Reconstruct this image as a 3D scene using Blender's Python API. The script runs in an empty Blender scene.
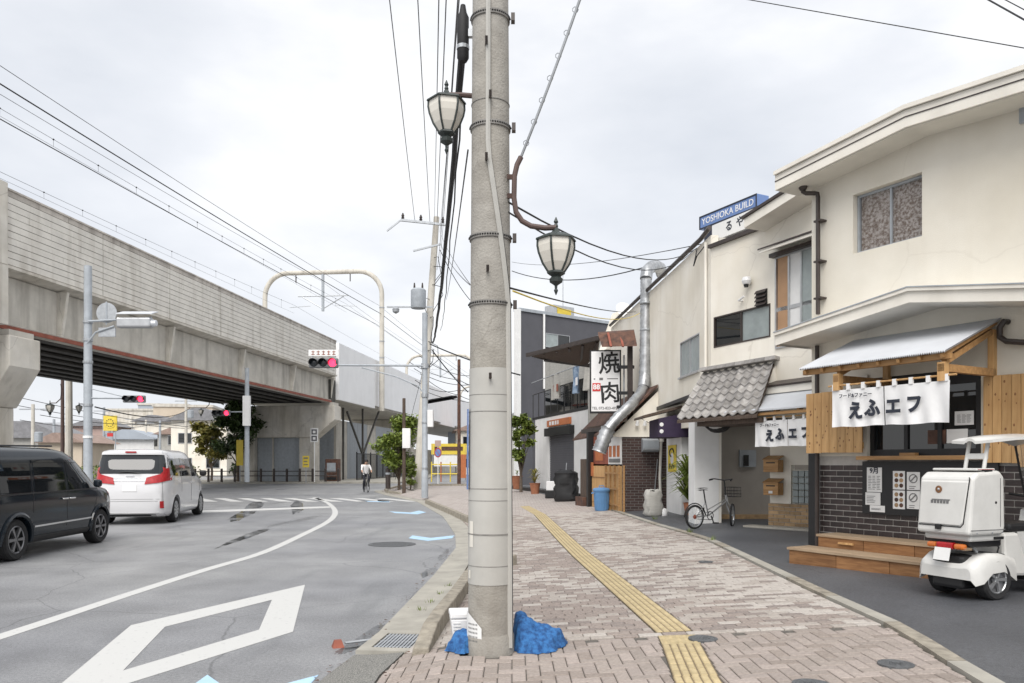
import bpy, math, random
from mathutils import Vector, Matrix
R = math.radians
rnd = random.Random(7)
scene = bpy.context.scene
col = scene.collection
# ---------------------------------------------------------------- camera (eye 1.61 m above the road, level, lens shifted up)
FPX, HX, HY, CH = 780.0, 512.0, 462.0, 1.61
cam = bpy.data.cameras.new('camera'); camo = bpy.data.objects.new('camera', cam); col.objects.link(camo)
camo.location = (0, 0, CH); camo.rotation_euler = (R(90), 0, 0)
cam.sensor_width = 36; cam.lens = 36 * FPX / 1024; cam.shift_y = (HY - 341.5) / 1024
cam.clip_start = 0.05; cam.clip_end = 5000
scene.camera = camo
# ---------------------------------------------------------------- overcast sky and soft sun
SUN_EL, SUN_AZ = 50, 190
w = bpy.data.worlds.new('World'); scene.world = w; w.use_nodes = True
nt = w.node_tree; nt.nodes.clear()
def N(t, **k):
    n = nt.nodes.new(t)
    for a, b in k.items(): setattr(n, a, b)
    return n
wo = N('ShaderNodeOutputWorld'); bg = N('ShaderNodeBackground'); bg.inputs[1].default_value = 0.094
sky = N('ShaderNodeTexSky', sky_type='NISHITA'); sky.sun_disc = False
sky.sun_elevation = R(SUN_EL); sky.sun_rotation = R(SUN_AZ); sky.air_density = 1; sky.dust_density = 3
tc = N('ShaderNodeTexCoord')
mp = N('ShaderNodeMapping'); mp.inputs['Scale'].default_value = (1.0, 1.0, 2.4); mp.inputs['Location'].default_value = (1.3, .4, .2)
nz = N('ShaderNodeTexNoise'); nz.inputs['Scale'].default_value = 1.8; nz.inputs['Detail'].default_value = 7; nz.inputs['Roughness'].default_value = .52
rmp = N('ShaderNodeValToRGB')
e = rmp.color_ramp.elements
e[0].position = .30; e[0].color = (3.45, 3.62, 3.92, 1)
e[1].position = .60; e[1].color = (5.1, 5.12, 5.15, 1)
m = e.new(.5); m.color = (4.35, 4.45, 4.66, 1)
mx = N('ShaderNodeMix', data_type='RGBA'); mx.inputs[0].default_value = .94
nt.links.new(tc.outputs['Generated'], mp.inputs[0]); nt.links.new(mp.outputs[0], nz.inputs[0]); nt.links.new(nz.outputs[0], rmp.inputs[0])
nt.links.new(sky.outputs[0], mx.inputs[6]); nt.links.new(rmp.outputs[0], mx.inputs[7]); nt.links.new(mx.outputs[2], bg.inputs[0]); nt.links.new(bg.outputs[0], wo.inputs[0])
sl = bpy.data.lights.new('sun', 'SUN'); sl.energy = 1.5; sl.angle = R(45); sl.color = (1, .965, .92)
so = bpy.data.objects.new('sun', sl); col.objects.link(so)
so.rotation_euler = (R(90 - SUN_EL), 0, R(180 - SUN_AZ))
vs = scene.view_settings; vs.view_transform = 'Standard'; vs.look = 'None'; vs.exposure = 1.18; vs.gamma = 1; vs.use_curve_mapping = False
scene.cycles.use_denoising = True; scene.cycles.max_bounces = 6; scene.cycles.diffuse_bounces = 2; scene.cycles.transparent_max_bounces = 8
# ---------------------------------------------------------------- helpers
def V(*a): return Vector(a)
def at(px, py, Y): return V((px - HX) / FPX * Y, Y, CH + (HY - py) / FPX * Y)
def G(px, py, z=0.0):
    Y = (CH - z) * FPX / (py - HY); return V((px - HX) / FPX * Y, Y, z)
def zs(x, y):                                   # height of the pavement: rises from the kerb to the shops
    return .12 + .05 * min(max(x, 0), 4.4) + .006 * min(max(y - 14, 0), 25)
class Frame:                                    # upright plane: x along it, y behind it, z up
    def __init__(s, x, y, ux, uy):
        l = math.hypot(ux, uy); s.o = V(x, y, 0); s.u = V(ux / l, uy / l, 0); s.v = V(-uy / l, ux / l, 0); s.rz = math.atan2(uy, ux)
    def w(s, a, b, z): return s.o + s.u * a + s.v * b + V(0, 0, z)
    def px(s, px, py, b=0):                     # where the sight line of a measured point meets the plane y = b
        o = s.o + s.v * b; t = (px - HX) / FPX
        a = (t * o.y - o.x) / (s.u.x - t * s.u.y)
        Y = o.y + s.u.y * a
        return a, CH + (HY - py) / FPX * Y
    def x(s, px, b=0): return s.px(px, HY, b)[0]
    def z(s, px, py, b=0): return s.px(px, py, b)[1]
def tag(o, label=None, cat=None, group=None, kind=None):
    if label: o['label'] = label
    if cat: o['category'] = cat
    if group: o['group'] = group
    if kind: o['kind'] = kind
    return o
def empty(name, loc=(0, 0, 0), rz=0, label=None, cat=None, group=None):
    o = bpy.data.objects.new(name, None); col.objects.link(o); o.location = loc; o.rotation_euler = (0, 0, rz); o.empty_display_size = .1
    return tag(o, label, cat, group)
def copy_tree(o, parent=None):
    c = o.copy(); col.objects.link(c); c.parent = parent
    for ch in list(o.children): copy_tree(ch, c)
    return c
class MB:
    def __init__(s): s.v = []; s.f = []; s.m = []; s.M = None
    def add(s, vs, fs, mi=0):
        b = len(s.v)
        if s.M is not None: vs = [s.M @ Vector(p) for p in vs]
        s.v += [tuple(p) for p in vs]; s.f += [tuple(b + i for i in f) for f in fs]; s.m += [mi] * len(fs)
        return s
    def box(s, x0, x1, y0, y1, z0, z1, mi=0):
        x0, x1 = min(x0, x1), max(x0, x1); y0, y1 = min(y0, y1), max(y0, y1); z0, z1 = min(z0, z1), max(z0, z1)
        return s.add([(x0, y0, z0), (x1, y0, z0), (x1, y1, z0), (x0, y1, z0), (x0, y0, z1), (x1, y0, z1), (x1, y1, z1), (x0, y1, z1)],
                     [(0, 3, 2, 1), (4, 5, 6, 7), (0, 1, 5, 4), (1, 2, 6, 5), (2, 3, 7, 6), (3, 0, 4, 7)], mi)
    def beam(s, a, b, wd, ht, mi=0, up=(0, 0, 1)):  # box from point a to point b, wd across, ht along up
        a, b = Vector(a), Vector(b); d = (b - a).normalized(); up = Vector(up)
        if abs(d.dot(up)) > .98: up = V(0, 1, 0)
        r = d.cross(up).normalized(); u = r.cross(d)
        vs = [p + r * (i * wd / 2) + u * (j * ht / 2) for p in (a, b) for i, j in ((-1, -1), (1, -1), (1, 1), (-1, 1))]
        return s.add(vs, [(0, 3, 2, 1), (4, 5, 6, 7), (0, 1, 5, 4), (1, 2, 6, 5), (2, 3, 7, 6), (3, 0, 4, 7)][::1], mi)
    def prism(s, pts, off, mi=0):                 # closed polygon pts (3D) pushed along off
        n = len(pts); off = Vector(off); a = [Vector(p) for p in pts]; b = [p + off for p in a]
        return s.add(a + b, [tuple(range(n))[::-1], tuple(range(n, 2 * n))] + [(i, (i + 1) % n, n + (i + 1) % n, n + i) for i in range(n)], mi)
    def tube(s, path, r, n=8, mi=0, cap=True):
        P = [Vector(p) for p in path]; k = len(P); rr = r if isinstance(r, (list, tuple)) else [r] * k
        vs = []; up = None
        for i in range(k):
            t = (P[min(i + 1, k - 1)] - P[max(i - 1, 0)])
            t = t.normalized() if t.length > 1e-9 else V(0, 0, 1)
            if up is None: up = V(0, 0, 1) if abs(t.z) < .9 else V(1, 0, 0)
            a = t.cross(up)
            if a.length < 1e-5: a = t.cross(V(0, 1, 0))
            a.normalize(); b = a.cross(t).normalized(); up = b
            for j in range(n):
                q = 2 * math.pi * j / n; vs.append(P[i] + (a * math.cos(q) + b * math.sin(q)) * rr[i])
        fs = [(i * n + j, i * n + (j + 1) % n, (i + 1) * n + (j + 1) % n, (i + 1) * n + j) for i in range(k - 1) for j in range(n)]
        if cap: fs += [tuple(range(n))[::-1], tuple(range((k - 1) * n, k * n))]
        return s.add(vs, fs, mi)
    def lathe(s, prof, n=20, M=None, mi=0, a0=0, a1=360, cap=True):
        full = abs(a1 - a0 - 360) < 1e-6; k = n if full else n + 1; vs = []
        for r, z in prof:
            for j in range(k):
                q = R(a0 + (a1 - a0) * j / n); vs.append(V(r * math.cos(q), r * math.sin(q), z))
        if M is not None: vs = [M @ p for p in vs]
        fs = [(i * k + j, i * k + (j + 1) % k, (i + 1) * k + (j + 1) % k, (i + 1) * k + j) for i in range(len(prof) - 1) for j in range(n)]
        if full and cap:
            if prof[0][0] > 1e-6: fs.append(tuple(range(k))[::-1])
            if prof[-1][0] > 1e-6: fs.append(tuple(range((len(prof) - 1) * k, len(prof) * k)))
        return s.add(vs, fs, mi)
    def grid(s, rows, mi=0, close=False):         # rows of equal numbers of points
        k = len(rows[0]); vs = [p for r in rows for p in r]; n = k if close else k - 1
        return s.add(vs, [(i * k + j, i * k + (j + 1) % k, (i + 1) * k + (j + 1) % k, (i + 1) * k + j) for i in range(len(rows) - 1) for j in range(n)], mi)
    def mesh(s, name, mats):
        me = bpy.data.meshes.new(name); me.from_pydata(s.v, [], s.f)
        for q in (mats if isinstance(mats, (list, tuple)) else [mats]): me.materials.append(q)
        if any(s.m): me.polygons.foreach_set('material_index', s.m)
        me.update(); return me
    def build(s, name, mats, parent=None, smooth=False, bevel=0, seg=2, angle=35):
        me = s.mesh(name, mats); o = bpy.data.objects.new(name, me); col.objects.link(o); o.parent = parent
        if smooth:
            me.polygons.foreach_set('use_smooth', [True] * len(me.polygons)); me.set_sharp_from_angle(angle=R(angle))
        if bevel:
            b = o.modifiers.new('bevel', 'BEVEL'); b.width = bevel; b.segments = seg; b.limit_method = 'ANGLE'; b.angle_limit = R(40)
        return o
def bx(name, mat, parent, x0, x1, y0, y1, z0, z1, bevel=0): return MB().box(x0, x1, y0, y1, z0, z1).build(name, mat, parent, bevel=bevel)
def link(name, me, parent, loc=(0, 0, 0), rot=(0, 0, 0), sc=(1, 1, 1)):
    o = bpy.data.objects.new(name, me); col.objects.link(o); o.parent = parent; o.location = loc; o.rotation_euler = rot; o.scale = sc; return o
def struct(o): o['kind'] = 'structure'; return o
def text(body, mat, parent, loc, rot, size, ext=.002, bold=0, align='CENTER', name='lettering', sx=1, shear=0, spacing=1):
    c = bpy.data.curves.new('lettering', 'FONT'); c.body = body; c.size = size; c.align_x = align; c.align_y = 'CENTER'; c.extrude = ext; c.offset = bold; c.shear = shear; c.space_character = spacing; c.resolution_u = 3
    o = bpy.data.objects.new('tmp', c); col.objects.link(o); bpy.context.view_layer.update()
    dg = bpy.context.evaluated_depsgraph_get(); me = bpy.data.meshes.new_from_object(o.evaluated_get(dg))
    bpy.data.objects.remove(o); me.materials.clear(); me.materials.append(mat)
    return link(name, me, parent, loc, rot, (sx, 1, 1))
UP = (R(90), 0, 0)                              # a text that stands in the x-z plane of its frame, read from -y
def sagline(a, b, sag, n=14):
    a, b = Vector(a), Vector(b); return [a.lerp(b, i / n) - V(0, 0, sag * 4 * (i / n) * (1 - i / n)) for i in range(n + 1)]
# ---------------------------------------------------------------- materials
def mat(name, c, rough=.75, var=.12, scale=6, bump=0, bscale=60, metal=0, streak=0, spec=None, dirt=None, coat=0, c2=None, pos=(.35, .65), rand=0, trans=0, stretch=None):
    m = bpy.data.materials.new(name); m.use_nodes = True; t = m.node_tree; b = t.nodes['Principled BSDF']; L = t.links.new
    def nn(ty, **k):
        n = t.nodes.new(ty)
        for a, q in k.items(): setattr(n, a, q)
        return n
    b.inputs['Roughness'].default_value = rough; b.inputs['Metallic'].default_value = metal
    if spec is not None: b.inputs['Specular IOR Level'].default_value = spec
    if coat: b.inputs['Coat Weight'].default_value = coat; b.inputs['Coat Roughness'].default_value = .04
    if trans: b.inputs['Transmission Weight'].default_value = trans
    tcn = nn('ShaderNodeTexCoord'); crd = tcn.outputs['Object']
    if stretch:
        mpn = nn('ShaderNodeMapping'); mpn.inputs['Scale'].default_value = stretch; L(crd, mpn.inputs[0]); crd = mpn.outputs[0]
    n1 = nn('ShaderNodeTexNoise'); n1.inputs['Scale'].default_value = scale; n1.inputs['Detail'].default_value = 6; n1.inputs['Roughness'].default_value = .6; L(crd, n1.inputs[0])
    cr = nn('ShaderNodeValToRGB'); ee = cr.color_ramp.elements
    lo = c2 if c2 else tuple(x * (1 - var) for x in c); hi = c if c2 else tuple(min(x * (1 + var), 1) for x in c)
    ee[0].position, ee[1].position = pos; ee[0].color = (*lo, 1); ee[1].color = (*hi, 1); L(n1.outputs[0], cr.inputs[0]); out = cr.outputs[0]
    if streak:
        mq = nn('ShaderNodeMapping'); mq.inputs['Scale'].default_value = (.9, .9, .10); L(tcn.outputs['Object'], mq.inputs[0])
        n2 = nn('ShaderNodeTexNoise'); n2.inputs['Scale'].default_value = 2.5; n2.inputs['Detail'].default_value = 8; L(mq.outputs[0], n2.inputs[0])
        r2 = nn('ShaderNodeValToRGB'); r2.color_ramp.elements[0].position = .5; r2.color_ramp.elements[1].position = .72
        r2.color_ramp.elements[0].color = (0, 0, 0, 1); r2.color_ramp.elements[1].color = (streak,) * 3 + (1,); L(n2.outputs[0], r2.inputs[0])
        mm = nn('ShaderNodeMix', data_type='RGBA'); L(r2.outputs[0], mm.inputs[0]); L(out, mm.inputs[6]); d = dirt or tuple(x * .45 for x in c); mm.inputs[7].default_value = (*d, 1); out = mm.outputs[2]
    if rand:
        oi = nn('ShaderNodeObjectInfo'); mr = nn('ShaderNodeMapRange'); mr.inputs[3].default_value = 1 - rand; mr.inputs[4].default_value = 1 + rand; L(oi.outputs['Random'], mr.inputs[0])
        mv = nn('ShaderNodeMix', data_type='RGBA', blend_type='MULTIPLY'); mv.inputs[0].default_value = 1; L(out, mv.inputs[6]); L(mr.outputs[0], mv.inputs[7]); out = mv.outputs[2]
    L(out, b.inputs['Base Color'])
    if bump:
        n3 = nn('ShaderNodeTexNoise'); n3.inputs['Scale'].default_value = bscale; n3.inputs['Detail'].default_value = 4; L(crd, n3.inputs[0])
        bp = nn('ShaderNodeBump'); bp.inputs['Strength'].default_value = bump; bp.inputs['Distance'].default_value = .02; L(n3.outputs[0], bp.inputs['Height']); L(bp.outputs[0], b.inputs['Normal'])
    return m
def emit(name, c, s):
    m = mat(name, c, .4); b = m.node_tree.nodes['Principled BSDF']; b.inputs['Emission Color'].default_value = (*c, 1); b.inputs['Emission Strength'].default_value = s; return m
M = {}
M['cream'] = mat('cream_render', (.755, .72, .64), .9, .035, 1.2, .18, 90, streak=.16, dirt=(.52, .46, .37))
M['cream_b'] = mat('cream_render_weathered', (.86, .82, .735), .9, .03, 1.0, .18, 90, streak=.2, dirt=(.60, .52, .41))
M['trim'] = mat('cream_trim', (.79, .755, .68), .8, .05, 2, .08, 60, streak=.2, dirt=(.4, .36, .28))
M['white'] = mat('white_paint', (.78, .78, .77), .6, .05, 2, .05, streak=.08, dirt=(.45, .44, .42))
M['whiteclean'] = mat('white_enamel', (.80, .80, .80), .35, .03, 3)
M['soffit'] = mat('soffit_board', (.66, .63, .56), .9, .06, 2)
M['brown'] = mat('dark_brown_metal', (.045, .034, .030), .45, .2, 5)
M['black'] = mat('black_paint', (.012, .012, .013), .5, .2, 5)
M['rubber'] = mat('black_rubber', (.018, .018, .019), .85, .25, 20, .1, 80)
M['glass'] = mat('dark_glass', (.010, .012, .014), .03, .2, 2, spec=.8)
M['frost'] = mat('frosted_glass', (.30, .34, .34), .25, .12, 3, .05, 120, spec=.6)
M['pattern'] = mat('patterned_glass', (.36, .33, .31), .22, .4, 30, .5, 70, c2=(.13, .095, .075), spec=.6, pos=(.40, .60))
M['alu'] = mat('aluminium', (.52, .53, .54), .35, .08, 6, metal=.7)
M['band'] = mat('dirty_band', (.22, .21, .195), .6, .2, 9)
M['step'] = mat('weathered_cedar', (.31, .155, .062), .7, .3, 5, .2, 40, stretch=(.7, 7, 7), rand=.2, c2=(.17, .075, .028), pos=(.32, .62))
M['steel'] = mat('galvanised_steel', (.42, .44, .46), .45, .12, 8, metal=.55, streak=.2)
M['steelgrey'] = mat('grey_painted_steel', (.36, .39, .42), .5, .1, 5, streak=.25)
M['duct'] = mat('duct_steel', (.40, .41, .42), .42, .25, 7, metal=.7)
M['concrete'] = mat('concrete', (.57, .54, .48), .88, .10, 1.5, .12, 50, streak=.5, dirt=(.20, .18, .15))
M['concrete_l'] = mat('light_concrete', (.66, .63, .57), .88, .1, 1.2, .12, 50, streak=.5, dirt=(.30, .27, .22))
M['polec'] = mat('pole_concrete', (.37, .355, .325), .9, .2, 7, .35, 60, streak=.6, dirt=(.21, .19, .165), c2=(.285, .27, .245), pos=(.36, .64))
M['sheath'] = mat('grey_pole_sheet', (.43, .42, .39), .6, .05, 4, .05, streak=.35, dirt=(.31, .29, .26))
M['wood'] = mat('yellow_cedar', (.58, .36, .16), .6, .14, 3, .1, 40, stretch=(8, 8, .8), rand=.14, c2=(.44, .25, .10))
M['woodh'] = mat('cedar_along', (.47, .27, .11), .6, .14, 3, .1, 40, stretch=(.8, 8, 8), rand=.14, c2=(.31, .165, .065))
M['woodold'] = mat('greyed_deck_wood', (.40, .30, .20), .75, .14, 3, .15, 40, stretch=(.8, 9, 9), rand=.12, c2=(.27, .19, .12))
M['knot'] = mat('wood_knot', (.20, .09, .035), .6, .2, 20)
M['woodd'] = mat('dark_old_wood', (.085, .06, .045), .8, .3, 4, .2, 30, stretch=(6, 6, .8))
M['cloth'] = mat('white_cotton', (.79, .79, .79), .9, .03, 3, .12, 25)
M['ink'] = mat('navy_ink', (.022, .027, .042), .7, .1, 5)
M['redink'] = mat('red_ink', (.55, .04, .035), .6, .1, 5)
M['grey_ink'] = mat('grey_ink', (.16, .16, .16), .7, .1, 5)
M['paper'] = mat('paper', (.74, .74, .73), .85, .03, 4)
M['yellow'] = mat('yellow_board', (.72, .55, .07), .6, .08, 4)
M['rust'] = mat('rusty_iron', (.15, .075, .05), .85, .3, 5, .2, 30, c2=(.06, .035, .028))
M['rustred'] = mat('red_brown_paint', (.26, .075, .045), .7, .2, 3)
M['purple'] = mat('purple_awning_cloth', (.035, .022, .055), .8, .15, 4)
M['tin'] = mat('white_galvanised_sheet', (.62, .64, .67), .5, .06, 2, metal=.25)
M['tile'] = mat('grey_roof_tile', (.36, .345, .33), .65, .25, 9, .1, 40, rand=.28, c2=(.22, .205, .19))
M['brickd'] = mat('dark_brick', (.034, .024, .023), .45, .3, 9, .12, 60, rand=.3)
M['mortar'] = mat('pale_mortar', (.46, .44, .41), .9, .1, 12)
M['brickt'] = mat('tan_brick', (.36, .24, .13), .7, .2, 9, .1, 60, rand=.2)
M['lampglass'] = mat('opal_glass', (.70, .67, .60), .35, .04, 3)
M['lampmetal'] = mat('lamp_black_green', (.035, .045, .042), .5, .2, 8)
M['armbrown'] = mat('brown_arm_paint', (.095, .06, .052), .6, .15, 8)
M['cable'] = mat('black_cable', (.015, .015, .017), .7, .2, 10)
M['wire'] = mat('grey_wire', (.07, .07, .075), .6, .1, 10)
M['water'] = mat('puddle_water', (.035, .036, .036), .03, .1, 3, .02, 12, spec=.6)
M['scoot'] = mat('cream_white_plastic', (.62, .615, .59), .32, .05, 5, streak=.18, dirt=(.48, .46, .42), coat=.3)
M['tacj'] = mat('tactile_gap', (.20, .155, .095), .9, .2, 20)
M['bluenet'] = mat('blue_net', (.035, .165, .42), .7, .35, 26, .6, 190, c2=(.010, .062, .20), pos=(.38, .58))
M['bluebin'] = mat('blue_plastic', (.12, .27, .50), .45, .08, 3)
M['bluesign'] = mat('blue_sign', (.15, .24, .48), .5, .06, 3)
M['leaf'] = mat('leaf_green', (.21, .26, .045), .55, .4, 3, rand=.1, c2=(.085, .13, .022))
M['leafd'] = mat('leaf_dark', (.075, .12, .03), .55, .4, 3, c2=(.03, .055, .015))
M['leafy'] = mat('leaf_autumn', (.28, .23, .05), .6, .4, 3, c2=(.13, .14, .03))
M['bark'] = mat('bark', (.11, .085, .065), .9, .3, 12, .4, 40)
M['terra'] = mat('terracotta', (.34, .14, .075), .8, .15, 8)
M['cargrey'] = mat('charcoal_car_paint', (.012, .017, .023), .10, .05, 4, spec=.5)
M['carwhite'] = mat('pearl_white_paint', (.64, .64, .65), .25, .015, 3, coat=.8)
M['tail'] = mat('red_lens', (.38, .008, .012), .25, .2, 14, coat=.35)
M['amber'] = mat('amber_lens', (.62, .16, .02), .2, .1, 10, coat=.6)
M['clear'] = mat('clear_lens', (.55, .57, .58), .1, .1, 8, coat=1)
M['chrome'] = mat('chrome', (.7, .7, .7), .12, .05, 5, metal=1)
M['rim'] = mat('dark_alloy', (.24, .24, .25), .35, .1, 6, metal=.7)
M['rims'] = mat('silver_alloy', (.45, .46, .47), .3, .08, 6, metal=.7)
M['interior'] = mat('car_interior', (.03, .03, .032), .8, .2, 6)
M['redlight'] = emit('red_signal_lamp', (1, .03, .08), 1.6)
M['darklens'] = mat('dark_signal_lens', (.012, .016, .02), .2, .1, 5)
M['signalgrey'] = mat('signal_housing', (.16, .165, .17), .5, .06, 4)
M['railwhite'] = mat('pale_rail_wall', (.86, .86, .86), .8, .03, .8, .03, streak=.06, dirt=(.5, .5, .49))
M['rail'] = mat('parapet_boards', (.72, .69, .63), .85, .08, 1.6, .08, 40, streak=.5, dirt=(.44, .40, .34))
M['railtop'] = mat('parapet_boards_stained', (.54, .50, .45), .9, .2, 1.5, .1, 40, streak=.6, dirt=(.22, .19, .16))
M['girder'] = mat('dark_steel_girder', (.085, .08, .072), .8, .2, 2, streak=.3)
M['greywall'] = mat('slate_grey_cladding', (.092, .093, .105), .8, .07, 1.2, .05)
M['line'] = mat('road_paint_white', (.53, .53, .515), .75, .06, 16, .1, 90, c2=(.40, .40, .40), pos=(.30, .40))
M['lineb'] = mat('road_paint_blue', (.40, .58, .74), .75, .08, 4, .1, 90)
M['iron'] = mat('cast_iron', (.10, .105, .11), .6, .3, 30, .5, 90)
M['skin'] = mat('skin', (.50, .31, .22), .6, .05, 6)
M['denim'] = mat('dark_trousers', (.02, .022, .03), .85, .2, 10)
M['orange'] = mat('orange_board', (.46, .15, .055), .6, .1, 5)
M['siding'] = mat('weathered_grey_boards', (.42, .41, .38), .85, .1, 3, .1, 30, stretch=(1, 1, 6), streak=.3)

def thin_film(m):                               # broken edges where the water film dries out
    t = m.node_tree; b = t.nodes['Principled BSDF']; tcn = t.nodes.new('ShaderNodeTexCoord'); n = t.nodes.new('ShaderNodeTexNoise'); n.inputs['Scale'].default_value = 1.3; n.inputs['Detail'].default_value = 8; n.inputs['Roughness'].default_value = .7
    r = t.nodes.new('ShaderNodeValToRGB'); r.color_ramp.elements[0].position = .36; r.color_ramp.elements[1].position = .70; t.links.new(tcn.outputs['Object'], n.inputs[0]); t.links.new(n.outputs[0], r.inputs[0]); t.links.new(r.outputs[0], b.inputs['Alpha'])
thin_film(M['water'])

def add_cracks(m, tint, sc=.55, f=.35):         # hairline cracks in old render
    t = m.node_tree; b = t.nodes['Principled BSDF']; old = b.inputs['Base Color'].links[0].from_socket; tcn = t.nodes.new('ShaderNodeTexCoord')
    n = t.nodes.new('ShaderNodeTexNoise'); n.inputs['Scale'].default_value = 1.3; n.inputs['Detail'].default_value = 6; t.links.new(tcn.outputs['Object'], n.inputs[0])
    a = t.nodes.new('ShaderNodeMix'); a.data_type = 'RGBA'; a.inputs[0].default_value = .35; t.links.new(tcn.outputs['Object'], a.inputs[6]); t.links.new(n.outputs['Color'], a.inputs[7])
    v = t.nodes.new('ShaderNodeTexVoronoi'); v.feature = 'DISTANCE_TO_EDGE'; v.inputs['Scale'].default_value = sc; t.links.new(a.outputs[2], v.inputs['Vector'])
    r = t.nodes.new('ShaderNodeValToRGB'); r.color_ramp.elements[0].position = 0; r.color_ramp.elements[1].position = .004; r.color_ramp.elements[0].color = (f, f, f, 1); r.color_ramp.elements[1].color = (0, 0, 0, 1); t.links.new(v.outputs['Distance'], r.inputs[0])
    n2 = t.nodes.new('ShaderNodeTexNoise'); n2.inputs['Scale'].default_value = .7; n2.inputs['Detail'].default_value = 5; t.links.new(tcn.outputs['Object'], n2.inputs[0])
    r2 = t.nodes.new('ShaderNodeValToRGB'); r2.color_ramp.elements[0].position = .35; r2.color_ramp.elements[1].position = .65; r2.color_ramp.elements[0].color = (.90, .88, .84, 1); r2.color_ramp.elements[1].color = (1.03, 1.03, 1.03, 1); t.links.new(n2.outputs[0], r2.inputs[0])
    q = t.nodes.new('ShaderNodeMix'); q.data_type = 'RGBA'; q.blend_type = 'MULTIPLY'; q.inputs[0].default_value = 1; t.links.new(old, q.inputs[6]); t.links.new(r2.outputs[0], q.inputs[7])
    k = t.nodes.new('ShaderNodeMix'); k.data_type = 'RGBA'; t.links.new(r.outputs[0], k.inputs[0]); t.links.new(q.outputs[2], k.inputs[6]); k.inputs[7].default_value = (*tint, 1); t.links.new(k.outputs[2], b.inputs['Base Color'])
add_cracks(M['cream'], (.46, .41, .34), .4, .16); add_cracks(M['cream_b'], (.42, .37, .30), .45, .25); add_cracks(M['concrete_l'], (.25, .22, .19), .4, .4); add_cracks(M['polec'], (.15, .13, .11), 1.5, .4)
# ================================================================ THE GROUND
def interp(tab, y):
    if y <= tab[0][1]: return tab[0][0]
    for (x0, y0), (x1, y1) in zip(tab, tab[1:]):
        if y <= y1: return x0 + (x1 - x0) * (y - y0) / (y1 - y0)
    return tab[-1][0]
LC = [(-1.6, -8), (-1.5, 0), (-1.40, 5.8), (-1.28, 6.75), (-1.11, 11), (-1.05, 14.6), (-1.25, 17.2), (-2.0, 22.8), (-3.8, 31.4), (-6.0, 37.4), (-7.4, 41.9), (-7.7, 44)]
RC = [(2.3, -8), (2.6, 0), (2.83, 4.76), (3.06, 6.25), (3.1, 8.1), (3.3, 13.16), (3.24, 14.2), (3.0, 16.5), (2.47, 24.7), (1.34, 31.7), (.16, 41), (-.3, 44)]
def Lc(y): return interp(LC, y)
def Li(y): return interp(LC, y) + .42
def Rc(y): return interp(RC, y)
def zp(x, y):                                   # pavement surface, ramped down to the gutter
    return min(zs(x, y), .03 + .2 * max(x - Li(y), 0))
def asphalt(name, c, wet=0):
    m = mat(name, c, .82, .16, .9, .3, 220); t = m.node_tree; b = t.nodes['Principled BSDF']; L = t.links.new
    tcn = t.nodes.new('ShaderNodeTexCoord')
    old = b.inputs['Base Color'].links[0].from_socket
    def noise(s, d=3):
        n = t.nodes.new('ShaderNodeTexNoise'); n.inputs['Scale'].default_value = s; n.inputs['Detail'].default_value = d; L(tcn.outputs['Object'], n.inputs[0]); return n
    def ramp(src, p0, p1, c0, c1):
        r = t.nodes.new('ShaderNodeValToRGB'); r.color_ramp.elements[0].position = p0; r.color_ramp.elements[1].position = p1; r.color_ramp.elements[0].color = (*c0, 1); r.color_ramp.elements[1].color = (*c1, 1); L(src, r.inputs[0]); return r
    def mul(a, bb, f=1):
        q = t.nodes.new('ShaderNodeMix'); q.data_type = 'RGBA'; q.blend_type = 'MULTIPLY'; q.inputs[0].default_value = f; L(a, q.inputs[6]); L(bb, q.inputs[7]); return q.outputs[2]
    g = ramp(noise(150, 2).outputs[0], .3, .7, (.62,) * 3, (1.38,) * 3)            # grit
    big = ramp(noise(.22, 3).outputs[0], .35, .7, (.82, .83, .86), (1.1, 1.1, 1.08))     # patched tone
    g2 = ramp(noise(38, 3).outputs[0], .3, .7, (.80,) * 3, (1.2,) * 3); out = mul(mul(mul(old, g.outputs[0]), g2.outputs[0]), big.outputs[0])
    # cracks
    wv = noise(.8, 4); ad = t.nodes.new('ShaderNodeMix'); ad.data_type = 'RGBA'; ad.inputs[0].default_value = .3; L(tcn.outputs['Object'], ad.inputs[6]); L(wv.outputs['Color'], ad.inputs[7])
    vo = t.nodes.new('ShaderNodeTexVoronoi'); vo.feature = 'DISTANCE_TO_EDGE'; vo.inputs['Scale'].default_value = .42; L(ad.outputs[2], vo.inputs['Vector'])
    ck = ramp(vo.outputs['Distance'], .0, .003, (.3,) * 3, (1,) * 3)
    out = mul(out, ck.outputs[0], .55)
    # long tyre tracks and damp patches along the lane
    mpn = t.nodes.new('ShaderNodeMapping'); mpn.inputs['Scale'].default_value = (1.5, .16, 1); mpn.inputs['Rotation'].default_value = (0, 0, R(-6)); L(tcn.outputs['Object'], mpn.inputs[0])
    n4 = t.nodes.new('ShaderNodeTexNoise'); n4.inputs['Scale'].default_value = 1; n4.inputs['Detail'].default_value = 6; L(mpn.outputs[0], n4.inputs[0])
    wt = ramp(n4.outputs[0], .60, .70, (1, 1, 1), (.55, .56, .58)); out = mul(out, wt.outputs[0], wet)
    L(out, b.inputs['Base Color'])
    rr = ramp(n4.outputs[0], .60, .70, (.52,) * 3, (.52 - .4 * wet,) * 3); L(rr.outputs[0], b.inputs['Roughness'])
    return m
M['asphalt'] = asphalt('road_asphalt', (.245, .246, .25), .6)
M['asphalt2'] = asphalt('apron_asphalt', (.095, .098, .105), .5)
M['earth'] = mat('town_ground', (.17, .165, .155), .95, .2, .05)
M['gutter'] = mat('gutter_concrete', (.40, .38, .33), .9, .12, 2.5, .2, 120, c2=(.30, .285, .25))
M['aggregate'] = mat('exposed_aggregate', (.36, .35, .32), .9, .5, 110, .8, 150, c2=(.12, .12, .115), pos=(.4, .6))
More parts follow.
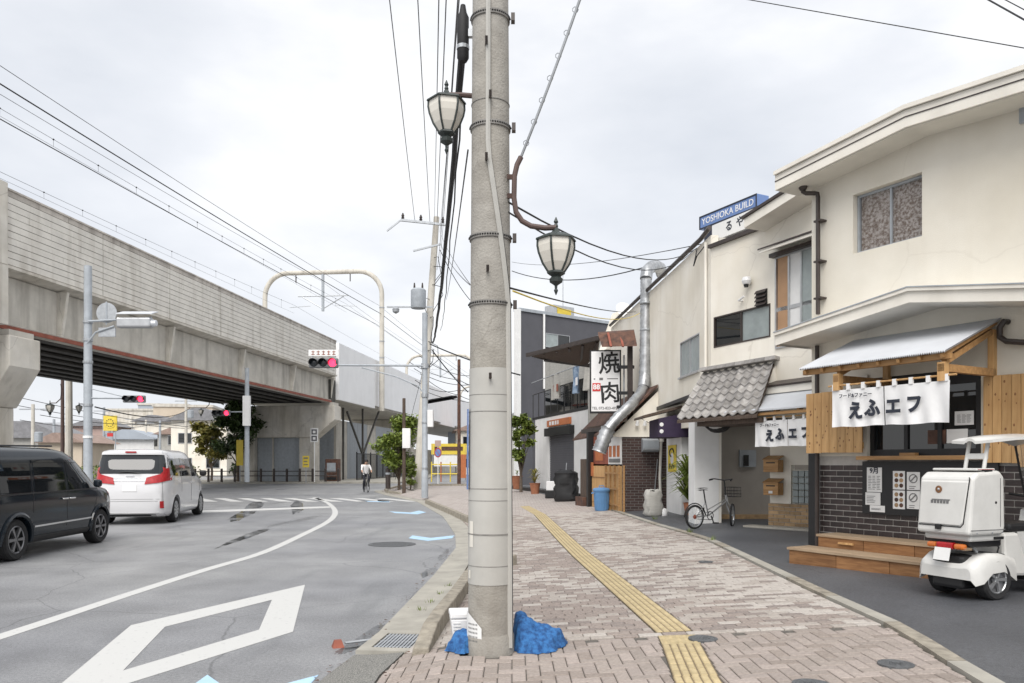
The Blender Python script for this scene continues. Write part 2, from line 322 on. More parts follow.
M['kerb'] = mat('kerb_stone', (.30, .27, .22), .95, .25, 9, .5, 110)
M['joint'] = mat('paver_joint', (.115, .105, .092), .95, .2, 30)
PV = []
for i, (c, cc) in enumerate((((.355, .30, .265), (.24, .20, .18)), ((.30, .255, .23), (.20, .17, .155)), ((.44, .395, .355), (.32, .285, .255)), ((.51, .47, .43), (.40, .365, .33)))):
    PV.append(mat('paver_tone_%d' % i, c, .9, .1, 40, .35, 150, c2=cc, rand=.1))
PVN = []
for i, (c, cc) in enumerate((((.36, .31, .275), (.265, .225, .20)), ((.39, .335, .30), (.295, .25, .225)), ((.33, .28, .245), (.24, .20, .175)))):
    PVN.append(mat('paver_near_tone_%d' % i, c, .9, .1, 50, .35, 150, c2=cc, rand=.1))
M['tactile'] = mat('tactile_yellow', (.53, .43, .25), .8, .15, 12, .2, 120, c2=(.40, .32, .18), rand=.08)

ground = struct(MB().add([(-2500, -2500, -.06), (2500, -2500, -.06), (2500, 2500, -.06), (-2500, 2500, -.06)], [(0, 1, 2, 3)]).build('ground', M['earth']))
road = struct(MB().add([(-170, -40, 0), (60, -40, 0), (60, 260, 0), (-170, 260, 0)], [(0, 1, 2, 3)]).build('road', M['asphalt']))
# pavement slab, gutter strip, frontage kerb and shop apron share the same stations
YS = [-8, -4, 0, 2, 4, 5, 5.8, 6.6, 7.5, 9, 11, 13, 14.6, 16, 17.2, 19, 21, 23, 25, 27, 29, 31.4, 34, 37.4, 40, 42, 44]
mb = MB(); rows = []
for y in YS:
    a, b = Li(y), Rc(y); r = [(a, y, -.05)]
    r += [(a + (b - a) * t, y, zp(a + (b - a) * t, y) - .014) for t in (0, .05, .1, .16, .3, .45, .6, .75, .9, 1)]
    rows.append(r)
mb.grid(rows); sidewalk = struct(mb.build('sidewalk', M['joint']))
mb = MB(); rows = [[(Lc(y), y, -.02), (Lc(y), y, .008), (Lc(y) + .21, y, .012), (Li(y) - .004, y, .03), (Li(y) - .004, y, -.05)] for y in YS if y <= 6.1] 
yy = [y for y in YS if y > 6.6]
struct(MB().grid([[(Lc(y), y, -.02), (Lc(y), y, .008), (Lc(y) + .21, y, .012), (Li(y) - .004, y, .03), (Li(y) - .004, y, -.05)] for y in [-8, -4, 0, 2, 4, 5, 5.8, 6.48]]).build('gutter_strip_rough', M['aggregate']))
struct(MB().grid([[(Lc(y), y, -.02), (Lc(y), y, .010), (Lc(y) + .21, y, .014), (Li(y) - .004, y, .032), (Li(y) - .004, y, -.05)] for y in [7.31] + [y for y in yy if y > 7.4]]).build('gutter_strip', M['gutter']))
# drain frame with its iron grate set in the gutter
gx0, gx1, gy0, gy1 = -1.27, -.73, 6.5, 7.3
dg = empty('drain', ((gx0 + gx1) / 2, (gy0 + gy1) / 2, 0), R(-6), 'square drain grate in a pale concrete frame in the gutter by the pole', 'drain')
mb = MB(); hw, hd = (gx1 - gx0) / 2, (gy1 - gy0) / 2
for a in ((-hw, hw, -hd, -hd + .12), (-hw, hw, hd - .12, hd), (-hw, -hw + .1, -hd + .12, hd - .12), (hw - .1, hw, -hd + .12, hd - .12)): mb.box(a[0], a[1], a[2], a[3], -.03, .035)
mb.build('drain_frame', M['gutter'], dg)
mb = MB(); mb.box(-hw + .1, hw - .1, -hd + .12, hd - .12, -.03, -.005)
mb.build('sump', M['black'], dg)
bar = MB().box(-.009, .009, -hd + .12, hd - .12, 0, .03).mesh('grate_bar', M['steel'])
for i in range(11): link('grate_bar', bar, dg, (-hw + .125 + i * .0315, 0, 0))
mb = MB()
for y in (-.2, 0, .2): mb.box(-hw + .1, hw - .1, y - .008, y + .008, .004, .027)
mb.build('cross_bar', M['steel'], dg)
# kerb stones: one run by the pole, one beyond the driveway
def kerb_run(path, name, label, wd=.17, h=.15, start=None):
    root = None; k = 0; P = [Vector((x, y, 0)) for x, y in path]
    root = empty(name, (P[0].x, P[0].y, 0)); struct(root)
    for a, b in zip(P, P[1:]):
        n = max(1, round((b - a).length / .6)); d = (b - a).normalized(); r = V(d.y, -d.x, 0)
        for i in range(n):
            p, q = a.lerp(b, i / n) + d * .004, a.lerp(b, (i + 1) / n) - d * .004
            z0, z1 = zp(p.x, p.y), zp(q.x, q.y); h0 = h * (.35 if k == 0 else 1) ; mb = MB()
            pts = []
            for (c, z, hh) in ((p, z0, h0), (q, z1, h)):
                pts.append([c - r * wd / 2 + V(0, 0, -.05) - P[0], c + r * wd / 2 + V(0, 0, -.05) - P[0], c + r * (wd / 2 - .012) + V(0, 0, z + hh) - P[0], c - r * (wd / 2 - .03) + V(0, 0, z + hh) - P[0]])
            mb.add(pts[0] + pts[1], [(0, 1, 2, 3)[::-1], (4, 5, 6, 7), (0, 4, 5, 1)[::-1], (1, 5, 6, 2)[::-1], (2, 6, 7, 3)[::-1], (3, 7, 4, 0)[::-1]])
            mb.build('kerb_stone', M['kerb'], root, bevel=.012); k += 1
    return root
kerb_run([(-.74, 6.25), (-.70, 7.4), (-.62, 8.6), (-.56, 10), (-.38, 10.9), (.02, 11.35)], 'kerb', '')
kerb_run([(-.35, 19.0), (-.95, 19.5), (-1.22, 20.8), (-1.75, 23.4), (-2.7, 27.5), (-3.3, 30.2)], 'kerb', '', h=.14)
kerb_run([(-5.3, 37.2), (-6.4, 40.2), (-6.9, 42.5), (-6.2, 43.9), (-4, 44.1), (-.6, 43.9)], 'kerb', '', h=.1)
# flush kerb along the shop side
frontage = struct(MB().add([], []).build('frontage_kerb', M['gutter'])) if False else empty('frontage_kerb', (0, 0, 0)); struct(frontage)
y = -1.0
while y < 27:
    ln = .62; a, b = V(Rc(y), y, 0), V(Rc(y + ln - .008), y + ln - .008, 0); mb = MB(); pts = []
    for c in (a, b):
        z = zs(c.x, c.y); pts += [(c.x, c.y, z - .1), (c.x + .13, c.y, z - .1), (c.x + .13, c.y, z + .022), (c.x, c.y, z + .022)]
    mb.add(pts, [(0, 1, 2, 3)[::-1], (4, 5, 6, 7), (0, 4, 5, 1)[::-1], (1, 5, 6, 2)[::-1], (2, 6, 7, 3)[::-1], (3, 7, 4, 0)[::-1]]); mb.build('kerb_stone', M['kerb'] if rnd.random() < .3 else M['gutter'], frontage); y += ln
rows = []
for y in YS:
    a = Rc(y) + .13 if y < 27.2 else Rc(y)
    rows.append([(a + (12 - a) * t, y, zs(a + (12 - a) * t, y)) for t in (0, .03, .08, .14, .22, .4, .7, 1)])
apron = struct(MB().grid(rows).build('shop_apron', M['asphalt2']))

# ---- tactile strip and pavers
TAC = [(1.04, 1.5), (1.21, 5.05), (1.36, 6.45), (1.36, 6.6), (1.08, 12), (.75, 21), (.2, 27), (-.9, 33)]
def tac(y): return interp(TAC, y)
bands = []
def keep(x0, x1, y, cut=True):                            # cut a paver's width to the pavement and around the yellow strip
    lo, hi = Li(y) + .012, Rc(y) - .012; x0, x1 = max(x0, lo), min(x1, hi); c = tac(y); res = []
    if not cut: return [(x0, x1)] if x1 - x0 > .022 else []
    for a, b in ((x0, min(x1, c - .158)), (max(x0, c + .158), x1)):
        if b - a > .022: res.append((a, b))
    return res
PX0, PY0 = -.17, 6.16
pcs = []                                        # (x0, x1, y0, y1, tone set)
g = .0035
YB = 6.42
# herringbone in front of the seam
for i in range(-60, 80):
    for j in range(-10, 120):
        k = (i - j) % 4
        x, y = i * .1, 2.4 + j * .1
        if k == 0: r = (x, x + .2, y, y + .1)
        elif k == 2: r = (x, x + .1, y - .1 + .0, y + .1)
        else: continue
        if r[2] < 2.3 or r[3] > YB + .001 or r[1] < -1.2 or r[0] > 3.4: continue
        pcs.append((*r, 'n'))
# one course of pale soldiers at the seam, then running bond across the way
for i in range(-8, 18): pcs.append((i * .2 + .05, i * .2 + .25, YB + .012, YB + .112, 's'))
j = 0; y = YB + .124
while y < 21:
    for i in range(-10, 19): 
        x = i * .2 + (.1 if j % 2 else 0) + .02 * math.sin(j * 1.7); pcs.append((x, x + .2, y, y + .1, 'f'))
    y += .1; j += 1
fin = []
for x0, x1, y0, y1, t in pcs:
    for a, b in keep(x0, x1, (y0 + y1) / 2, t != 's'):
        if math.hypot((a + b) / 2 - PX0, (y0 + y1) / 2 - PY0) < .185:          # stop against the pole foot
            continue
        fin.append((a, b, y0, y1, t))
noise_tab = {}
def tone(x, y, t):
    if t == 'n': return rnd.choice((0, 0, 1, 1, 2))
    if t == 's': return rnd.choice((2, 3, 2, 0))
    v = rnd.random() + .35 * math.sin(x * 1.3 + y * .9) * math.sin(y * .7 - x * .4)
    return 0 if v < .24 else 1 if v < .42 else 2 if v < .70 else 3
def paver_verts(x0, x1, y0, y1, dz):
    x0 += g; x1 -= g; y0 += g; y1 -= g; c = .006; vs = []
    for (a, b, z) in ((x0, y0, -.02), (x1, y0, -.02), (x1, y1, -.02), (x0, y1, -.02), (x0, y0, -.005), (x1, y0, -.005), (x1, y1, -.005), (x0, y1, -.005), (x0 + c, y0 + c, 0), (x1 - c, y0 + c, 0), (x1 - c, y1 - c, 0), (x0 + c, y1 - c, 0)):
        vs.append((a, b, zp(a, b) + z + dz))
    return vs
PF = [(8, 9, 10, 11)] + [(4 + i, 4 + (i + 1) % 4, 8 + (i + 1) % 4, 8 + i) for i in range(4)] + [(i, (i + 1) % 4, 4 + (i + 1) % 4, 4 + i) for i in range(4)]
def seen(p): x, y = (p[0] + p[1]) / 2, (p[2] + p[3]) / 2; return y > 4.62 and abs(x / y * FPX) < 520
vis = sorted([p for p in fin if seen(p)], key=lambda p: p[2])
near = set(map(id, vis[:300])); rest = MB(); sets = {'n': PVN, 's': PV, 'f': PV}
for p in fin:
    dz = rnd.uniform(-.0015, .0015); k = tone(p[0], p[2], p[4]); vs = paver_verts(*p[:4], dz)
    if id(p) in near:
        b = MB(); c = V((p[0] + p[1]) / 2, (p[2] + p[3]) / 2, 0); b.add([Vector(q) - c for q in vs], PF)
        o = b.build('paver', sets[p[4]][k % len(sets[p[4]])], sidewalk); o.location = c
    else: rest.add(vs, PF, k + (0 if p[4] != 'n' else 4))
o = rest.build('paver_field', PV + PVN, sidewalk); o['kind'] = 'stuff'
# far pavement beyond the built pavers
def brickmat(name, c1, c2, mo, sc, bw=.5, rh=.25):
    m = mat(name, c1, .9); t = m.node_tree; b = t.nodes['Principled BSDF']; tcn = t.nodes.new('ShaderNodeTexCoord')
    br = t.nodes.new('ShaderNodeTexBrick'); br.inputs['Color1'].default_value = (*c1, 1); br.inputs['Color2'].default_value = (*c2, 1); br.inputs['Mortar'].default_value = (*mo, 1); br.inputs['Scale'].default_value = sc
    br.inputs['Mortar Size'].default_value = .012; br.inputs['Brick Width'].default_value = bw; br.inputs['Row Height'].default_value = rh
    t.links.new(tcn.outputs['Object'], br.inputs[0]); t.links.new(br.outputs[0], b.inputs['Base Color']); return m, t, br, tcn
M['farpave'] = brickmat('far_pavers', (.36, .31, .285), (.46, .42, .39), (.2, .18, .16), 2.4)[0]
rows = []
for y in [21.0, 22, 23.5, 25, 27, 29, 31.4, 34, 37.4, 40, 42, 44]:
    a, b = Li(y) + .02, Rc(y) - .02; rows.append([(a + (b - a) * t, y, zp(a + (b - a) * t, y) - .002) for t in (0, .05, .1, .2, .4, .6, .8, 1)])
MB().grid(rows).build('far_pavers', M['farpave'], sidewalk)
# tactile tiles
def bars(mb):
    for i in range(5):
        x = -.118 + i * .059
        for q in ((-.146, -.004), (.004, .146)): mb.add([(x - .024, q[0], -.002), (x + .024, q[0], -.002), (x + .024, q[1], -.002), (x - .024, q[1], -.002), (x - .018, q[0] + .005, .005), (x + .018, q[0] + .005, .005), (x + .018, q[1] - .005, .005), (x - .018, q[1] - .005, .005)], [(4, 5, 6, 7), (0, 1, 5, 4), (1, 2, 6, 5), (2, 3, 7, 6), (3, 0, 4, 7)], 1)
mb = MB(); mb.box(-.149, .149, -.149, .149, -.03, -.002); bars(mb); tt = mb.mesh('tactile_tile', [M['tacj'], M['tactile']])
mb = MB(); mb.box(-.149, .149, -.149, .149, -.03, -.001, 1)
for i in range(5):
    for j in range(5): mb.lathe([(.019, -.001), (.012, .005), (0, .005)], 8, Matrix.Translation((-.116 + i * .058, -.116 + j * .058, 0)), 1)
td = mb.mesh('tactile_tile', [M['tacj'], M['tactile']])
for k in range(-13, 61):
    y = YB - .156 + .3 * (k + 1) if k < 0 else YB + .28 + .3 * k
    a = math.atan2(tac(y + .1) - tac(y - .1), .2) if k not in (-1, 0) else (.085 if k < 0 else -.045); x = tac(y)
    link('tactile_tile', td if k == -1 else tt, sidewalk, (x, y, zp(x, y) + .001), (0, -math.atan(.05) if x > 0 else 0, -a))
# iron covers
def cover(name, x, y, z, r, label, grp=None):
    root = empty(name, (x, y, z), rnd.uniform(0, 3), label, 'cover', grp)
    MB().lathe([(r, -.02), (r, .004), (r - .02, .005), (r - .022, .002)], 32).build('rim', M['iron'], root)
    b = MB(); b.lathe([(r - .024, -.02), (r - .024, .003), (0, .003)], 32)
    k = r / 5
    for i in range(-4, 5):
        for j in range(-4, 5):
            if math.hypot(i, j) * k * .95 < r - .07: b.box(i * k - .3 * k, i * k + .3 * k, j * k - .3 * k, j * k + .3 * k, .003, .007)
    b.build('lid', M['iron'], root); return root
p = G(392, 544.5); cover('manhole', p.x, p.y, .006, .46, 'large round iron manhole cover in the grey traffic lane', None)
for (px, py, r, l) in ((703, 639, .115, 'small round iron cover at the end of the yellow tactile strip'), (896, 664.5, .115, 'small round iron cover beside the right pavement edge'), (812, 685, .12, 'small round iron cover cut by the bottom edge of the picture'), (706, 562, .1, 'small round iron cover lying far up the pavers near the shop kerb')):
    z = .25
    for _ in range(6): q = G(px, py, z); z = zp(q.x, q.y)
    cover('access_cover', q.x, q.y, z + .004, r, l)
# ---- paint on the road
def sheet(name, polys, m, z=.004, label=None, cat='road marking', group=None):
    c = sum((Vector(p) for p in polys[0]), V(0, 0, 0)) / len(polys[0]); c.z = 0; b = MB()
    for P in polys:
        q = [Vector((p[0], p[1], 0)) - c for p in P]; n = len(q)
        b.add([p + V(0, 0, .001) for p in q] + [p + V(0, 0, z) for p in q], [tuple(range(n, 2 * n))] + [(i, (i + 1) % n, n + (i + 1) % n, n + i) for i in range(n)])
    o = b.build(name, m); o.location = c; return tag(o, label, cat, group)
def gp(*pts): return [G(*p) for p in pts]
out = gp((305, 585), (131, 625.5), (22, 717), (293, 632)); inn = gp((272, 600), (165, 627), (123, 671), (259, 630))
sheet('lane_diamond', [[out[0], out[1], inn[1], inn[0]], [out[1], out[2], inn[2], inn[1]], [out[2], out[3], inn[3], inn[2]], [out[3], out[0], inn[0], inn[3]]], M['line'], label='large white outlined diamond painted on the near lane')
cl = [(-4.95, 3.0), (-4.85, 5.0)] + [tuple(G(x, y)[:2]) for x, y in ((0, 637), (130, 594), (205, 570), (262, 553), (300, 536), (326, 523), (334, 516), (335, 511), (332, 506.5), (326, 502), (314, 497.5))]
def smooth(P, n=4):
    P = [Vector((*p, 0)) for p in P]; o = []
    for i in range(len(P) - 1):
        a, b, c, d = P[max(i - 1, 0)], P[i], P[i + 1], P[min(i + 2, len(P) - 1)]
        for k in range(n):
            t = k / n; o.append(.5 * ((2 * b) + (c - a) * t + (2 * a - 5 * b + 4 * c - d) * t * t + (3 * b - a - 3 * c + d) * t ** 3))
    return o + [P[-1]]
def ribbon(P, wd):
    L_, R_ = [], []
    for i, p in enumerate(P):
        d = (P[min(i + 1, len(P) - 1)] - P[max(i - 1, 0)]).normalized(); r = V(d.y, -d.x, 0); L_.append(p - r * wd / 2); R_.append(p + r * wd / 2)
    return [[L_[i], R_[i], R_[i + 1], L_[i + 1]][::-1] for i in range(len(P) - 1)]
sheet('lane_line', ribbon(smooth(cl), .17), M['line'], label='long white line curving between the two lanes')
sheet('stop_line', [gp((330, 506.3), (330, 507.8), (196, 513), (196, 510.8))], M['line'], label='white stop line across the cars\' lane before the crossing')
sheet('lane_line', ribbon([V(-12.3, 5, 0), V(-12.4, 20, 0), V(-13.1, 27, 0)], .15), M['line'], label='white lane line on the far side of the two vans')
d = V(-.52, .85, 0); A_, B_ = V(-16.2, 33.2, 0), V(-3.9, 33.2, 0)
n = 13
for i in range(n):
    c = A_.lerp(B_, i / (n - 1)); r = V(.26, 0, 0); l = 1.75
    sheet('crossing_stripe', [[c - d * l - r, c - d * l + r, c + d * l + r, c + d * l - r]], M['line'], label='%s white bar of the pedestrian crossing, counted from the left' % ('first', 'second', 'third', 'fourth', 'fifth', 'sixth', 'seventh', 'eighth', 'ninth', 'tenth', 'eleventh', 'twelfth', 'thirteenth')[i], group='bars of the pedestrian crossing')
def chevron(tip, hd, wd, ln, l):
    a = R(hd); f = V(math.sin(a), math.cos(a), 0); r = V(f.y, -f.x, 0); t = Vector((*tip, 0))
    sheet('bicycle_arrow', [[t, t - f * ln, t - f * ln * 1.9 + r * wd, t - f * ln * .9 + r * wd][::-1], [t, t - f * ln, t - f * ln * 1.9 - r * wd, t - f * ln * .9 - r * wd]], M['lineb'], label=l)
chevron((-1.72, 15.9), 180, .46, .62, 'pale blue bicycle chevron beside the manhole in the lane')
chevron((-2.9, 24.0), 158, .5, .9, 'pale blue bicycle chevron where the kerb starts to bend')
chevron((-4.9, 31.2), 142, .5, 1.0, 'small far pale blue bicycle chevron by the crossing')
chevron((-1.88, 4.75), 180, .42, .60, 'pale blue bicycle chevron cut by the bottom of the picture')
for i, (px, py) in enumerate(((417, 545), (434, 525))): pass
# red road reflector on a little bar at the road edge
q = G(338, 647); rr = empty('road_reflector', q, R(20), 'small red reflector with a steel bar at the road edge', 'reflector')
MB().add([(-.05, -.05, 0), (.05, -.05, 0), (.05, .05, 0), (-.05, .05, 0), (-.03, -.02, .06), (.03, -.02, .06), (.03, .03, .06), (-.03, .03, .06)], [(4, 5, 6, 7), (0, 1, 5, 4), (1, 2, 6, 5), (2, 3, 7, 6), (3, 0, 4, 7)]).build('lens', M['rustred'], rr)
MB().tube([(.06, 0, .03), (.30, .05, .03)], .012, 6).build('bar', M['steel'], rr)
def puddle(pts, label, seed, z=.0025):
    P = [G(*p) for p in pts]; Q = smooth([(p.x, p.y) for p in P] + [(P[0].x, P[0].y)], 8)[:-1]; c = sum(Q, V(0, 0, 0)) / len(Q); r_ = random.Random(seed); o = []
    for q in Q: d_ = q - c; o.append(d_ * (1 + r_.uniform(-.10, .10)))
    b = MB(); b.add([V(p.x, p.y, z) for p in o], [tuple(range(len(o)))]); q = b.build('puddle', M['water']); q.location = c; return tag(q, label, 'puddle', kind='structure')
puddle([(237, 521), (256, 512), (263, 505), (261, 500), (250, 503), (243, 510), (229, 519)], '', 1)
puddle([(293, 514), (303, 510), (302, 503), (297, 500), (291, 505), (292, 510)], '', 2)
puddle([(212, 550), (240, 541), (262, 533), (270, 529), (256, 531), (232, 540)], '', 3)
puddle([(414, 603), (422, 597), (424, 589), (415, 592), (410, 600)], '', 5)
puddle([(423, 578), (434, 573), (437, 568), (428, 569), (421, 574)], '', 6)
puddle([(341, 655), (360, 648), (378, 634), (384, 624), (372, 628), (350, 643), (336, 652)], '', 7)
puddle([(440, 561), (447, 556), (449, 549), (442, 553), (438, 558)], '', 8)
# loose grit and leaves blown against the gutter
b = MB()
for i in range(260):
    y = 4.8 + 12 * rnd.random() ** 1.4; x = Lc(y) + rnd.choice((-.06, .40)) + rnd.gauss(0, .05); s = rnd.uniform(.006, .02); a = rnd.uniform(0, 6.3)
    z = max(.012, zp(x, y) + .002) if x > Li(y) else .016
    b.add([(x + s * math.cos(a + k * 2.1) * (1 + .4 * (k == 0)), y + s * math.sin(a + k * 2.1), z + .004 * (k == 1)) for k in range(3)], [(0, 1, 2)])
tag(b.build('leaf_litter', M['rust']), 'scattered dead leaves and grit along the gutter', 'litter', kind='stuff')
# ================================================================ THE RAILWAY VIADUCT (x away from us along it, y across to its far side)
VF = Frame(-20.54, 0, .1084, .9941)
via = empty('viaduct', VF.w(0, 0, 0), VF.rz, 'long elevated railway viaduct with a boarded grey parapet and dark girders', 'viaduct')
def ly(Y): return Y / .9941
# parapet panels of stacked boards, near span
js = [26.75, 32.0, 37.0, 42.0, 47.0, 52.0, 57.0, 60.6]
for a, b in zip(js, js[1:]):
    a, b = ly(a) + .012, ly(b) - .012; mb = MB(); z = 8.42; k = 0
    mb.box(a, b, -.24, -.06, 8.40, 10.96, 2)
    while z < 10.9:
        h = .235; n = rnd.choice((1, 1, 2, 2)); cut = [a] + ([a + (b - a) * rnd.uniform(.15, .85)] if n == 2 else []) + [b]
        for c0, c1 in zip(cut, cut[1:]): mb.box(c0 + .008, c1 - .008, -.285 - rnd.uniform(0, .012), -.24, z, min(z + h - .022, 10.96), 1 if z > 10.55 else 0)
        z += h
    mb.build('parapet_panel', [M['rail'], M['railtop'], M['concrete']], via)
MB().box(ly(26.75), ly(60.6), -.33, .05, 10.963, 11.03).build('coping', M['railtop'], via)
MB().box(ly(20), ly(26.7), -.40, .06, 8.35, 11.15).build('parapet_block', M['concrete_l'], via)
MB().box(ly(20), ly(26.7), -.42, .06, 6.3, 8.32).build('girder_end_block', M['concrete_l'], via)
# deck slab, fascia web, stiffeners, bottom flange
MB().prism([(ly(20), -.36, 8.37), (ly(20), 9.6, 8.37), (ly(20), 9.6, 8.12), (ly(20), .35, 8.12), (ly(20), -.36, 8.27)][::-1], (ly(40.6), 0, 0)).build('deck_slab', M['concrete_l'], via)
MB().box(ly(26.75), ly(60.2), .20, .32, 6.42, 8.12).build('fascia_web', M['concrete'], via)
st = MB().prism([(-.07, .20, 6.42), (-.07, .20, 8.12), (-.07, -.22, 8.12), (-.07, .02, 6.42)], (.14, 0, 0)).mesh('stiffener', M['concrete_l'])
for i in range(5): link('stiffener', st, via, (ly(30.0) + i * 7.62, 0, 0))
MB().box(ly(26.75), ly(60.2), -.02, .34, 6.40, 6.42).box(ly(26.75), ly(60.2), .0, .34, 6.20, 6.40).build('bottom_flange', M['concrete_l'], via)
MB().box(ly(26), ly(60.2), -.06, -.021, 6.21, 6.36).build('red_drip_strip', M['rustred'], via)
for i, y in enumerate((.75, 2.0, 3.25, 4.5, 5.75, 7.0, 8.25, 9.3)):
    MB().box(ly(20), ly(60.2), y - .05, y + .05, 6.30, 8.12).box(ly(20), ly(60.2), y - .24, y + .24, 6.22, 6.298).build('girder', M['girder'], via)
MB().box(ly(20), ly(60.2), 9.38, 9.6, 8.37, 10.9).build('far_parapet', M['concrete'], via)
# pale span beyond
for i in range(11):
    a = ly(61.2) + i * 10; MB().box(a + .015, a + 9.985, -.30, -.02, 6.75 if i % 2 else 6.5, 10.95).build('pale_parapet_panel', M['railwhite'], via)
MB().box(ly(61.2), ly(61.2) + 110, 0, 9.6, 6.6, 8.3).build('pale_span_deck', M['concrete'], via)
MB().box(ly(60.2), ly(61.2), 0, 9.5, 6.25, 8.0).build('expansion_gap', M['girder'], via)
# piers
def pier(Yc, y0, y1, cy0, cy1, zt, zm, zb, n, name):
    x = ly(Yc); r = empty(name, VF.w(x, 0, 0), VF.rz)
    MB().prism([(-.75, y0, zt), (-.75, y0, zm), (-.75, cy0, zb), (-.75, cy1, zb), (-.75, y1, zm), (-.75, y1, zt)][::-1], (1.5, 0, 0)).build('cap', M['concrete_l'], r, bevel=.04)
    wdt = (cy1 - cy0); 
    for k in range(n):
        a = cy0 + (wdt - 1.25) * k / max(n - 1, 1); b = a + 1.25
        if n == 1: a, b = cy0, cy1
        MB().box(-.65, .65, a + .04, b - .04, -.05, zb).build('column', M['concrete_l'], r, bevel=.04)
    MB().box(-.6, .6, y0 + .15, y0 + 1.1, zt, 6.2).build('bearing', M['concrete'], r); MB().box(-.6, .6, y1 - 1.1, y1 - .15, zt, 6.2).build('bearing', M['concrete'], r)
    return r
p1 = pier(27.5, -.42, 9.7, .5, 8.6, 5.98, 4.92, 3.55, 1, 'viaduct_pier'); tag(p1, 'broad concrete pier at the left edge above the dark minivan', 'pier')
p2 = pier(60.5, -.45, 8.4, 1.2, 7.2, 5.95, 4.85, 3.5, 2, 'viaduct_pier'); tag(p2, 'concrete pier with two columns beside the pedestrian crossing', 'pier')
MB().box(-.2, .2, 2.45, 5.95, -.05, 3.5).build('infill_panel', M['steelgrey'], p2); MB().box(-.26, -.21, 4.6, 4.75, -.05, 3.5).build('drain_pipe', M['concrete'], p2)
for k, y in enumerate((-1.5, 3)): pass
p3 = pier(92, -.45, 8.4, 1.2, 7.2, 6.55, 5.2, 3.6, 2, 'viaduct_pier'); tag(p3, 'far concrete pier half hidden behind the roadside tree', 'pier')
# closed-in space below the pale span
uw = empty('underbridge_wall', VF.w(ly(66), 1.6, 0), VF.rz, 'grey walls closing the space under the pale span', 'wall')
for i in range(8): MB().box(i * 3.0 + .02, i * 3.0 + 2.98, 0, .2, -.05, 5.2).build('wall_panel', M['steelgrey'] if i % 3 else M['concrete'], uw)
MB().box(0, .2, .2, 6.5, -.05, 5.6).build('end_wall', M['steelgrey'], uw)
MB().box(24.1, 60, 0, .3, -.05, 3.2).build('low_wall', M['concrete_l'], uw)
br = empty('steel_brace', VF.w(ly(65), .3, 0), VF.rz, 'dark crossed steel braces holding the pale span', 'brace')
for a, b in (((0, 0, 5.8), (4.8, .2, 2.4)), ((9.5, 0, 6.4), (5.2, .2, 2.4)), ((5, .2, -.05), (5, .2, 6.4)), ((.8, .6, -.05), (.8, .6, 6.2))): MB().beam(a, b, .15, .15).build('strut', M['girder'], br)
fn = empty('mesh_fence', VF.w(ly(65), -.6, 0), VF.rz, 'tall dark bar fence along the foot of the viaduct', 'fence')
fb = MB().tube([(0, 0, -.05), (0, 0, 2.35)], .018, 5).mesh('fence_bar', M['black'])
for i in range(110): link('fence_bar', fb, fn, (i * .22, 0, 0))
for z in (.15, 2.3): MB().box(0, 24.2, -.025, .025, z - .03, z + .03).build('rail', M['black'], fn)
for i in range(13): MB().box(i * 2 - .04, i * 2 + .04, .03, .11, -.05, 2.45).build('post', M['black'], fn)
# catenary portals
def portal(Y, zt, label, wd=11.2, r=.22, y0=-.75):
    x = ly(Y); o = empty('catenary_portal', VF.w(x, 0, 0), VF.rz, label, 'catenary portal', 'arched wire portals on the viaduct'); y1 = y0 + wd; P = [(0, y0, 6.7)]; c = 2.2
    for k in range(9): q = math.pi / 2 * k / 8; P.append((0, y0 + c - c * math.cos(q), zt - c + c * math.sin(q)))
    for k in range(9): q = math.pi / 2 * k / 8; P.append((0, y1 - c + c * math.sin(q), zt - c + c * math.cos(q)))
    P.append((0, y1, 8.0))
    MB().tube(P, r, 12).build('arch', M['concrete'], o, smooth=True)
    MB().tube([(0, y0, 6.3), (0, y0, 10.9)], r * 1.12, 12).build('sleeve', M['concrete'], o, smooth=True)
    ym = y0 + wd * .50
    MB().tube([(0, ym, zt - .1), (0, ym, zt - 3.6)], .14, 8).build('dropper_post', M['steelgrey'], o)
    mb = MB(); mb.tube([(0, ym - 2.4, zt - 2.2), (0, ym + 2.4, zt - 2.2)], .05, 6)
    for s in (-1, 1): mb.tube([(0, ym, zt - 3.4), (0, ym + s * 2.0, zt - 2.25)], .045, 6); mb.tube([(0, ym + s * 1.2, zt - 3.1), (0, ym + s * 3.2, zt - 3.2)], .03, 6)
    mb.build('wire_arm', M['steel'], o)
    for s in (-2.6, 2.6):
        MB().tube([(0, ym + s, zt), (0, ym + s, zt - .9)], .05, 6).build('insulator', M['brown'], o)
    for z in (zt - 3.4, zt - 6.5, zt - 8): MB().lathe([(r * 1.15, z - .04), (r * 1.15, z + .04)], 12, Matrix.Translation((0, y0, 0))).build('band', M['steel'], o)
    return o
portal(71.8, 19.2, 'large arched pipe portal straddling the viaduct, the nearest one')
portal(126, 18.9, 'smaller arched pipe portal behind the signal pole')
portal(176, 18.7, 'farthest arched pipe portal over the viaduct')
def vwire(y, z0, z1, r, label, drops=0, sag=.5):
    o = empty('railway_wire', VF.w(0, 0, 0), VF.rz, label, 'wire', 'overhead railway wires')
    P = sagline((ly(18), y, z0), (ly(71.8), y, z1), sag, 18) + sagline((ly(71.8), y, z1), (ly(126), y, z1 - .6), sag, 12)[1:]
    MB().tube(P, r, 5).build('cable', M['cable'], o)
    if drops:
        Q = sagline((ly(18), y, z0 - .35), (ly(71.8), y, z1 - .75), .05, 18); MB().tube(Q, r * .8, 5).build('contact_wire', M['wire'], o)
        for i in range(1, 18, 1):
            MB().tube([P[i], Q[i]], .008, 4).build('hanger', M['wire'], o); MB().lathe([(0, -.05), (.05, 0), (0, .05)], 6, Matrix.Translation(P[i])).build('clip', M['cable'], o)
    return o
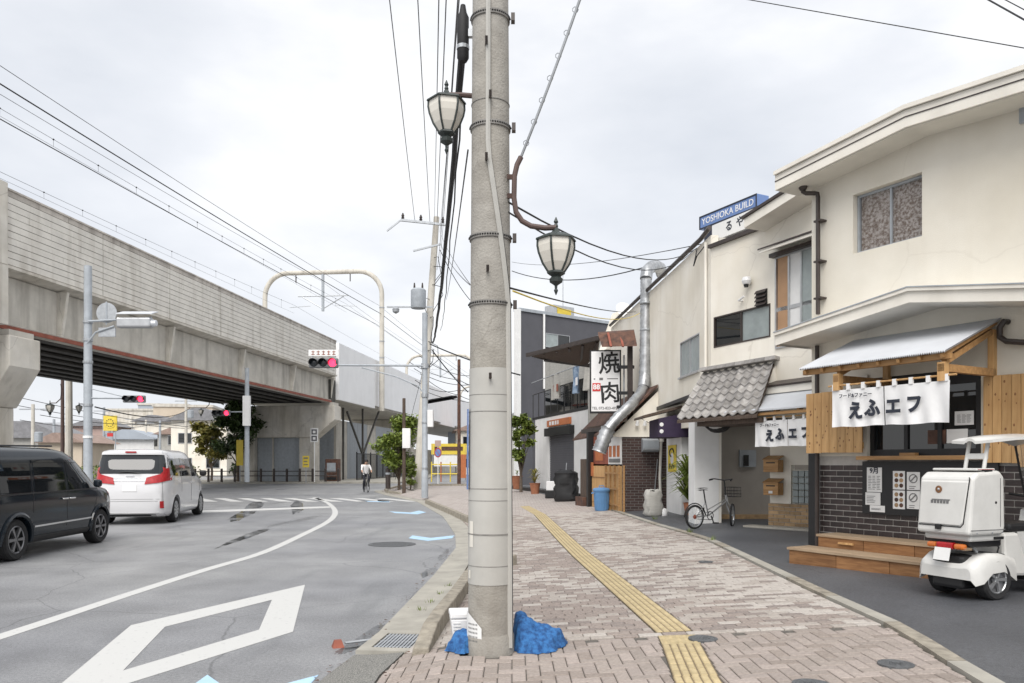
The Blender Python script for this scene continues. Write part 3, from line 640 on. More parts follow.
vwire(-.72, 14.1, 15.2, .026, 'thick black feeder cable nearest us above the viaduct', sag=.2)
vwire(-.2, 13.2, 14.3, .020, 'second black cable slanting above the viaduct', sag=.15)
vwire(2.6, 15.3, 16.2, .009, 'thin wire pair with clips over the near track', 1, sag=.25)
vwire(7.6, 15.2, 16.2, .010, 'thin wire pair with clips over the far track', 1, sag=.25)
vwire(5.0, 17.3, 18.4, .012, 'thin bare wire high over the middle of the viaduct', sag=.3)
vwire(-.5, 14.9, 16.0, .012, 'thin wire just above the thick feeder cable', sag=.3)
# pavement islet round the pier with its pipe railing
isl = struct(MB().prism([(-26, 56.5, -.05), (-8.5, 58.5, -.05), (-7.5, 66, -.05), (-10, 110, -.05), (-26, 110, -.05)], (0, 0, .17)).build('pier_pavement', M['gutter']))
gr = empty('guard_railing', (-24.5, 57.9, .12), math.atan2(.55, 5.2), 'brown guard railing of posts and pipes round the pier foot', 'railing')
po = MB().lathe([(.09, 0), (.09, .95), (.07, 1.0), (0, 1.0)], 10).mesh('post', M['brown'])
for i in range(13): link('post', po, gr, (i * .95, 0, 0))
for z in (.45, .8): MB().tube([(0, 0, z), (11.4, 0, z)], .035, 6).build('pipe', M['brown'], gr)
# yellow no-parking board, white street sign by the pier
yb = empty('warning_board', at(306, 483, 57.4), 0, 'yellow notice board on a post in front of the pier', 'sign'); zb = yb.location.z
MB().tube([(0, 0, 0), (0, 0, 1.9)], .03, 6).build('post', M['steel'], yb); MB().box(-.24, .24, -.06, -.02, 1.15, 2.0).build('board', M['yellow'], yb)
MB().box(-.16, .16, -.064, -.061, 1.78, 1.88).box(-.16, .12, -.064, -.061, 1.55, 1.62).box(-.16, .16, -.064, -.061, 1.32, 1.38).build('faded_lettering', M['grey_ink'], yb)
sb = empty('street_sign', at(314.5, 483, 58.2), 0, 'white two-square street sign on the pier column', 'sign')
MB().tube([(0, 0, 0), (0, 0, 4.1)], .04, 6).build('post', M['white'], sb); MB().box(-.28, .28, -.08, -.03, 3.05, 4.1).build('board', M['white'], sb)
for z_ in (3.62, 3.14): k_ = MB().box(-.2, .2, -.1, -.081, z_, z_ + .38).build('dark_square', M['greywall'], sb); MB().box(-.1, .1, -.115, -.101, z_ + .09, z_ + .28).build('pale_square', M['white'], k_)
vmn = empty('vending_machine', at(333, 483.5, 60.5), R(-8), 'red drinks machine in the shade under the viaduct', 'vending machine')
MB().box(-.5, .5, -.35, .35, 0, 1.9).build('cabinet', M['rust'], vmn, bevel=.03); MB().box(-.35, .35, -.37, -.352, .9, 1.6).build('display', M['steelgrey'], vmn); MB().box(-.4, .4, -.38, -.352, .3, .5).build('slot', M['black'], vmn)
# ================================================================ POLES, LAMPS, SIGNALS, WIRES
PX, PY = -.17, 6.16
pole = empty('utility_pole', (PX, PY, .10), 0, 'tall round concrete utility pole in the middle of the picture', 'pole')
def prad(z): return .178 - .0071 * z
def ring(mb, z0, z1, e, n=32, mi=0): mb.lathe([(prad(z0) + .0, z0), (prad(z0) + e, z0 + .002), (prad(z1) + e, z1 - .002), (prad(z1) + .0, z1)], n, None, mi)
MB().lathe([(prad(z), z) for z in [0, .05] + [i * .5 for i in range(1, 27)]], 40).build('shaft', M['polec'], pole, smooth=True)
mb = MB(); mb.lathe([(prad(z) + .004, z) for z in (.56, .9, 1.3, 1.7, 2.1, 2.24)], 40); mb.build('grey_wrap', M['sheath'], pole, smooth=True)
MB().lathe([(prad(.0) + .012, 0), (prad(.16) + .010, .15), (prad(.16) + .002, .17)], 40).build('foot_band', M['polec'], pole, smooth=True)
def zat(py): return CH + (HY - py) / FPX * (PY - .17) - .10
for py, e, h, mm in ((120, .011, .04, 'band'), (233, .011, .04, 'band'), (301, .011, .036, 'band'), (411, .006, .010, 'band'), (489, .006, .010, 'band'), (501, .006, .008, 'band'), (535, .008, .014, 'band'), (567, .006, .010, 'band'), (394, .006, .008, 'band'), (8, .011, .04, 'band'), (96, .005, .010, 'band')):
    z = zat(py); mb = MB(); ring(mb, z - h / 2, z + h / 2, e)
    b = mb.build('band', M[mm], pole, smooth=True)
    if e > .01:
        m2 = MB()
        for k in range(26):
            q = R(180 + k * 7); rr_ = prad(z) + e; m2.lathe([(.008, 0), (.004, .008), (0, .009)], 6, Matrix.Translation((rr_ * math.cos(q), rr_ * math.sin(q), z)) @ Matrix.Rotation(q, 4, 'Z') @ Matrix.Rotation(R(90), 4, 'Y'))
        m2.build('punched_hole_row', M['black'], b)
        MB().box(.02, .05, -.03, .03, -.03, .03).build('buckle', M['brown'], b).location = (prad(z), -.03, z)
for py, s in ((42, -.03), (158, -.03), (270, -.02), (377, .0), (96, 0)):
    z = zat(py); y = -math.sqrt(prad(z) ** 2 - s * s); MB().tube([(s, y + .02, z), (s + .005, y - .06, z - .012), (s + .005, y - .075, z + .025)], .011, 8).build('step_bolt', M['brown'], pole)
# flat conduit down the pole: straight, then swinging round to the right edge
P = []
for i in range(40):
    py = -60 + i * 18.2; z = zat(py); a = -95 if py < 150 else -95 + min((py - 150) / 150, 1) * 62; q = R(a); P.append(((prad(z) + .008) * math.cos(q), (prad(z) + .008) * math.sin(q), z))
MB().tube(P, .021, 6).build('conduit', M['sheath'], pole); MB().tube([(x * 1.03 + .014, y * 1.03, z) for x, y, z in P], .006, 5).build('black_lead', M['cable'], pole)
# small signs on the pole
def wrap(mb, a0, a1, z0, z1, e, mi=0, n=8):
    rows = [[((prad(z) + e) * math.cos(R(a0 + (a1 - a0) * k / n)), (prad(z) + e) * math.sin(R(a0 + (a1 - a0) * k / n)), z) for k in range(n + 1)] for z in (z0, z1)]
    rin = [[((prad(z) + e - .004) * math.cos(R(a0 + (a1 - a0) * k / n)), (prad(z) + e - .004) * math.sin(R(a0 + (a1 - a0) * k / n)), z) for k in range(n + 1)] for z in (z0, z1)]
    mb.grid([rin[0], rows[0], rows[1], rin[1]], mi)
mb = MB(); wrap(mb, 175, 205, zat(490), zat(408), .02); mb.build('blue_plate', M['bluesign'], pole)
mb = MB(); rows = []
for k in range(9):
    a = R(182 + 68 * k / 8); hh = .30 - .12 * (k / 8) ** 2; rows.append([((prad(.2) + .010) * math.cos(a), (prad(.2) + .010) * math.sin(a), z) for z in (.05, .05 + hh * .5, .05 + hh)])
mb.grid(rows); pp = mb.build('paper_notice', M['paper'], pole)
mb = MB()
for k in range(5):
    for j in range(7):
        a = R(206 + j * 5); z = .12 + k * .032; mb.add([((prad(.2) + .0115) * math.cos(a + q), (prad(.2) + .0115) * math.sin(a + q), z + w_) for q, w_ in ((0, 0), (.045, 0), (.045, .014), (0, .014))], [(0, 1, 2, 3)])
mb.build('printed_words', M['grey_ink'], pp)
mb = MB(); wrap(mb, 205, 222, zat(548), zat(522), .0065); mb.build('torn_tape', M['lampglass'], pole); mb = MB(); wrap(mb, 200, 212, zat(580), zat(572), .0065); mb.build('torn_tape', M['lampglass'], pole)
# brown lamp arms and lanterns
def lantern(name, loc, label, s=1, parent_arm=None):
    o = empty(name, loc, R(12), label, 'street lamp', 'lantern street lamps')
    o.scale = (s, s, s)
    def hexl(prof, n=6): mb = MB(); mb.lathe(prof, n); return mb
    hexl([(.062, -.255), (.105, -.19), (.136, -.11), (.146, -.06), (.144, -.012), (.02, -.012)]).build('glass', M['lampglass'], o)
    hexl([(.163, -.012), (.160, .0), (.085, .035), (.04, .048), (.024, .07), (.02, .085)]).build('roof_cap', M['lampmetal'], o)
    MB().lathe([(.010, .08), (.018, .10), (.011, .12), (.019, .132), (.003, .17)], 8).build('finial', M['lampmetal'], o)
    hexl([(.070, -.252), (.074, -.268), (.045, -.285), (.036, -.295)]).build('cup', M['lampmetal'], o)
    MB().lathe([(.034, -.292), (.054, -.312), (.05, -.335), (.025, -.352), (.012, -.362), (.010, -.385), (.017, -.40), (.003, -.435)], 12).build('pendant', M['lampmetal'], o)
    rb = MB().tube([(.064, 0, -.255), (.107, 0, -.19), (.138, 0, -.11), (.148, 0, -.06), (.146, 0, -.01)], .009, 5).mesh('rib', M['lampmetal'])
    for k in range(6): link('rib', rb, o, (0, 0, 0), (0, 0, k * math.pi / 3))
    return o
c = at(556, 239, 6.05)
lantern('street_lamp', c, 'lantern street lamp hanging right of the central pole')
ar = MB(); y = 6.05
ar.tube([at(x, yy_, y) for x, yy_ in ((521, 157), (517, 165), (514.5, 176), (514, 198), (516, 212), (522, 221), (531, 226), (545, 228), (556, 227.5))], .021, 10)
arm = tag(ar.build('lamp_arm', M['armbrown'], smooth=True), 'brown curled lamp arm on the right of the central pole', 'lamp arm')
for py in (177, 196): MB().beam(at(508, py, 6.1), at(514, py, 6.05), .03, .035).build('bracket', M['armbrown'], arm)
c = at(446.5, 101, 6.35); lantern('street_lamp', c, 'lantern street lamp high on the left of the central pole')
ar = MB(); ar.tube([at(447, 95, 6.35), at(462, 95, 6.33), at(474, 96, 6.30)], .022, 8); tag(ar.build('lamp_arm', M['armbrown'], smooth=True), 'short brown lamp arm behind the left of the pole', 'lamp arm')
# dark cable closure and the thick spiral cable towards the far pole
FARP = at(436, 225, 40.5)
jc = empty('cable_closure', at(463, 62, 6.32), 0, 'black cable closure strapped high on the left of the central pole', 'cable box')
MB().lathe([(.03, 0), (.048, .03), (.048, .36), (.03, .40), (.02, .46)], 12).build('sleeve', M['cable'], jc, smooth=True); MB().lathe([(.052, .10), (.052, .13)], 12).build('strap', M['steel'], jc); MB().box(.03, .12, -.02, .02, .2, .26).build('bracket', M['steel'], jc)
def wire(a, b, r, sag, label, m='cable', n=14, grp=None, name='overhead_wire', wob=0):
    P = sagline(a, b, sag, n)
    if wob: P = [p + V(rnd.uniform(-wob, wob), 0, rnd.uniform(-wob, wob)) if 0 < i < n else p for i, p in enumerate(P)]
    return tag(MB().tube(P, r, 6).build(name, M[m], smooth=True), label, 'wire', grp)
wire(at(465, 20, 6.3), at(431, 338, 39.5), .030, 1.1, 'thick black twisted cable running from the central pole to the signal pole', 'cable', 40, wob=.01)
wire(at(467, 30, 6.3), at(440, 330, 39.5), .010, .7, 'thin ringed cable hanging beside the thick black one', 'cable', 30, wob=.012)
wire(at(462, -60, 6.3), at(440, 260, 40), .006, .3, 'fine wire between the lantern and the thick cable', 'wire')
wire(at(440, -60, 6.4), at(434, 236, 40.4), .006, .2, 'fine wire passing behind the left lantern', 'wire')
wire(at(468, 150, 6.3), at(446, 300, 40), .007, .2, 'fine slack wire low behind the pole', 'wire')
wire(at(441, 245, 40), at(470, 285, 20), .012, .2, 'short cable crossing behind the pole', 'wire')
wire(at(466, -120, 6.3), at(437, 270, 40), .008, .5, 'thin wire just left of the central pole', 'wire')
# utility pole 2 and signal pole beside it
p = V(-4.75, 39.2, .12)
u2 = empty('utility_pole', p, 0, 'leaning concrete utility pole with crossarm and transformer beyond the bend', 'pole')
top = FARP - p
MB().tube([(0, 0, 0), top * .5, top * 1.03], [.24, .20, .15], 16).build('shaft', M['concrete'], u2, smooth=True)
def onp(f): return top * f
ca = MB(); z = top.z * .985; xx = top.x * .985; ca.beam((xx - 1.6, -.2, z), (xx + .75, -.2, z - .25), .11, .11); ca.beam((xx - 1.6, -.2, z), (xx - 2.3, -.2, z - .55), .07, .07)
ca.build('crossarm', M['steel'], u2)
for k, dx in enumerate((-1.5, -.6, .5)):
    MB().lathe([(.05, 0), (.09, .06), (.05, .1), (.08, .16), (.03, .3)], 8, Matrix.Translation((xx + dx, -.2, z - .1 * (dx + 1.5) + .05))).build('insulator', M['brown'], u2)
ca2 = MB(); z2 = top.z * .88; ca2.beam((top.x * .88 - .9, -.2, z2 - .1), (top.x * .88 + .5, -.2, z2 + .25), .08, .08); ca2.build('crossarm', M['steel'], u2)
tz = at(426, 308, 39).z; tx = top.x * .62 + .18
MB().lathe([(.36, tz), (.38, tz + .05), (.38, tz + .9), (.3, tz + .98), (.12, tz + 1.0)], 18, Matrix.Translation((tx - .62, -.1, -.12))).build('transformer', M['steelgrey'], u2, smooth=True)
for k in (-.2, .2): MB().lathe([(.05, 0), (.05, .12), (.03, .3)], 8, Matrix.Translation((tx - .62 + k, -.1, tz + .86))).build('bushing', M['brown'], u2)
MB().beam((tx - 2.2, -.1, tz - .05), (tx + .1, -.1, tz - .05), .08, .08).build('platform_arm', M['steel'], u2)
MB().lathe([(.0, -.3), (.16, -.2), (.18, -.05), (.05, .05)], 10, Matrix.Translation((tx - 1.75, -.1, tz - .1))).build('switch', M['steel'], u2)
for k in range(7):
    a = onp(.50 + k * .065 + rnd.uniform(-.02, .02)); s_ = rnd.choice((-1, 1)); MB().tube([a + V(.05 * s_, -.2, 0), a + V(s_ * rnd.uniform(.2, .7), -.3, rnd.uniform(-.3, .2)), a + V(s_ * rnd.uniform(.1, .6), -.25, -rnd.uniform(.3, 1.0)), a + V(.02, -.2, -rnd.uniform(.9, 1.6))], .018, 5).build('cable_loop', M['cable'], u2)
# signal pole
q = V(-3.62, 32.4, .12)
s1 = empty('signal_pole', q, 0, 'grey steel signal pole at the edge of the pavement', 'signal pole')
h = at(0, 313, 32.4).z - .12
MB().lathe([(.14, 0), (.14, 1.1), (.118, 1.14), (.11, h), (0, h + .03)], 16).build('shaft', M['steelgrey'], s1, smooth=True)
za = at(0, 366, 32.4).z - .12
MB().tube([(0, -.1, za), (-3.6, -.15, za + .02)], .045, 8).build('arm', M['steelgrey'], s1); MB().tube([(0, -.1, za - 1.2), (-.25, -.1, za - .85), (-1.2, -.12, za - .45), (-2.6, -.14, za - .08)], .03, 6).build('arm_brace', M['steelgrey'], s1)
MB().lathe([(.16, za - .1), (.16, za + .1)], 14).build('clamp', M['steel'], s1); MB().lathe([(.15, za - 1.3), (.15, za - 1.15)], 14).build('clamp', M['steel'], s1)
MB().box(.12, .36, -.2, .12, at(0, 430, 32.4).z, at(0, 413, 32.4).z).build('control_box', M['white'], s1, bevel=.02)
for z_ in (1.2, 3.1): MB().lathe([(.135, z_), (.135, z_ + .06)], 14).build('band', M['steel'], s1)
def signal(loc, rz, s, label, plate=True):
    o = empty('traffic_signal', loc, rz, label, 'traffic signal', 'traffic signals'); o.scale = (s, s, s)
    hs = MB(); hs.box(-.60, .60, -.06, .16, -.20, .20); hs.build('housing', M['signalgrey'], o, bevel=.05, seg=3)
    for k, mm in enumerate(('darklens', 'darklens', 'redlight')):
        x = -.39 + k * .39
        MB().lathe([(.165, 0), (.12, .02), (0, .03)], 20, Matrix.Translation((x, -.062, 0)) @ Matrix.Rotation(R(90), 4, 'X')).build('red_lamp' if k == 2 else 'unlit_lamp', M[mm], o, smooth=True)
        MB().lathe([(.175, 0), (.175, .20), (.17, .20), (.168, 0)], 20, Matrix.Translation((x, -.06, 0)) @ Matrix.Rotation(R(90), 4, 'X'), a0=-20, a1=200).build('visor', M['black'], o, smooth=True)
    if plate:
        MB().box(-.62, .62, 0, .03, .29, .55).build('name_plate', M['white'], o); marks = MB()
        for k in range(5):
            x = -.5 + k * .215; marks.box(x, x + .14, -.004, -.001, .345, .37).box(x + .05, x + .085, -.006, -.001, .33, .51).box(x, x + .14, -.004, -.001, .45, .475)
        marks.build('faded_lettering', M['rustred'], o)
        MB().box(-.5, -.46, .02, .06, .15, .3).box(.46, .5, .02, .06, .15, .3).build('plate_bracket', M['steel'], o)
    return o
signal(at(323.5, 363, 32.2), 0, 1.0, 'red traffic signal with a name plate on the arm from the right pole')
# pole left of the white van with a signal arm and a street light box
q = V(-13.7, 25.2, 0)
s2 = empty('signal_pole', q, 0, 'grey steel pole standing between the two vans and the viaduct', 'signal pole')
h = at(0, 266, 25.2).z
MB().lathe([(.15, 0), (.15, 1.2), (.135, 1.25), (.118, h), (0, h + .03)], 16).build('shaft', M['steelgrey'], s2, smooth=True)
z_ = at(0, 322, 25.2).z
MB().tube([(0, -.1, z_), (2.1, -.1, z_ + .12)], .035, 8).build('arm', M['steelgrey'], s2); MB().tube([(0, -.1, z_ - .75), (.3, -.1, z_ - .35), (.9, -.1, z_ - .15)], .03, 6).build('arm_brace', M['steelgrey'], s2)
lb = MB(); lb.box(1.0, 2.1, -.22, .1, z_ - .2, z_ + .12); lo = lb.build('sensor_box', M['alu'], s2, bevel=.05); MB().prism([(1.05, -.3, z_ + .2), (2.2, -.3, z_ + .2), (2.2, .15, z_ + .34), (1.05, .15, z_ + .34)], (0, 0, .03)).build('cover_plate', M['tin'], lo); MB().lathe([(.12, 0), (.1, .14), (0, .15)], 12, Matrix.Translation((2.1, -.06, z_ - .05)) @ Matrix.Rotation(R(90), 4, 'Y')).build('lens_hood', M['tin'], lo)
MB().lathe([(.33, 0), (.33, .02), (0, .021)], 24, Matrix.Translation((.62, -.02, at(0, 313, 25.2).z)) @ Matrix.Rotation(R(90), 4, 'X')).build('round_sign_back', M['steel'], s2); MB().box(.60, .64, -.06, -.042, at(0, 325, 25.2).z, at(0, 302, 25.2).z).build('sign_rib', M['steelgrey'], s2)
MB().box(.38, .92, -.08, -.03, at(0, 337, 25.2).z, at(0, 328, 25.2).z).build('small_plate', M['steel'], s2)
for py in (322, 340, 362, 405, 437): MB().lathe([(.15, -.04), (.15, .04)], 14, Matrix.Translation((0, 0, at(0, py, 25.2).z))).build('band', M['white'] if py == 437 else M['steel'], s2)
z_ = at(0, 398, 25.2).z
MB().tube([(.1, 0, z_), (1.15, .1, z_)], .035, 6).build('arm', M['steelgrey'], s2); MB().tube([(.1, 0, z_ + .3), (1.1, .1, z_ + .05)], .02, 6).build('arm_stay', M['steelgrey'], s2)
signal(at(134, 399, 25.3), R(4), .58, 'smaller red traffic signal seen just above the white van', plate=None)
z_ = at(0, 411, 44).z
s3 = empty('signal_pole', at(247, 482, 44.5), 0, 'slim grey signal pole beside the street trees', 'signal pole')
MB().lathe([(.14, 0), (.12, 6.5), (0, 6.52)], 12).build('shaft', M['steelgrey'], s3); MB().tube([(0, 0, 4.0), (-1.0, 0, 4.0)], .04, 6).build('arm', M['steelgrey'], s3); MB().box(-.15, .25, -.3, -.1, 3.2, 4.9).build('control_box', M['white'], s3)
signal(at(221, 413, 44), R(4), .82, 'far red traffic signal under the right part of the viaduct', plate=None)
# wires from above the near pole to the far pole
for i, (x0, x1, y1, r) in enumerate(((390, 415, 222, .012), (418, 430, 224, .012), (446, 437, 224, .014), (459, 440, 232, .010))):
    x9 = x1 + (x0 - x1) * (730 + y1) / y1
    wire(at(x9, -730, 6.2), at(x1, y1, 40.4), r, .10, 'high wire %s from the top of the central pole to the far pole' % ('leftmost', 'second from left', 'third from left', 'nearest the pole')[i], 'wire', 16)
for i, (a, b, c_, d_, Y0, Y1, r, s, l) in enumerate((
    (510, 288, 640, 311, 6.1, 26, .008, .1, 'thin dark wire from the pole towards the grey building'),
    (508, 202, 697, 248, 6.1, 17, .008, .35, 'upper thin wire from the pole to the cream building'),
    (508, 212, 694, 250, 6.1, 17.2, .007, .45, 'lower thin wire from the pole to the cream building'),
    (430, 344, 520, 375, 39, 30, .03, .1, 'service cable crossing behind the central pole'),
    (432, 350, 468, 392, 39, 45, .03, .1, 'cable dropping right from the signal pole'),
    (512, 271, 655, 264, 40, 26, .02, .5, 'faint wire across the sky above the grey building'),
    (512, 262, 702, 244, 45, 17, .010, .3, 'faint wire rising right behind the lantern'),
    (460, -51, 1400, 114, 17, 8.5, .007, .0, 'single wire across the upper right sky'),
    (860, -72, 1200, 118, 12, 5, .008, .0, 'upper dark wire in the top right corner'),
    (880, -66, 1200, 102, 12, 5, .005, .0, 'lower dark wire in the top right corner'),
    (440, 232, 505, 330, 40, 7, .006, .2, 'wire slanting down to the middle of the pole'),
    (440, 250, 470, 300, 40, 44, .02, .2, 'short wire dropping behind the central pole'),
    (427, 355, 395, 480, 39, 42, .012, .0, 'thin guy wire by the roadside tree'))):
    wire(at(a, b, Y0), at(c_, d_, Y1), r, s, l)
wire(at(521, 157, 6.05), at(590, -30, 5.6), .011, .03, 'grey ringed cable rising right from the curled lamp arm', 'steel')
rg = empty('cable_ring', at(521, 157, 6.05), 0, 'small rings clipped on the cable above the lamp arm', 'ring')
a, b = at(521, 157, 6.05) - at(521, 157, 6.05), at(590, -30, 5.6) - at(521, 157, 6.05)
for i in range(8):
    c = a.lerp(b, .08 + i * .12); MB().tube([c + V(.022 * math.cos(t * .9), 0, .022 * math.sin(t * .9)) for t in range(8)], .003, 4).build('ring', M['steel'], rg)
yg = wire(at(513, 291, 6.1), at(640, 313, 22), .007, .2, 'black and yellow sleeved guy cable right of the pole', 'yellow')
# mast with a crown of cables behind the pole
mp_ = empty('utility_pole', at(459, 485, 46), 0, 'slim rusty iron mast behind the central pole', 'pole')
MB().lathe([(.11, 0), (.09, 7.4), (0, 7.42)], 10).build('shaft', M['rust'], mp_)
mb = MB()
for k in range(6):
    z_ = 5.0 + k * .3; a_ = V(-2.4 + rnd.uniform(-.6, .6), -.3, z_ + rnd.uniform(.4, 1.3)); mb = MB(); mb.tube(sagline(a_, (0, 0, z_), rnd.uniform(.1, .4), 8) + sagline((0, 0, z_), (1.2, .5, z_ + rnd.uniform(-.5, .3)), .1, 5)[1:], .018, 5); mb.build('cable', M['cable'], mp_); MB().lathe([(.10, -1.2), (.12, -1.1), (.12, .3), (.08, .6)], 10, Matrix.Translation((-.7, -.1, 5.1)) @ Matrix.Rotation(R(80), 4, 'Y')).build('closure', M['cable'], mp_)
# wooden post with white cabinet by the tree
wp = empty('wooden_post', at(404, 492, 37.5), 0, 'old wooden post carrying a white cabinet by the roadside tree', 'post')
MB().lathe([(.09, -.15), (.075, 4.5), (0, 4.52)], 10).build('shaft', M['woodd'], wp); MB().box(-.05, .33, -.25, -.06, 2.1, 3.05).build('cabinet', M['white'], wp, bevel=.02)
# ================================================================ BUILDING A: cream house with the curtained shop window
FA = Frame(4.15, 10.8, .5, -.866)
GA = .30
bA = empty('shop_house', FA.w(0, 0, 0), FA.rz, 'cream two-storey shop house with shallow gable and banner-hung serving window', 'building')
def aP(px, py, b=0): return FA.px(px, py, b)
SE = 6.0                                        # right end, out of the picture
# roofline of the front wall follows the eaves
OV = -.45
e0, e1, e2 = aP(775, 176, OV), aP(905, 110, OV), aP(1024, 71, OV)
sl2 = (e2[1] - e1[1]) / (e2[0] - e1[0]); e3 = (SE + .4, e1[1] + sl2 * (SE + .4 - e1[0]))
th = .20
def roofz(s): return e0[1] + (e1[1] - e0[1]) * (s - e0[0]) / (e1[0] - e0[0]) if s < e1[0] else e1[1] + sl2 * (s - e1[0])
# openings: upper window, serving window
w0, w1 = aP(853, 196)[0], aP(922, 175)[0]; wz0, wz1 = aP(853, 254)[1], aP(853, 195)[1]
v0, v1 = aP(868, 400)[0], aP(981, 400)[0]; vz0, vz1 = aP(868, 456)[1], aP(981, 367)[1]
DA = 7.0
mb = MB(); T = .16
def wallstrip(mb, s0, s1, z0, z1fn, y0=0, y1=T):
    za, zb = (z1fn(s0), z1fn(s1)) if callable(z1fn) else (z1fn, z1fn)
    mb.add([(s0, y0, z0), (s1, y0, z0), (s1, y1, z0), (s0, y1, z0), (s0, y0, za), (s1, y0, zb), (s1, y1, zb), (s0, y1, za)], [(0, 3, 2, 1), (4, 5, 6, 7), (0, 1, 5, 4), (1, 2, 6, 5), (2, 3, 7, 6), (3, 0, 4, 7)])
rz_ = lambda s: roofz(s) - th
zb_ = vz0
wallstrip(mb, 0, v0, zb_, wz0); wallstrip(mb, v0, v1, vz1, wz0); wallstrip(mb, v1, SE, zb_, wz0)
wallstrip(mb, 0, w0, wz0, rz_); wallstrip(mb, w1, SE, wz0, rz_); mb2 = e1[0]
for a, b in ((w0, min(w1, mb2)), (min(w1, mb2), w1)):
    if b - a > .01: wallstrip(mb, a, b, wz1, rz_)
mb.build('wall', M['cream'], bA)
MB().box(.0, T, T, DA, GA - .2, 5.2).box(SE - T, SE, T, DA, GA - .2, 5.6).box(0, SE, DA, DA + T, GA - .2, 5.6).build('side_wall', M['cream'], bA)
# roof: two slabs with fascia, soffit
def slab(mb, a, b, y0, y1, t): mb.prism([(a[0], y0, a[1] - t), (b[0], y0, b[1] - t), (b[0], y0, b[1]), (a[0], y0, a[1])], (0, y1 - y0, 0))
mb = MB(); slab(mb, e0, e1, OV, DA + .4, th); slab(mb, e1, e3, OV, DA + .4, th); rf = mb.build('roof', M['trim'], bA)
mb = MB(); up = lambda p, d: (p[0], p[1] + d); slab(mb, up(e0, .055), up(e1, .055), OV - .035, DA + .42, .05); slab(mb, up(e1, .055), up(e3, .055), OV - .035, DA + .42, .05); mb.build('roof_edge', M['trim'], rf)
mb = MB(); dn = lambda p, d: (p[0], p[1] - d); slab(mb, dn(e0, .075), dn(e1, .075), OV - .008, OV - .001, .012); slab(mb, dn(e1, .075), dn(e3, .075), OV - .008, OV - .001, .012); mb.build('groove_shade_strip', M['brown'], rf)  # dark strip laid on the fascia, its colour standing for a groove's shade
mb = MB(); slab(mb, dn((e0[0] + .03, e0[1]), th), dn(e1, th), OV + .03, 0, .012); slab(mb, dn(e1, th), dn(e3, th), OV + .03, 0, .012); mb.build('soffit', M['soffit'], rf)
# upper window
def window(parent, s0, s1, z0, z1, gm, fm='alu', y=.05, split=1, mull=.035, sill=True, name='window'):
    o = MB(); f = .028
    o.box(s0, s1, y, y + .07, z1 - f, z1).box(s0, s1, y, y + .07, z0, z0 + f).box(s0, s0 + f, y, y + .07, z0 + f, z1 - f).box(s1 - f, s1, y, y + .07, z0 + f, z1 - f)
    wn = o.build(name, M[fm], parent)
    n = split + 1; wd = (s1 - s0 - 2 * f) / n
    for k in range(n):
        a = s0 + f + k * wd; MB().box(a + .012, a + wd - .012, y + .03 + .012 * (k % 2), y + .036 + .012 * (k % 2), z0 + f, z1 - f).build('pane', gm if not isinstance(gm, list) else gm[k], wn)
    for k in range(1, n): a = s0 + f + k * wd; MB().box(a - mull / 2, a + mull / 2, y + .01, y + .06, z0 + f, z1 - f).build('mullion', M[fm], wn)
    if sill: MB().box(s0 - .03, s1 + .03, -.05, y + .05, z0 - .04, z0 - .002).build('sill', M['alu'], wn)
    return wn
window(bA, w0 + .005, w1 - .005, wz0 + .005, wz1 - .005, M['pattern'], fm='steelgrey', y=.085, mull=.022, sill=False)
MB().box(w0, w1, .15, .3, wz0, wz1).build('room_backing', M['soffit'], bA)
window(bA, 3.3, 5.0, wz0, wz1, M['frost'], y=-.02, sill=True)
MB().box(aP(1021, 110)[0], aP(1021, 110)[0] + .3, -.04, 0, aP(1022, 124)[1], aP(1022, 108)[1]).build('vent', M['steelgrey'], bA)
# mid canopy, shallow gable
c0, c1, c2 = aP(775, 336, -.62), aP(909, 291, -.62), aP(1024, 288, -.62)
s2_ = (c2[1] - c1[1]) / (c2[0] - c1[0]); c3 = (SE, c1[1] + s2_ * (SE - c1[0]))
tc_ = .13
mb = MB(); slab(mb, c0, c1, -.62, -.002, tc_); slab(mb, c1, c3, -.62, -.002, tc_); cn = mb.build('canopy', M['trim'], bA)
MB().prism([(c0[0], -.6, c0[1] - tc_), (0, -.6, c0[1] - tc_ + (0 - c0[0]) * (c1[1] - c0[1]) / (c1[0] - c0[0])), (0, 3.0, c0[1] - tc_ + (0 - c0[0]) * (c1[1] - c0[1]) / (c1[0] - c0[0])), (c0[0], 3.0, c0[1] - tc_)], (0, 0, tc_ - .002)).build('canopy_return', M['trim'], cn)
mb = MB(); slab(mb, up(c0, .04), up(c1, .04), -.65, .0 - .003, .04); slab(mb, up(c1, .04), up(c3, .04), -.65, -.003, .04); mb.build('canopy_edge', M['trim'], cn)
mb = MB(); slab(mb, up(c0, .052), up(c1, .052), -.66, -.5, .012); slab(mb, up(c1, .052), up(c3, .052), -.66, -.5, .012); mb.build('flashing', M['steelgrey'], cn)
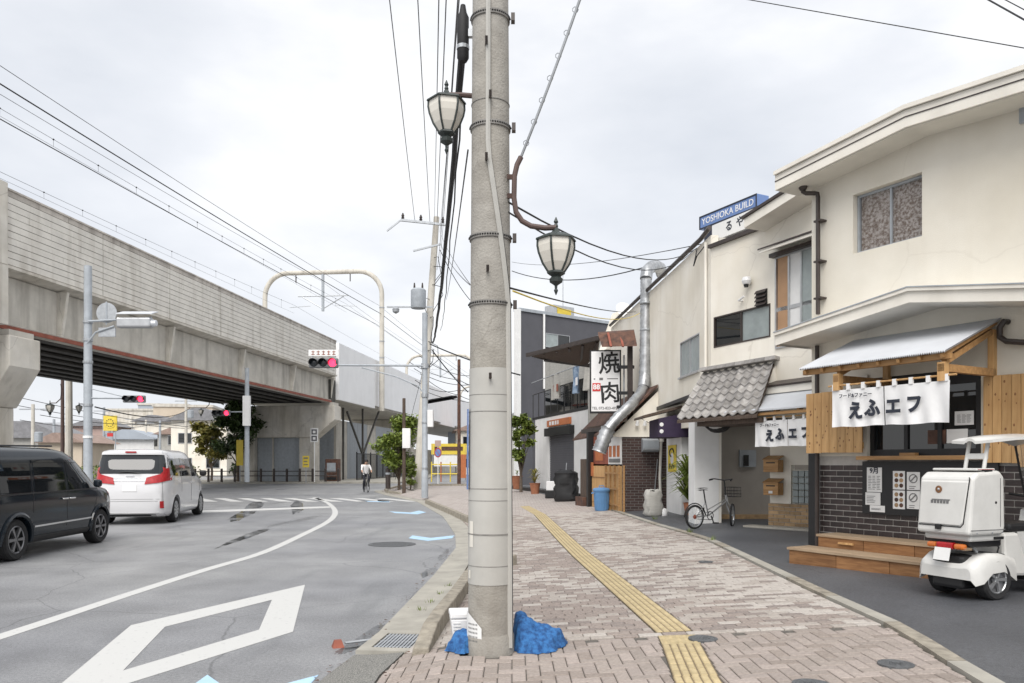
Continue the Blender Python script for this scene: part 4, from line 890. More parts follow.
# downpipe with rain head
dp = MB(); s_ = aP(818, 0, -.09)[0]; zt = aP(818, 198)[1]; zc = c0[1] + .3
h_ = aP(803, 186, -.2)
zh = aP(803, 194, -.2)[1]; dp.tube([(h_[0], -.2, h_[1] - .02), (h_[0], -.2, zh + .03), (h_[0] + .04, -.19, zh), (s_ - .05, -.10, zh - .005), (s_ - .01, -.09, zh - .02), (s_, -.09, zh - .07), (s_, -.09, zc)], .030, 10)
dp.tube([(s_ - .03, -.07, c0[1] - .12), (s_ - .03, -.07, zb_ + .6), (s_ + .03, -.07, zb_ + .52), (s_ - .03, -.07, zb_ + .42), (s_ - .03, -.07, GA - .1)], .030, 10)
d_ = dp.build('downpipe', M['brown'], bA, smooth=True)
MB().lathe([(.04, -.08), (.07, -.02), (.074, .07), (.06, .08), (.0, .07)], 12, Matrix.Translation((h_[0], -.2, h_[1] + .02))).build('rain_head', M['brown'], d_, smooth=True)
for z in (zt - .35, zt - .9, zt - 1.4): MB().box(s_ - .05, s_ + .07, -.12, 0, z - .012, z + .012).build('pipe_clip', M['brown'], d_)
# bent brown pipe at the right
q = aP(1008, 330)
MB().tube([(q[0], .02, aP(1008, 322)[1]), (q[0], -.08, aP(1008, 322)[1]), (q[0] - .04, -.09, aP(1008, 328)[1]), (q[0] - .04, -.09, aP(1008, 337)[1]), (q[0] + .03, -.09, aP(1010, 342)[1]), (q[0] + 1.6, -.09, aP(1024, 342)[1] - .3)], .032, 10).build('bent_pipe', M['brown'], bA, smooth=True)
# serving window: dark frame, glass, sheets of paper taped inside
sw = MB(); f = .07
sw.box(v0, v1, .02, .10, vz1 - .16, vz1).box(v0, v1, .02, .10, vz0, vz0 + .08).box(v0, v0 + f, .02, .1, vz0 + .08, vz1 - .16).box(v1 - f, v1, .02, .1, vz0 + .08, vz1 - .16)
swo = sw.build('serving_window', M['black'], bA)
for k in range(3):
    a = v0 + f + (v1 - v0 - 2 * f) * k / 3; b = v0 + f + (v1 - v0 - 2 * f) * (k + 1) / 3
    MB().box(a, b, .055, .061, vz0 + .08, vz1 - .16).build('pane', M['glass'], swo)
    if k: MB().box(a - .025, a + .025, .03, .09, vz0 + .08, vz1 - .16).build('mullion', M['black'], swo)
MB().box(v0, v1, .12, .16, vz0, vz1).build('room_backing', M['black'], swo)
def board_px(parent, x0, y0, x1, y1, y, m, name, t=.006):
    a, b = aP(x0, y1, y), aP(x1, y0, y); return MB().box(a[0], b[0], y - t, y, aP((x0 + x1) / 2, y1, y)[1], aP((x0 + x1) / 2, y0, y)[1]).build(name, M[m], parent)
def print_lines(parent, s0, s1, z0, z1, y, n, m='grey_ink', cols=1):
    mb = MB(); h = (z1 - z0) / n
    for i in range(n):
        for c in range(cols):
            a = s0 + (s1 - s0) * c / cols; b = a + (s1 - s0) / cols * rnd.uniform(.55, .9); mb.box(a, b, y - .0015, y, z0 + h * i + h * .3, z0 + h * i + h * .62)
    return mb.build('printed_lines', M[m], parent)
for (x0, y0, x1, y1) in ((955, 411, 974, 425), (947, 429, 968, 443)):
    pb = board_px(swo, x0, y0, x1, y1, .052, 'paper', 'taped_sheet'); a, b = aP(x0, y1, .052), aP(x1, y0, .052)
    if y0 < 420: print_lines(pb, a[0] + .03, b[0] - .02, a[1] + .02, b[1] - .03, .0455, 8, cols=3)
pk = board_px(swo, 928, 430, 946, 444, .053, 'rust', 'brown_poster')
MB().box(v0 - .06, v1 + .06, -.16, .02, vz0 - .05, vz0 - .002).build('counter', M['woodh'], bA); MB().box(v0 + .5, v0 + .7, -.10, -.02, vz0, vz0 + .035).build('small_tray', M['woodh'], bA)
# brick plinth wall: bricks one by one
bz0, bz1 = GA - .02, vz0 - .06
b0, b1 = aP(817, 500)[0], SE
MB().box(b0, b1, .012, T, bz0, zb_).build('plinth', M['mortar'], bA)
BH, BL = .076, .205
bk = MB().box(.0055, BL - .0055, 0, .02, .006, BH - .006).mesh('brick', M['brickd']); bh = MB().box(.004, BL / 2 - .004, 0, .02, .005, BH - .005).mesh('brick', M['brickd'])
pan0, pan1 = aP(864, 470)[0], aP(1000, 470)[0]; panz0 = aP(864, 513)[1]
cnt = 0; r = 0; z = bz0; far = MB()
while z + BH < bz1 + .01:
    s = b0; k = 0
    while s < b1 - .02:
        half = (r % 2 == 1 and k == 0); ln = BL / 2 if half else BL
        hid = pan0 - .0 < s and s + ln < pan1 and z > panz0
        if not hid:
            if s < 3.1 and z > .25: link('brick', bh if half else bk, bA, (s, .004, z)); cnt += 1
            else: far.box(s + .004, s + ln - .004, .004, .024, z + .005, z + BH - .005)
        s += ln; k += 1
    z += BH; r += 1
far.build('bricks_beyond', M['brickd'], bA)['kind'] = 'stuff'
MB().box(b0 - .12, b0 - .004, -.03, T, GA - .05, zb_ + .04).build('corner_post', M['black'], bA); MB().tube([(b0 + .055, -.03, GA), (b0 + .055, -.03, zb_)], .012, 6).build('thin_conduit', M['steel'], bA)
# black menu board with sheets
MB().box(pan0, pan1, -.035, -.01, panz0, bz1 - .01).build('black_menu_board', M['black'], bA)
def menu(x0, y0, x1, y1, head=None, pics=False):
    y = -.04; pb = board_px(bA, x0, y0, x1, y1, y, 'paper', 'menu_sheet', .003); a, b = aP(x0, y1, y), aP(x1, y0, y); w_ = b[0] - a[0]; h_ = b[1] - a[1]
    if head: text(head, M['ink'], pb, ((a[0] + b[0]) / 2, y - .005, b[1] - h_ * .14), UP, w_ * .40, bold=.002); print_lines(pb, a[0] + .02, b[0] - .01, a[1] + .03, b[1] - h_ * .32, y - .0035, 9, cols=3)
    elif pics:
        for k in range(3):
            for c in range(2): MB().lathe([(w_ * .17, 0), (0, .002)], 10, Matrix.Translation((a[0] + w_ * (.3 + .4 * c), y - .0035, a[1] + h_ * (.22 + .28 * k))) @ Matrix.Rotation(R(90), 4, 'X')).build('picture', M['rust'] if (k + c) % 2 else M['brickt'], pb)
    else: print_lines(pb, a[0] + .02, b[0] - .02, a[1] + .03, b[1] - .04, y - .0035, 5)
def no_sign(x0, y0, x1, y1):
    y = -.04; pb = board_px(bA, x0, y0, x1, y1, y, 'paper', 'menu_sheet', .003); a, b = aP(x0, y1, y), aP(x1, y0, y)
    c = ((a[0] + b[0]) / 2, (a[1] + b[1]) / 2 + .03); MB().tube([(c[0] + .05 * math.cos(t * .42), y - .005, c[1] + .05 * math.sin(t * .42)) for t in range(16)], .006, 5).build('ring_mark', M['grey_ink'], pb); MB().beam((c[0] - .035, y - .005, c[1] - .035), (c[0] + .035, y - .005, c[1] + .035), .01, .012).build('bar_mark', M['grey_ink'], pb); print_lines(pb, a[0] + .03, b[0] - .03, a[1] + .01, a[1] + .06, y - .0035, 2)
menu(867, 467.5, 882, 492, head='9月'); menu(865.5, 492.5, 880.5, 505); menu(870, 505.5, 885, 512)
menu(893, 471, 905, 489.5, pics=True); menu(893, 490.5, 905, 509, pics=True)
no_sign(907, 472, 920, 490); no_sign(907, 491, 920, 509)
# wooden shutters of vertical planks with knots
def planks(name, x0, x1, zb0, zb1, y, n, label):
    sh = MB(); sh.box(x0 + .01, x1 - .01, y + .022, y + .05, zb0 + .05, zb0 + .13).box(x0 + .01, x1 - .01, y + .022, y + .05, zb1 - .13, zb1 - .05)
    so_ = sh.build(name, M['wood'], bA); wd = (x1 - x0) / n; pm = MB().box(.003, wd - .003, 0, .022, 0, zb1 - zb0).mesh('plank', M['wood'])
    for k in range(n):
        p_ = link('plank', pm, so_, (x0 + k * wd, y, zb0 + rnd.uniform(-.004, .004)))
        kb = MB()
        for _ in range(6):
            r_ = rnd.uniform(.006, .012); kb.lathe([(r_, 0), (r_ * .7, .0015), (0, .0015)], 8, Matrix.Translation((rnd.uniform(.02, wd - .02), 0, rnd.uniform(.04, zb1 - zb0 - .04))) @ Matrix.Diagonal((1, 1, 1.6, 1)) @ Matrix.Rotation(R(90), 4, 'X'))
        kb.build('knot', M['knot'], p_)
a, b = aP(806, 452, -.16), aP(862, 394, -.16)
planks('left_shutter', a[0], b[0], aP(806, 453, -.16)[1], aP(806, 394, -.16)[1], -.16, 7, '')
MB().box(aP(863.5, 0)[0], aP(869, 0)[0], -.04, .1, bz1, vz1 + .05).build('window_post', M['soffit'], bA)
a = aP(983, 450, -.05); planks('right_shutter', a[0], a[0] + 1.3, aP(983, 463, -.05)[1], aP(983, 377, -.05)[1], -.05, 13, '')
# shop awning: corrugated white sheet on cedar brackets
AO = -1.06
f0, f1 = aP(799, 367.5, AO), aP(945.5, 351, AO); bk1 = aP(1003, 318); zbk = bk1[1]; zf = (f0[1] + f1[1]) / 2 - .01
aw = empty('shop_awning', FA.w(f0[0], 0, zf), FA.rz, 'white corrugated sheet awning on cedar brackets above the serving window', 'awning')
Lw = f1[0] - f0[0] + .0; dz = zbk - zf
rows = []; NC = 150
for j in range(2):
    yy_ = (AO, -.004)[j]; rows.append([(Lw * i / NC, yy_, (0, dz)[j] + .010 * math.cos(i * math.pi)) for i in range(NC + 1)])
mb = MB(); mb.grid(rows); mb.grid([[(x, y_, z - .006) for x, y_, z in r] for r in rows][::-1]); mb.build('corrugated_sheet', M['tin'], aw)
for k in range(8):
    x = .06 + (Lw - .12) * k / 7; MB().beam((x, AO + .03, -.04 + .0), (x, -.02, dz - .04), .035, .045).build('rafter', M['woodh'], aw)
MB().beam((0, AO + .10, -.085 + dz * .1), (Lw, AO + .10, -.085 + dz * .1), .06, .06).build('purlin', M['woodh'], aw)
for x in (FA.x(838, AO + .1) - f0[0], FA.x(943, AO + .1) - f0[0]):
    MB().beam((x, -.02, dz - .12), (x, -.02, -.20), .07, .08).build('wall_post', M['wood'], aw); MB().beam((x, -.02, -.16), (x, AO + .06, -.16), .07, .08).build('bracket_beam', M['woodh'], aw); MB().beam((x, AO + .12, -.10), (x, -.06, dz - .14), .05, .06).build('brace', M['woodh'], aw); MB().beam((x, AO + .10, -.10), (x, AO + .10, -.30), .08, .08).build('hanging_post', M['wood'], aw)
# noren banner
def noren(name, F_, px0, px1, pyt0, pyt1, pyb0, y, ground, label, big, small, hide=None, scale=1.0):
    a, b = F_.px(px0, pyt0, y), F_.px(px1, pyt1, y); zt = (a[1] + b[1]) / 2; zb = F_.px(px0, pyb0, y)[1]; W = b[0] - a[0]; H = zt - zb
    o = empty(name, F_.w(a[0], y, zb), F_.rz, label, 'banner')
    MB().tube([(-.05, 0, H + .02), (W + .07, 0, H + .02)], .011, 8).build('bamboo_rod', M['wood'], o)
    sp = W * .475
    for i, (s0, s1) in enumerate(((0, sp - .006), (sp + .006, W))):
        rows = []; n = 26
        for k in range(7):
            z = (H - .035) * k / 6; amp = .014 * (1 - k / 6) + .003
            rows.append([(s0 + (s1 - s0) * j / n, amp * math.sin(j * .8 + i * 2 + k * .25) + amp * .6 * math.sin(j * .33 + i), z + .006 * math.sin(j * .35 + i) * (1 - k / 6)) for j in range(n + 1)])
        mb = MB(); mb.grid(rows); mb.build('cloth_panel', M['cloth'], o, smooth=True)
    for k in range(8):
        x = .01 + (W - .07) * k / 7; MB().box(x, x + .045, -.014, .014, H - .04, H + .034).build('loop', M['cloth'], o)
    s = H * .42
    for ch, x, dzz, sc in (('え', .235, .36, 1), ('ふ', .385, .40, 1), ('エ', .565, .41, .95), ('フ', .735, .43, .95)):
        q = text(ch, M['ink'], o, (W * x, -.026, H * dzz), UP, s * sc * 1.08, ext=.001, bold=.0105 * scale, sx=.92)
    text(small, M['ink'], o, (W * .23, -.026, H * .76), UP, s * .29, ext=.001, bold=.0015 * scale)
    return o
noren('noren', FA, 832, 950, 389, 375.5, 427.5, -.98, 0, 'large white cotton banner with navy lettering over the serving window', 'えふエフ', 'フード&ファニー')
# cedar deck steps in front
y0 = -.86
a = aP(789, 562, -.84); sl_ = a[0]
stp = empty('wooden_steps', FA.w(sl_, 0, GA), FA.rz, 'two-tier cedar deck step in front of the dark brick wall', 'steps')
zt1 = FA.px(789, 547, -.84)[1] - GA; sr = 2.45 - sl_; zt2 = FA.px(809, 533, -.44)[1] - GA
for (yy0, yy1, zl, zh, x0) in ((-.84, -.44, 0, zt1, 0), (-.44, -.03, zt1 + .001, zt2, .13)):
    for k in range(3): x_ = x0 + (sr - x0) * k / 3; x2 = x0 + (sr - x0) * (k + 1) / 3; MB().box(x_ + .004, x2 - .004, yy0, yy0 + .035, zl - (.05 if zl == 0 else 0), zh - .032).build('riser_board', M['step'], stp)
    MB().box(x0, x0 + .03, yy0 + .037, yy1, zl - (.05 if zl == 0 else 0), zh - .032).build('end_board', M['step'], stp)
    n = 4; d_ = (yy1 - yy0 + .02) / n
    for k in range(n): MB().box(x0 - .02, sr, yy0 - .02 + k * d_ + .003, yy0 - .02 + (k + 1) * d_ - .003, zh - .03, zh + rnd.uniform(-.001, .001)).build('tread_board', M['woodold'], stp)
MB().box(.45, .66, -.47, -.442, zt1 + .06, zt1 + .085).build('pale_batten', M['wood'], stp)

# ================================================================ BUILDING B/C: cream house with tiled porch, set back
FB = Frame(4.11, 16.12, .428, -.904); FC = Frame(4.11, 16.12, .058, -.998)
bB = empty('porch_house', FB.w(0, 0, 0), FB.rz, 'weathered cream house with tiled porch roof, behind the corner of the shop house', 'building')
def bP(px, py, b=0): return FB.px(px, py, b)
def cP(px, py, b=0): return FC.px(px, py, b)
ztB = 6.02; zcB = 3.0
x770 = bP(770, 0)[0]; XE = 6.5
wins = [(bP(714, 0)[0], bP(770.5, 0)[0], bP(714, 348)[1], bP(714, 317.5)[1]), (bP(776, 0)[0], bP(818, 0)[0] + .25, bP(776, 349)[1], bP(776, 258)[1])]
mb = MB(); (a0, a1, z0, z1), (q0, q1, y0_, y1_) = wins
wallstrip(mb, 0, a0, zcB, ztB); wallstrip(mb, a0, a1, zcB, z0); wallstrip(mb, a0, a1, z1, ztB); wallstrip(mb, a1, q0, zcB, ztB + .0)
rB = lambda s: bP(770, 226)[1] + (s - x770) * .42
wallstrip(mb, q0, q1, zcB, y0_); wallstrip(mb, q0, q1, y1_, lambda s: min(rB(s), 6.9)); wallstrip(mb, q1, XE, zcB, lambda s: min(rB(s), 6.9))
mb.build('wall', M['cream_b'], bB); MB().box(a1, q0, -.0, .02, ztB, ztB + .1).build('wall_top', M['cream_b'], bB)
MB().box(-.02, x770 + .1, -.07, .2, ztB, ztB + .07).build('parapet_cap', M['brown'], bB)
window(bB, a0, a1, z0, z1, [M['glass'], M['frost']], fm='brown', y=-.01, sill=False)
MB().box(a0, a1, .1, .16, z0, z1).build('room_backing', M['black'], bB)
wn = window(bB, q0, q1, y0_, y1_, [mat('curtain_orange', (.42, .25, .14), .6, .1, 3), M['paper'], M['frost'], M['frost']], fm='alu', y=-.03, sill=False, split=3)
MB().box(q0, q1, .0, .03, (y0_ + y1_) / 2 - .16, (y0_ + y1_) / 2 - .09).build('transom', M['alu'], wn); MB().box(q0, q1, .1, .16, y0_, y1_).build('room_backing', M['soffit'], wn)
MB().box(q0 - .06, q1 + .1, -.12, .02, y1_, y1_ + .07).build('window_head', M['brown'], bB)
hz = bP(762, 251, -.35)
mb = MB(); mb.prism([(hz[0], -.42, hz[1]), (hz[0], 0, hz[1] + .16), (hz[0], 0, hz[1] + .08), (hz[0], -.42, hz[1] - .05)], (2.2, 0, 0)); mb.build('window_hood', M['trim'], bB)
MB().prism([(hz[0] - .02, -.44, hz[1] + .002), (hz[0] - .02, 0, hz[1] + .162), (hz[0] - .02, 0, hz[1] + .19), (hz[0] - .02, -.44, hz[1] + .03)], (2.24, 0, 0)).build('hood_cover', M['brown'], bB)
# upper gable verge
g0 = bP(744, 219, -.5); g1 = bP(797, 185, -.5); k_ = (g1[1] - g0[1]) / (g1[0] - g0[0])
gx = 3.1; mb = MB(); mb.prism([(g0[0], -.5, g0[1] - .17), (gx, -.5, g0[1] - .17 + k_ * (gx - g0[0])), (gx, -.5, g0[1] + k_ * (gx - g0[0])), (g0[0], -.5, g0[1])], (0, 6.0, 0)); rfB = mb.build('roof', M['trim'], bB)
mb = MB(); mb.prism([(g0[0] - .04, -.54, g0[1] + .002), (gx, -.54, g0[1] + .002 + k_ * (gx - g0[0])), (gx, -.54, g0[1] + .05 + k_ * (gx - g0[0])), (g0[0] - .04, -.54, g0[1] + .05)], (0, 6.1, 0)); mb.build('roof_sheet', M['brown'], rfB)
for (px_, py_) in ((766, 212),): q = bP(px_, py_, -.3); MB().box(q[0] - .1, q[0] + .1, -.45, 0, q[1] - .12, q[1] + .1).build('purlin_end', M['trim'], rfB)
# security lamp, tap, vent on the wall
q = bP(747, 281, -.1); MB().lathe([(0, .09), (.075, .07), (.095, 0), (.07, -.06), (0, -.09)], 14, Matrix.Translation((q[0], -.11, q[1]))).build('dome_lamp', M['whiteclean'], bB, smooth=True); MB().lathe([(.05, -.07), (.04, -.12), (0, -.12)], 12, Matrix.Translation((q[0], -.12, q[1]))).build('lamp_lens', M['black'], bB)
q = bP(746, 300); MB().tube([(q[0] - .1, 0, q[1]), (q[0] - .1, -.1, q[1]), (q[0] + .06, -.1, q[1] + .05)], .02, 6).build('pipe_stub', M['white'], bB)
q0v, q1v = bP(757, 305)[0], bP(767.5, 290)[0]; zv0, zv1 = bP(762, 306)[1], bP(762, 290)[1]
vt = MB().box(q0v, q1v, -.03, 0, zv0, zv1).build('louvre_vent', M['black'], bB)
for k in range(4): z = zv0 + (zv1 - zv0) * (k + .3) / 4; MB().prism([(q0v, -.07, z), (q0v, -.03, z + .05), (q0v, -.03, z + .03), (q0v, -.07, z - .015)], (q1v - q0v, 0, 0)).build('louvre', M['brown'], vt)
# C wall, running away from us
mb = MB(); w1c = (cP(680, 0)[0], cP(699.5, 0)[0]); zc0, zc1 = cP(690, 374)[1], cP(690, 337.5)[1]
def rot(F_): return Matrix.Rotation(F_.rz - FB.rz, 4, 'Z')
mb.M = rot(FC)
wallstrip(mb, -11, w1c[0], 2.4, 6.3); wallstrip(mb, w1c[0], w1c[1], 2.4, zc0); wallstrip(mb, w1c[0], w1c[1], zc1, 6.3); wallstrip(mb, w1c[1], -.0, 2.4, 6.3)
mb.build('street_wall', M['cream_b'], bB)
cw = empty('side_window_frame'); bpy.data.objects.remove(cw)
wo_ = window(bB, w1c[0], w1c[1], zc0, zc1, M['frost'], fm='alu', y=.0, split=1, mull=.03); wo_.rotation_euler = (0, 0, FC.rz - FB.rz)
o = MB(); o.M = rot(FC); o.box(w1c[0], w1c[1], .1, .16, zc0, zc1); o.build('room_backing', M['soffit'], bB)
o = MB(); o.M = rot(FC); o.tube([(.1, -.06, 6.42), (-.5, -.06, 6.36), (-11, -.06, 6.36)], .05, 8); o.build('eaves_pipe', M['brown'], bB, smooth=True)
o = MB(); o.M = rot(FC); o.tube([(-.2, -.05, 6.2), (-.2, -.05, 2.5)], .03, 8); o.build('wall_conduit', M['trim'], bB, smooth=True)
o = MB(); o.M = rot(FC); o.tube([(-.2, -.05, 6.15), (-.3, -.2, 5.95), (-.55, -.2, 5.8), (-.7, -.08, 6.2)], .012, 6); o.build('drip_loop', M['cable'], bB)
o = MB(); o.M = rot(FC); o.box(-11, 0, .17, 9, 6.05, 6.25); o.build('flat_roof', M['concrete'], bB)
o = MB(); o.M = rot(FC); o.box(-11.2, -11, 0, 9, 0, 6.3); o.build('end_wall', M['cream_b'], bB)
# ground floor: column, recess, tiled low wall
gz = .33
def wbox(parent, F_, x0, x1, y0, y1, z0, z1, m, name, bevel=0):
    o = MB(); o.M = Matrix.Rotation(F_.rz - parent.rotation_euler[2], 4, 'Z'); o.box(x0, x1, y0, y1, z0, z1); r = o.build(name, M[m] if isinstance(m, str) else m, parent, bevel=bevel); r.location = Matrix.Rotation(-parent.rotation_euler[2], 4, 'Z') @ (F_.o - parent.location); r.location.z = 0; return r
FW = Frame(4.11, 16.3, 1, 0)                    # square to our view
wbox(bB, FW, -.32, .19, -.1, .45, gz - .2, 2.98, 'white', 'corner_column', .01)
wbox(bB, FW, .19, .24, -.10, .9, gz - .2, 2.98, 'trim', 'door_post')
M['taupe'] = mat('taupe_render', (.36, .33, .295), .9, .06, 2, .2, 60)
wbox(bB, FW, .0, 2.6, 1.0, 1.15, gz - .2, 3.0, 'taupe', 'recess_wall')
wbox(bB, FW, .2, 2.0, .85, 1.0, gz - .1, gz + .12, 'brickt', 'recess_step')
q = bP(745, 420)
wbox(bB, FW, .92, 1.28, .92, 1.0, at(0, 467, 17.2).z, at(0, 450, 17.2).z, 'steelgrey', 'meter_box')
wbox(bB, FW, 1.0, 1.1, .86, .92, at(0, 466, 17.1).z, at(0, 455, 17.1).z, 'black', 'meter_dial')
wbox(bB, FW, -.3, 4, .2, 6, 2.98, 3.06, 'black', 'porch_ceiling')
# cream pier wall right of the recess with letter boxes and glass blocks
FP = Frame(*at(770, 462, 15.2)[:2], .7, -.714)
def pP(px, py, b=0): return FP.px(px, py, b)
p0, p1, p2 = 0, pP(791, 0)[0], pP(810, 0)[0] + .4; zt_ = pP(770, 503)[1]
def pbox(x0, x1, y0, y1, z0, z1, m, name, bevel=0): return wbox(bB, FP, x0, x1, y0, y1, z0, z1, m, name, bevel)
pbox(p0, p1, 0, .15, zt_, 3.0, 'cream_b', 'pier_wall'); pbox(p1, p2, .05, .15, zt_, pP(800, 470)[1], 'cream_b', 'glass_block_wall')
pbox(p1, p2, 0, .15, pP(800, 466)[1] + .02, 3.0, 'cream_b', 'pier_wall_top')
bs = .19
gzz = zt_ + .02
for i in range(4):
    for j in range(int((pP(800, 466)[1] - zt_) / .125)):
        pbox(p1 + .03 + i * .122, p1 + .03 + i * .122 + .112, -.01, .06, gzz + j * .125, gzz + j * .125 + .114, 'frost', 'glass_block', .01)
pbox(p0, p2, -.06, .14, gz - .1, zt_ - .003, 'mortar', 'tiled_plinth')
r_ = 0; z = gz - .02
while z < zt_ - .06:
    s = p0; k = 0
    while s < p2 - .05:
        ln = .11 if (r_ % 2 and k == 0) else .22; ln = min(ln, p2 - s); pbox(s + .005, s + ln - .005, -.072, -.058, z + .005, min(z + .068, zt_ - .004), 'brickt', 'brick'); s += ln; k += 1
    z += .073; r_ += 1
pbox(p0 - .35, p2, -.42, -.075, gz - .15, gz + .05, 'gutter', 'door_step', .01)
for (pya, pyb) in ((460, 472), (483, 495)):
    z0 = pP(772, pyb, -.2)[1]; z1 = pP(772, pya, -.2)[1]; mbx = empty('letter_box', FP.w(.02, -.03, z0), FP.rz, ('upper' if pya == 460 else 'lower') + ' wooden letter box on the cream pier by the small banner', 'letter box')
    x0_ = pP(764, 0, -.22)[0] - 0; MB().box(-.03, .27, -.22, 0, 0, z1 - z0).build('box', M['woodh'], mbx, bevel=.004); MB().prism([(-.04, -.24, z1 - z0 + .001), (.28, -.24, z1 - z0 + .001), (.28, 0, z1 - z0 + .07), (-.04, 0, z1 - z0 + .07)], (0, 0, .018)).build('lid', M['woodh'], mbx); MB().box(.03, .21, -.226, -.221, (z1 - z0) * .72, (z1 - z0) * .82).build('slot', M['black'], mbx)
    MB().box(.08, .16, -.224, -.221, .03, .08).build('name_slip', M['paper'], mbx) if pya != 460 else None
# tiled porch roof: pantiles one by one
t0, t1 = bP(704, 372, 0), bP(774, 363, 0); bo = -.95
bl, brr = bP(677, 422, bo), bP(757, 410, bo)
zt_, zbb = (t0[1] + t1[1]) / 2, (bl[1] + brr[1]) / 2
pr = empty('porch_roof', FB.w(0, 0, zbb), FB.rz, 'small grey pantiled lean-to roof over the porch', 'roof')
NR, NCc = 7, 9
for r in range(NR):
    for c in range(NCc):
        f0_, f1_ = r / NR, (r + 1.15) / NR; fc0, fc1 = c / NCc, (c + 1.06) / NCc
        def pt(fx, fy, dz):
            xl = bl[0] + (t0[0] - bl[0]) * fy; xr = brr[0] + (t1[0] - brr[0]) * fy
            return (xl + (xr - xl) * fx, bo + (0 - bo) * fy, (zt_ - zbb) * fy + dz)
        rows = []; K = 6
        for fy, base in ((f0_, .035), (f1_, .0)):
            rows.append([pt(fc0 + (fc1 - fc0) * k / K, fy, base + .028 * math.cos(k / K * 2 * math.pi * .9 + .3)) for k in range(K + 1)])
        low = [[(x, y, z - .022) for x, y, z in rr2] for rr2 in rows]
        mb = MB(); mb.grid([low[0], rows[0], rows[1], low[1]]); mb.grid([[low[0][0], rows[0][0]], [low[1][0], rows[1][0]]]); mb.build('roof_tile', M['tile'], pr)
mb = MB(); mb.prism([pt(0, 0, -.03), pt(1, 0, -.03), pt(1, 1, -.03), pt(0, 1, -.03)], (0, 0, -.05)); mb.build('roof_boards', M['woodd'], pr)
rt = MB().box(0, .26, -.07, .07, 0, .07).mesh('ridge_tile', M['tile']); 
for k in range(int((t1[0] - t0[0]) / .27) + 1): link('ridge_tile', rt, pr, (t0[0] + k * .27, -.06, zt_ - zbb + .02), (R(-8), 0, 0))
mb = MB(); mb.prism([(t1[0], 0, zt_ - zbb - .08), (t1[0], bo, -.08), (t1[0], 0, -.08)], (.05, 0, 0)); mb.build('gable_board', M['trim'], pr)
MB().box(bl[0] + .5, brr[0], bo + .1, 0, -.16, -.075).build('porch_soffit', M['woodd'], pr)
# second awning and ledge over the entrance
s0, s1 = bP(724, 414, -.9), bP(808, 403, -.9); b_ = bP(745, 398, 0)
aw2 = empty('entrance_awning', FB.w(s0[0], 0, s0[1]), FB.rz, 'pale sheet awning with timber rafters above the recessed entrance', 'awning')
W_ = s1[0] + .9 - s0[0]; dz = b_[1] - s0[1] + .12
mb = MB(); mb.prism([(0, -.9, 0), (W_, -.9, 0), (W_, 0, dz), (.35, 0, dz)], (0, 0, .03)); mb.build('sheet', M['tin'], aw2)
for k in range(6): x = .2 + (W_ - .3) * k / 5; MB().beam((x, -.86, -.03), (x, -.02, dz - .03), .05, .05).build('rafter', M['woodh'], aw2)
MB().beam((.05, -.84, -.05), (W_, -.84, -.05), .05, .05).build('eaves_beam', M['woodh'], aw2)
l0 = bP(757, 393, -.35); lg = MB(); lg.box(l0[0], l0[0] + 2.2, -.35, 0, l0[1] - .04, l0[1] + .08); ld = lg.build('ledge', M['trim'], bB); MB().prism([(l0[0] - .03, -.38, l0[1] + .082), (l0[0] + 2.2, -.38, l0[1] + .082), (l0[0] + 2.2, 0, l0[1] + .2), (l0[0] - .03, 0, l0[1] + .2)], (0, 0, .03)).build('ledge_cover', M['brown'], ld)
zB2 = bP(755, 447, -.75)
noren('noren', FB, 755, 827, 421, 413, 447, -.8, 0, 'smaller white cotton banner with navy lettering at the recessed entrance', 'えふエフ', 'フード&ファニー', scale=1.2)
# coil of dark hose under the porch eave, white pillar with a yellow notice
FC2 = Frame(4.03, 18.6, .058, -.998)
pl = MB(); 
wbox(bB, FC2, -1.35, 0, 0, .3, gz - .3, at(0, 436, 18.9).z, 'white', 'sign_pillar', .01)
yn = empty('yellow_notice', FC2.w(-.75, -.012, at(0, 472, 19.2).z), FC2.rz, 'yellow paper notice on the white pillar beside the bicycle', 'notice')
hN = at(0, 445, 19.2).z - at(0, 472, 19.2).z; MB().box(-.38, .38, -.008, 0, 0, hN).build('board', M['yellow'], yn); text('の', M['ink'], yn, (.02, -.011, hN * .8), UP, .28, sx=1.5) if False else MB().tube([(.2 * math.cos(t * .5), -.012, hN * .72 + .10 * math.sin(t * .5)) for t in range(10)], .02, 5).build('brush_mark', M['ink'], yn)
MB().lathe([(.15, 0), (.13, .003), (0, .003)], 10, Matrix.Translation((.0, -.009, hN * .5)) @ Matrix.Rotation(R(90), 4, 'X')).build('pale_spot', M['paper'], yn); mb = MB()
for k in range(6): mb.beam((-.25 + k * .09, -.013, hN * (.12 + .1 * (k % 2))), (-.2 + k * .09, -.013, hN * (.30 - .05 * (k % 3))), .05, .01, up=(0, 1, 0))
mb.build('brush_lettering', M['ink'], yn)
M['brickwall'], t_, br_, tc2 = brickmat('dark_brick_far', (.045, .028, .026), (.075, .045, .04), (.15, .14, .13), 1.0, .21, .072)
br_.inputs['Mortar Size'].default_value = .006
cmb = t_.nodes.new('ShaderNodeCombineXYZ'); spx = t_.nodes.new('ShaderNodeSeparateXYZ'); t_.links.new(tc2.outputs['Object'], spx.inputs[0]); ad_ = t_.nodes.new('ShaderNodeMath'); t_.links.new(spx.outputs[0], ad_.inputs[0]); t_.links.new(spx.outputs[1], ad_.inputs[1]); t_.links.new(ad_.outputs[0], cmb.inputs[0]); t_.links.new(spx.outputs[2], cmb.inputs[1]); t_.links.new(cmb.outputs[0], br_.inputs[0])
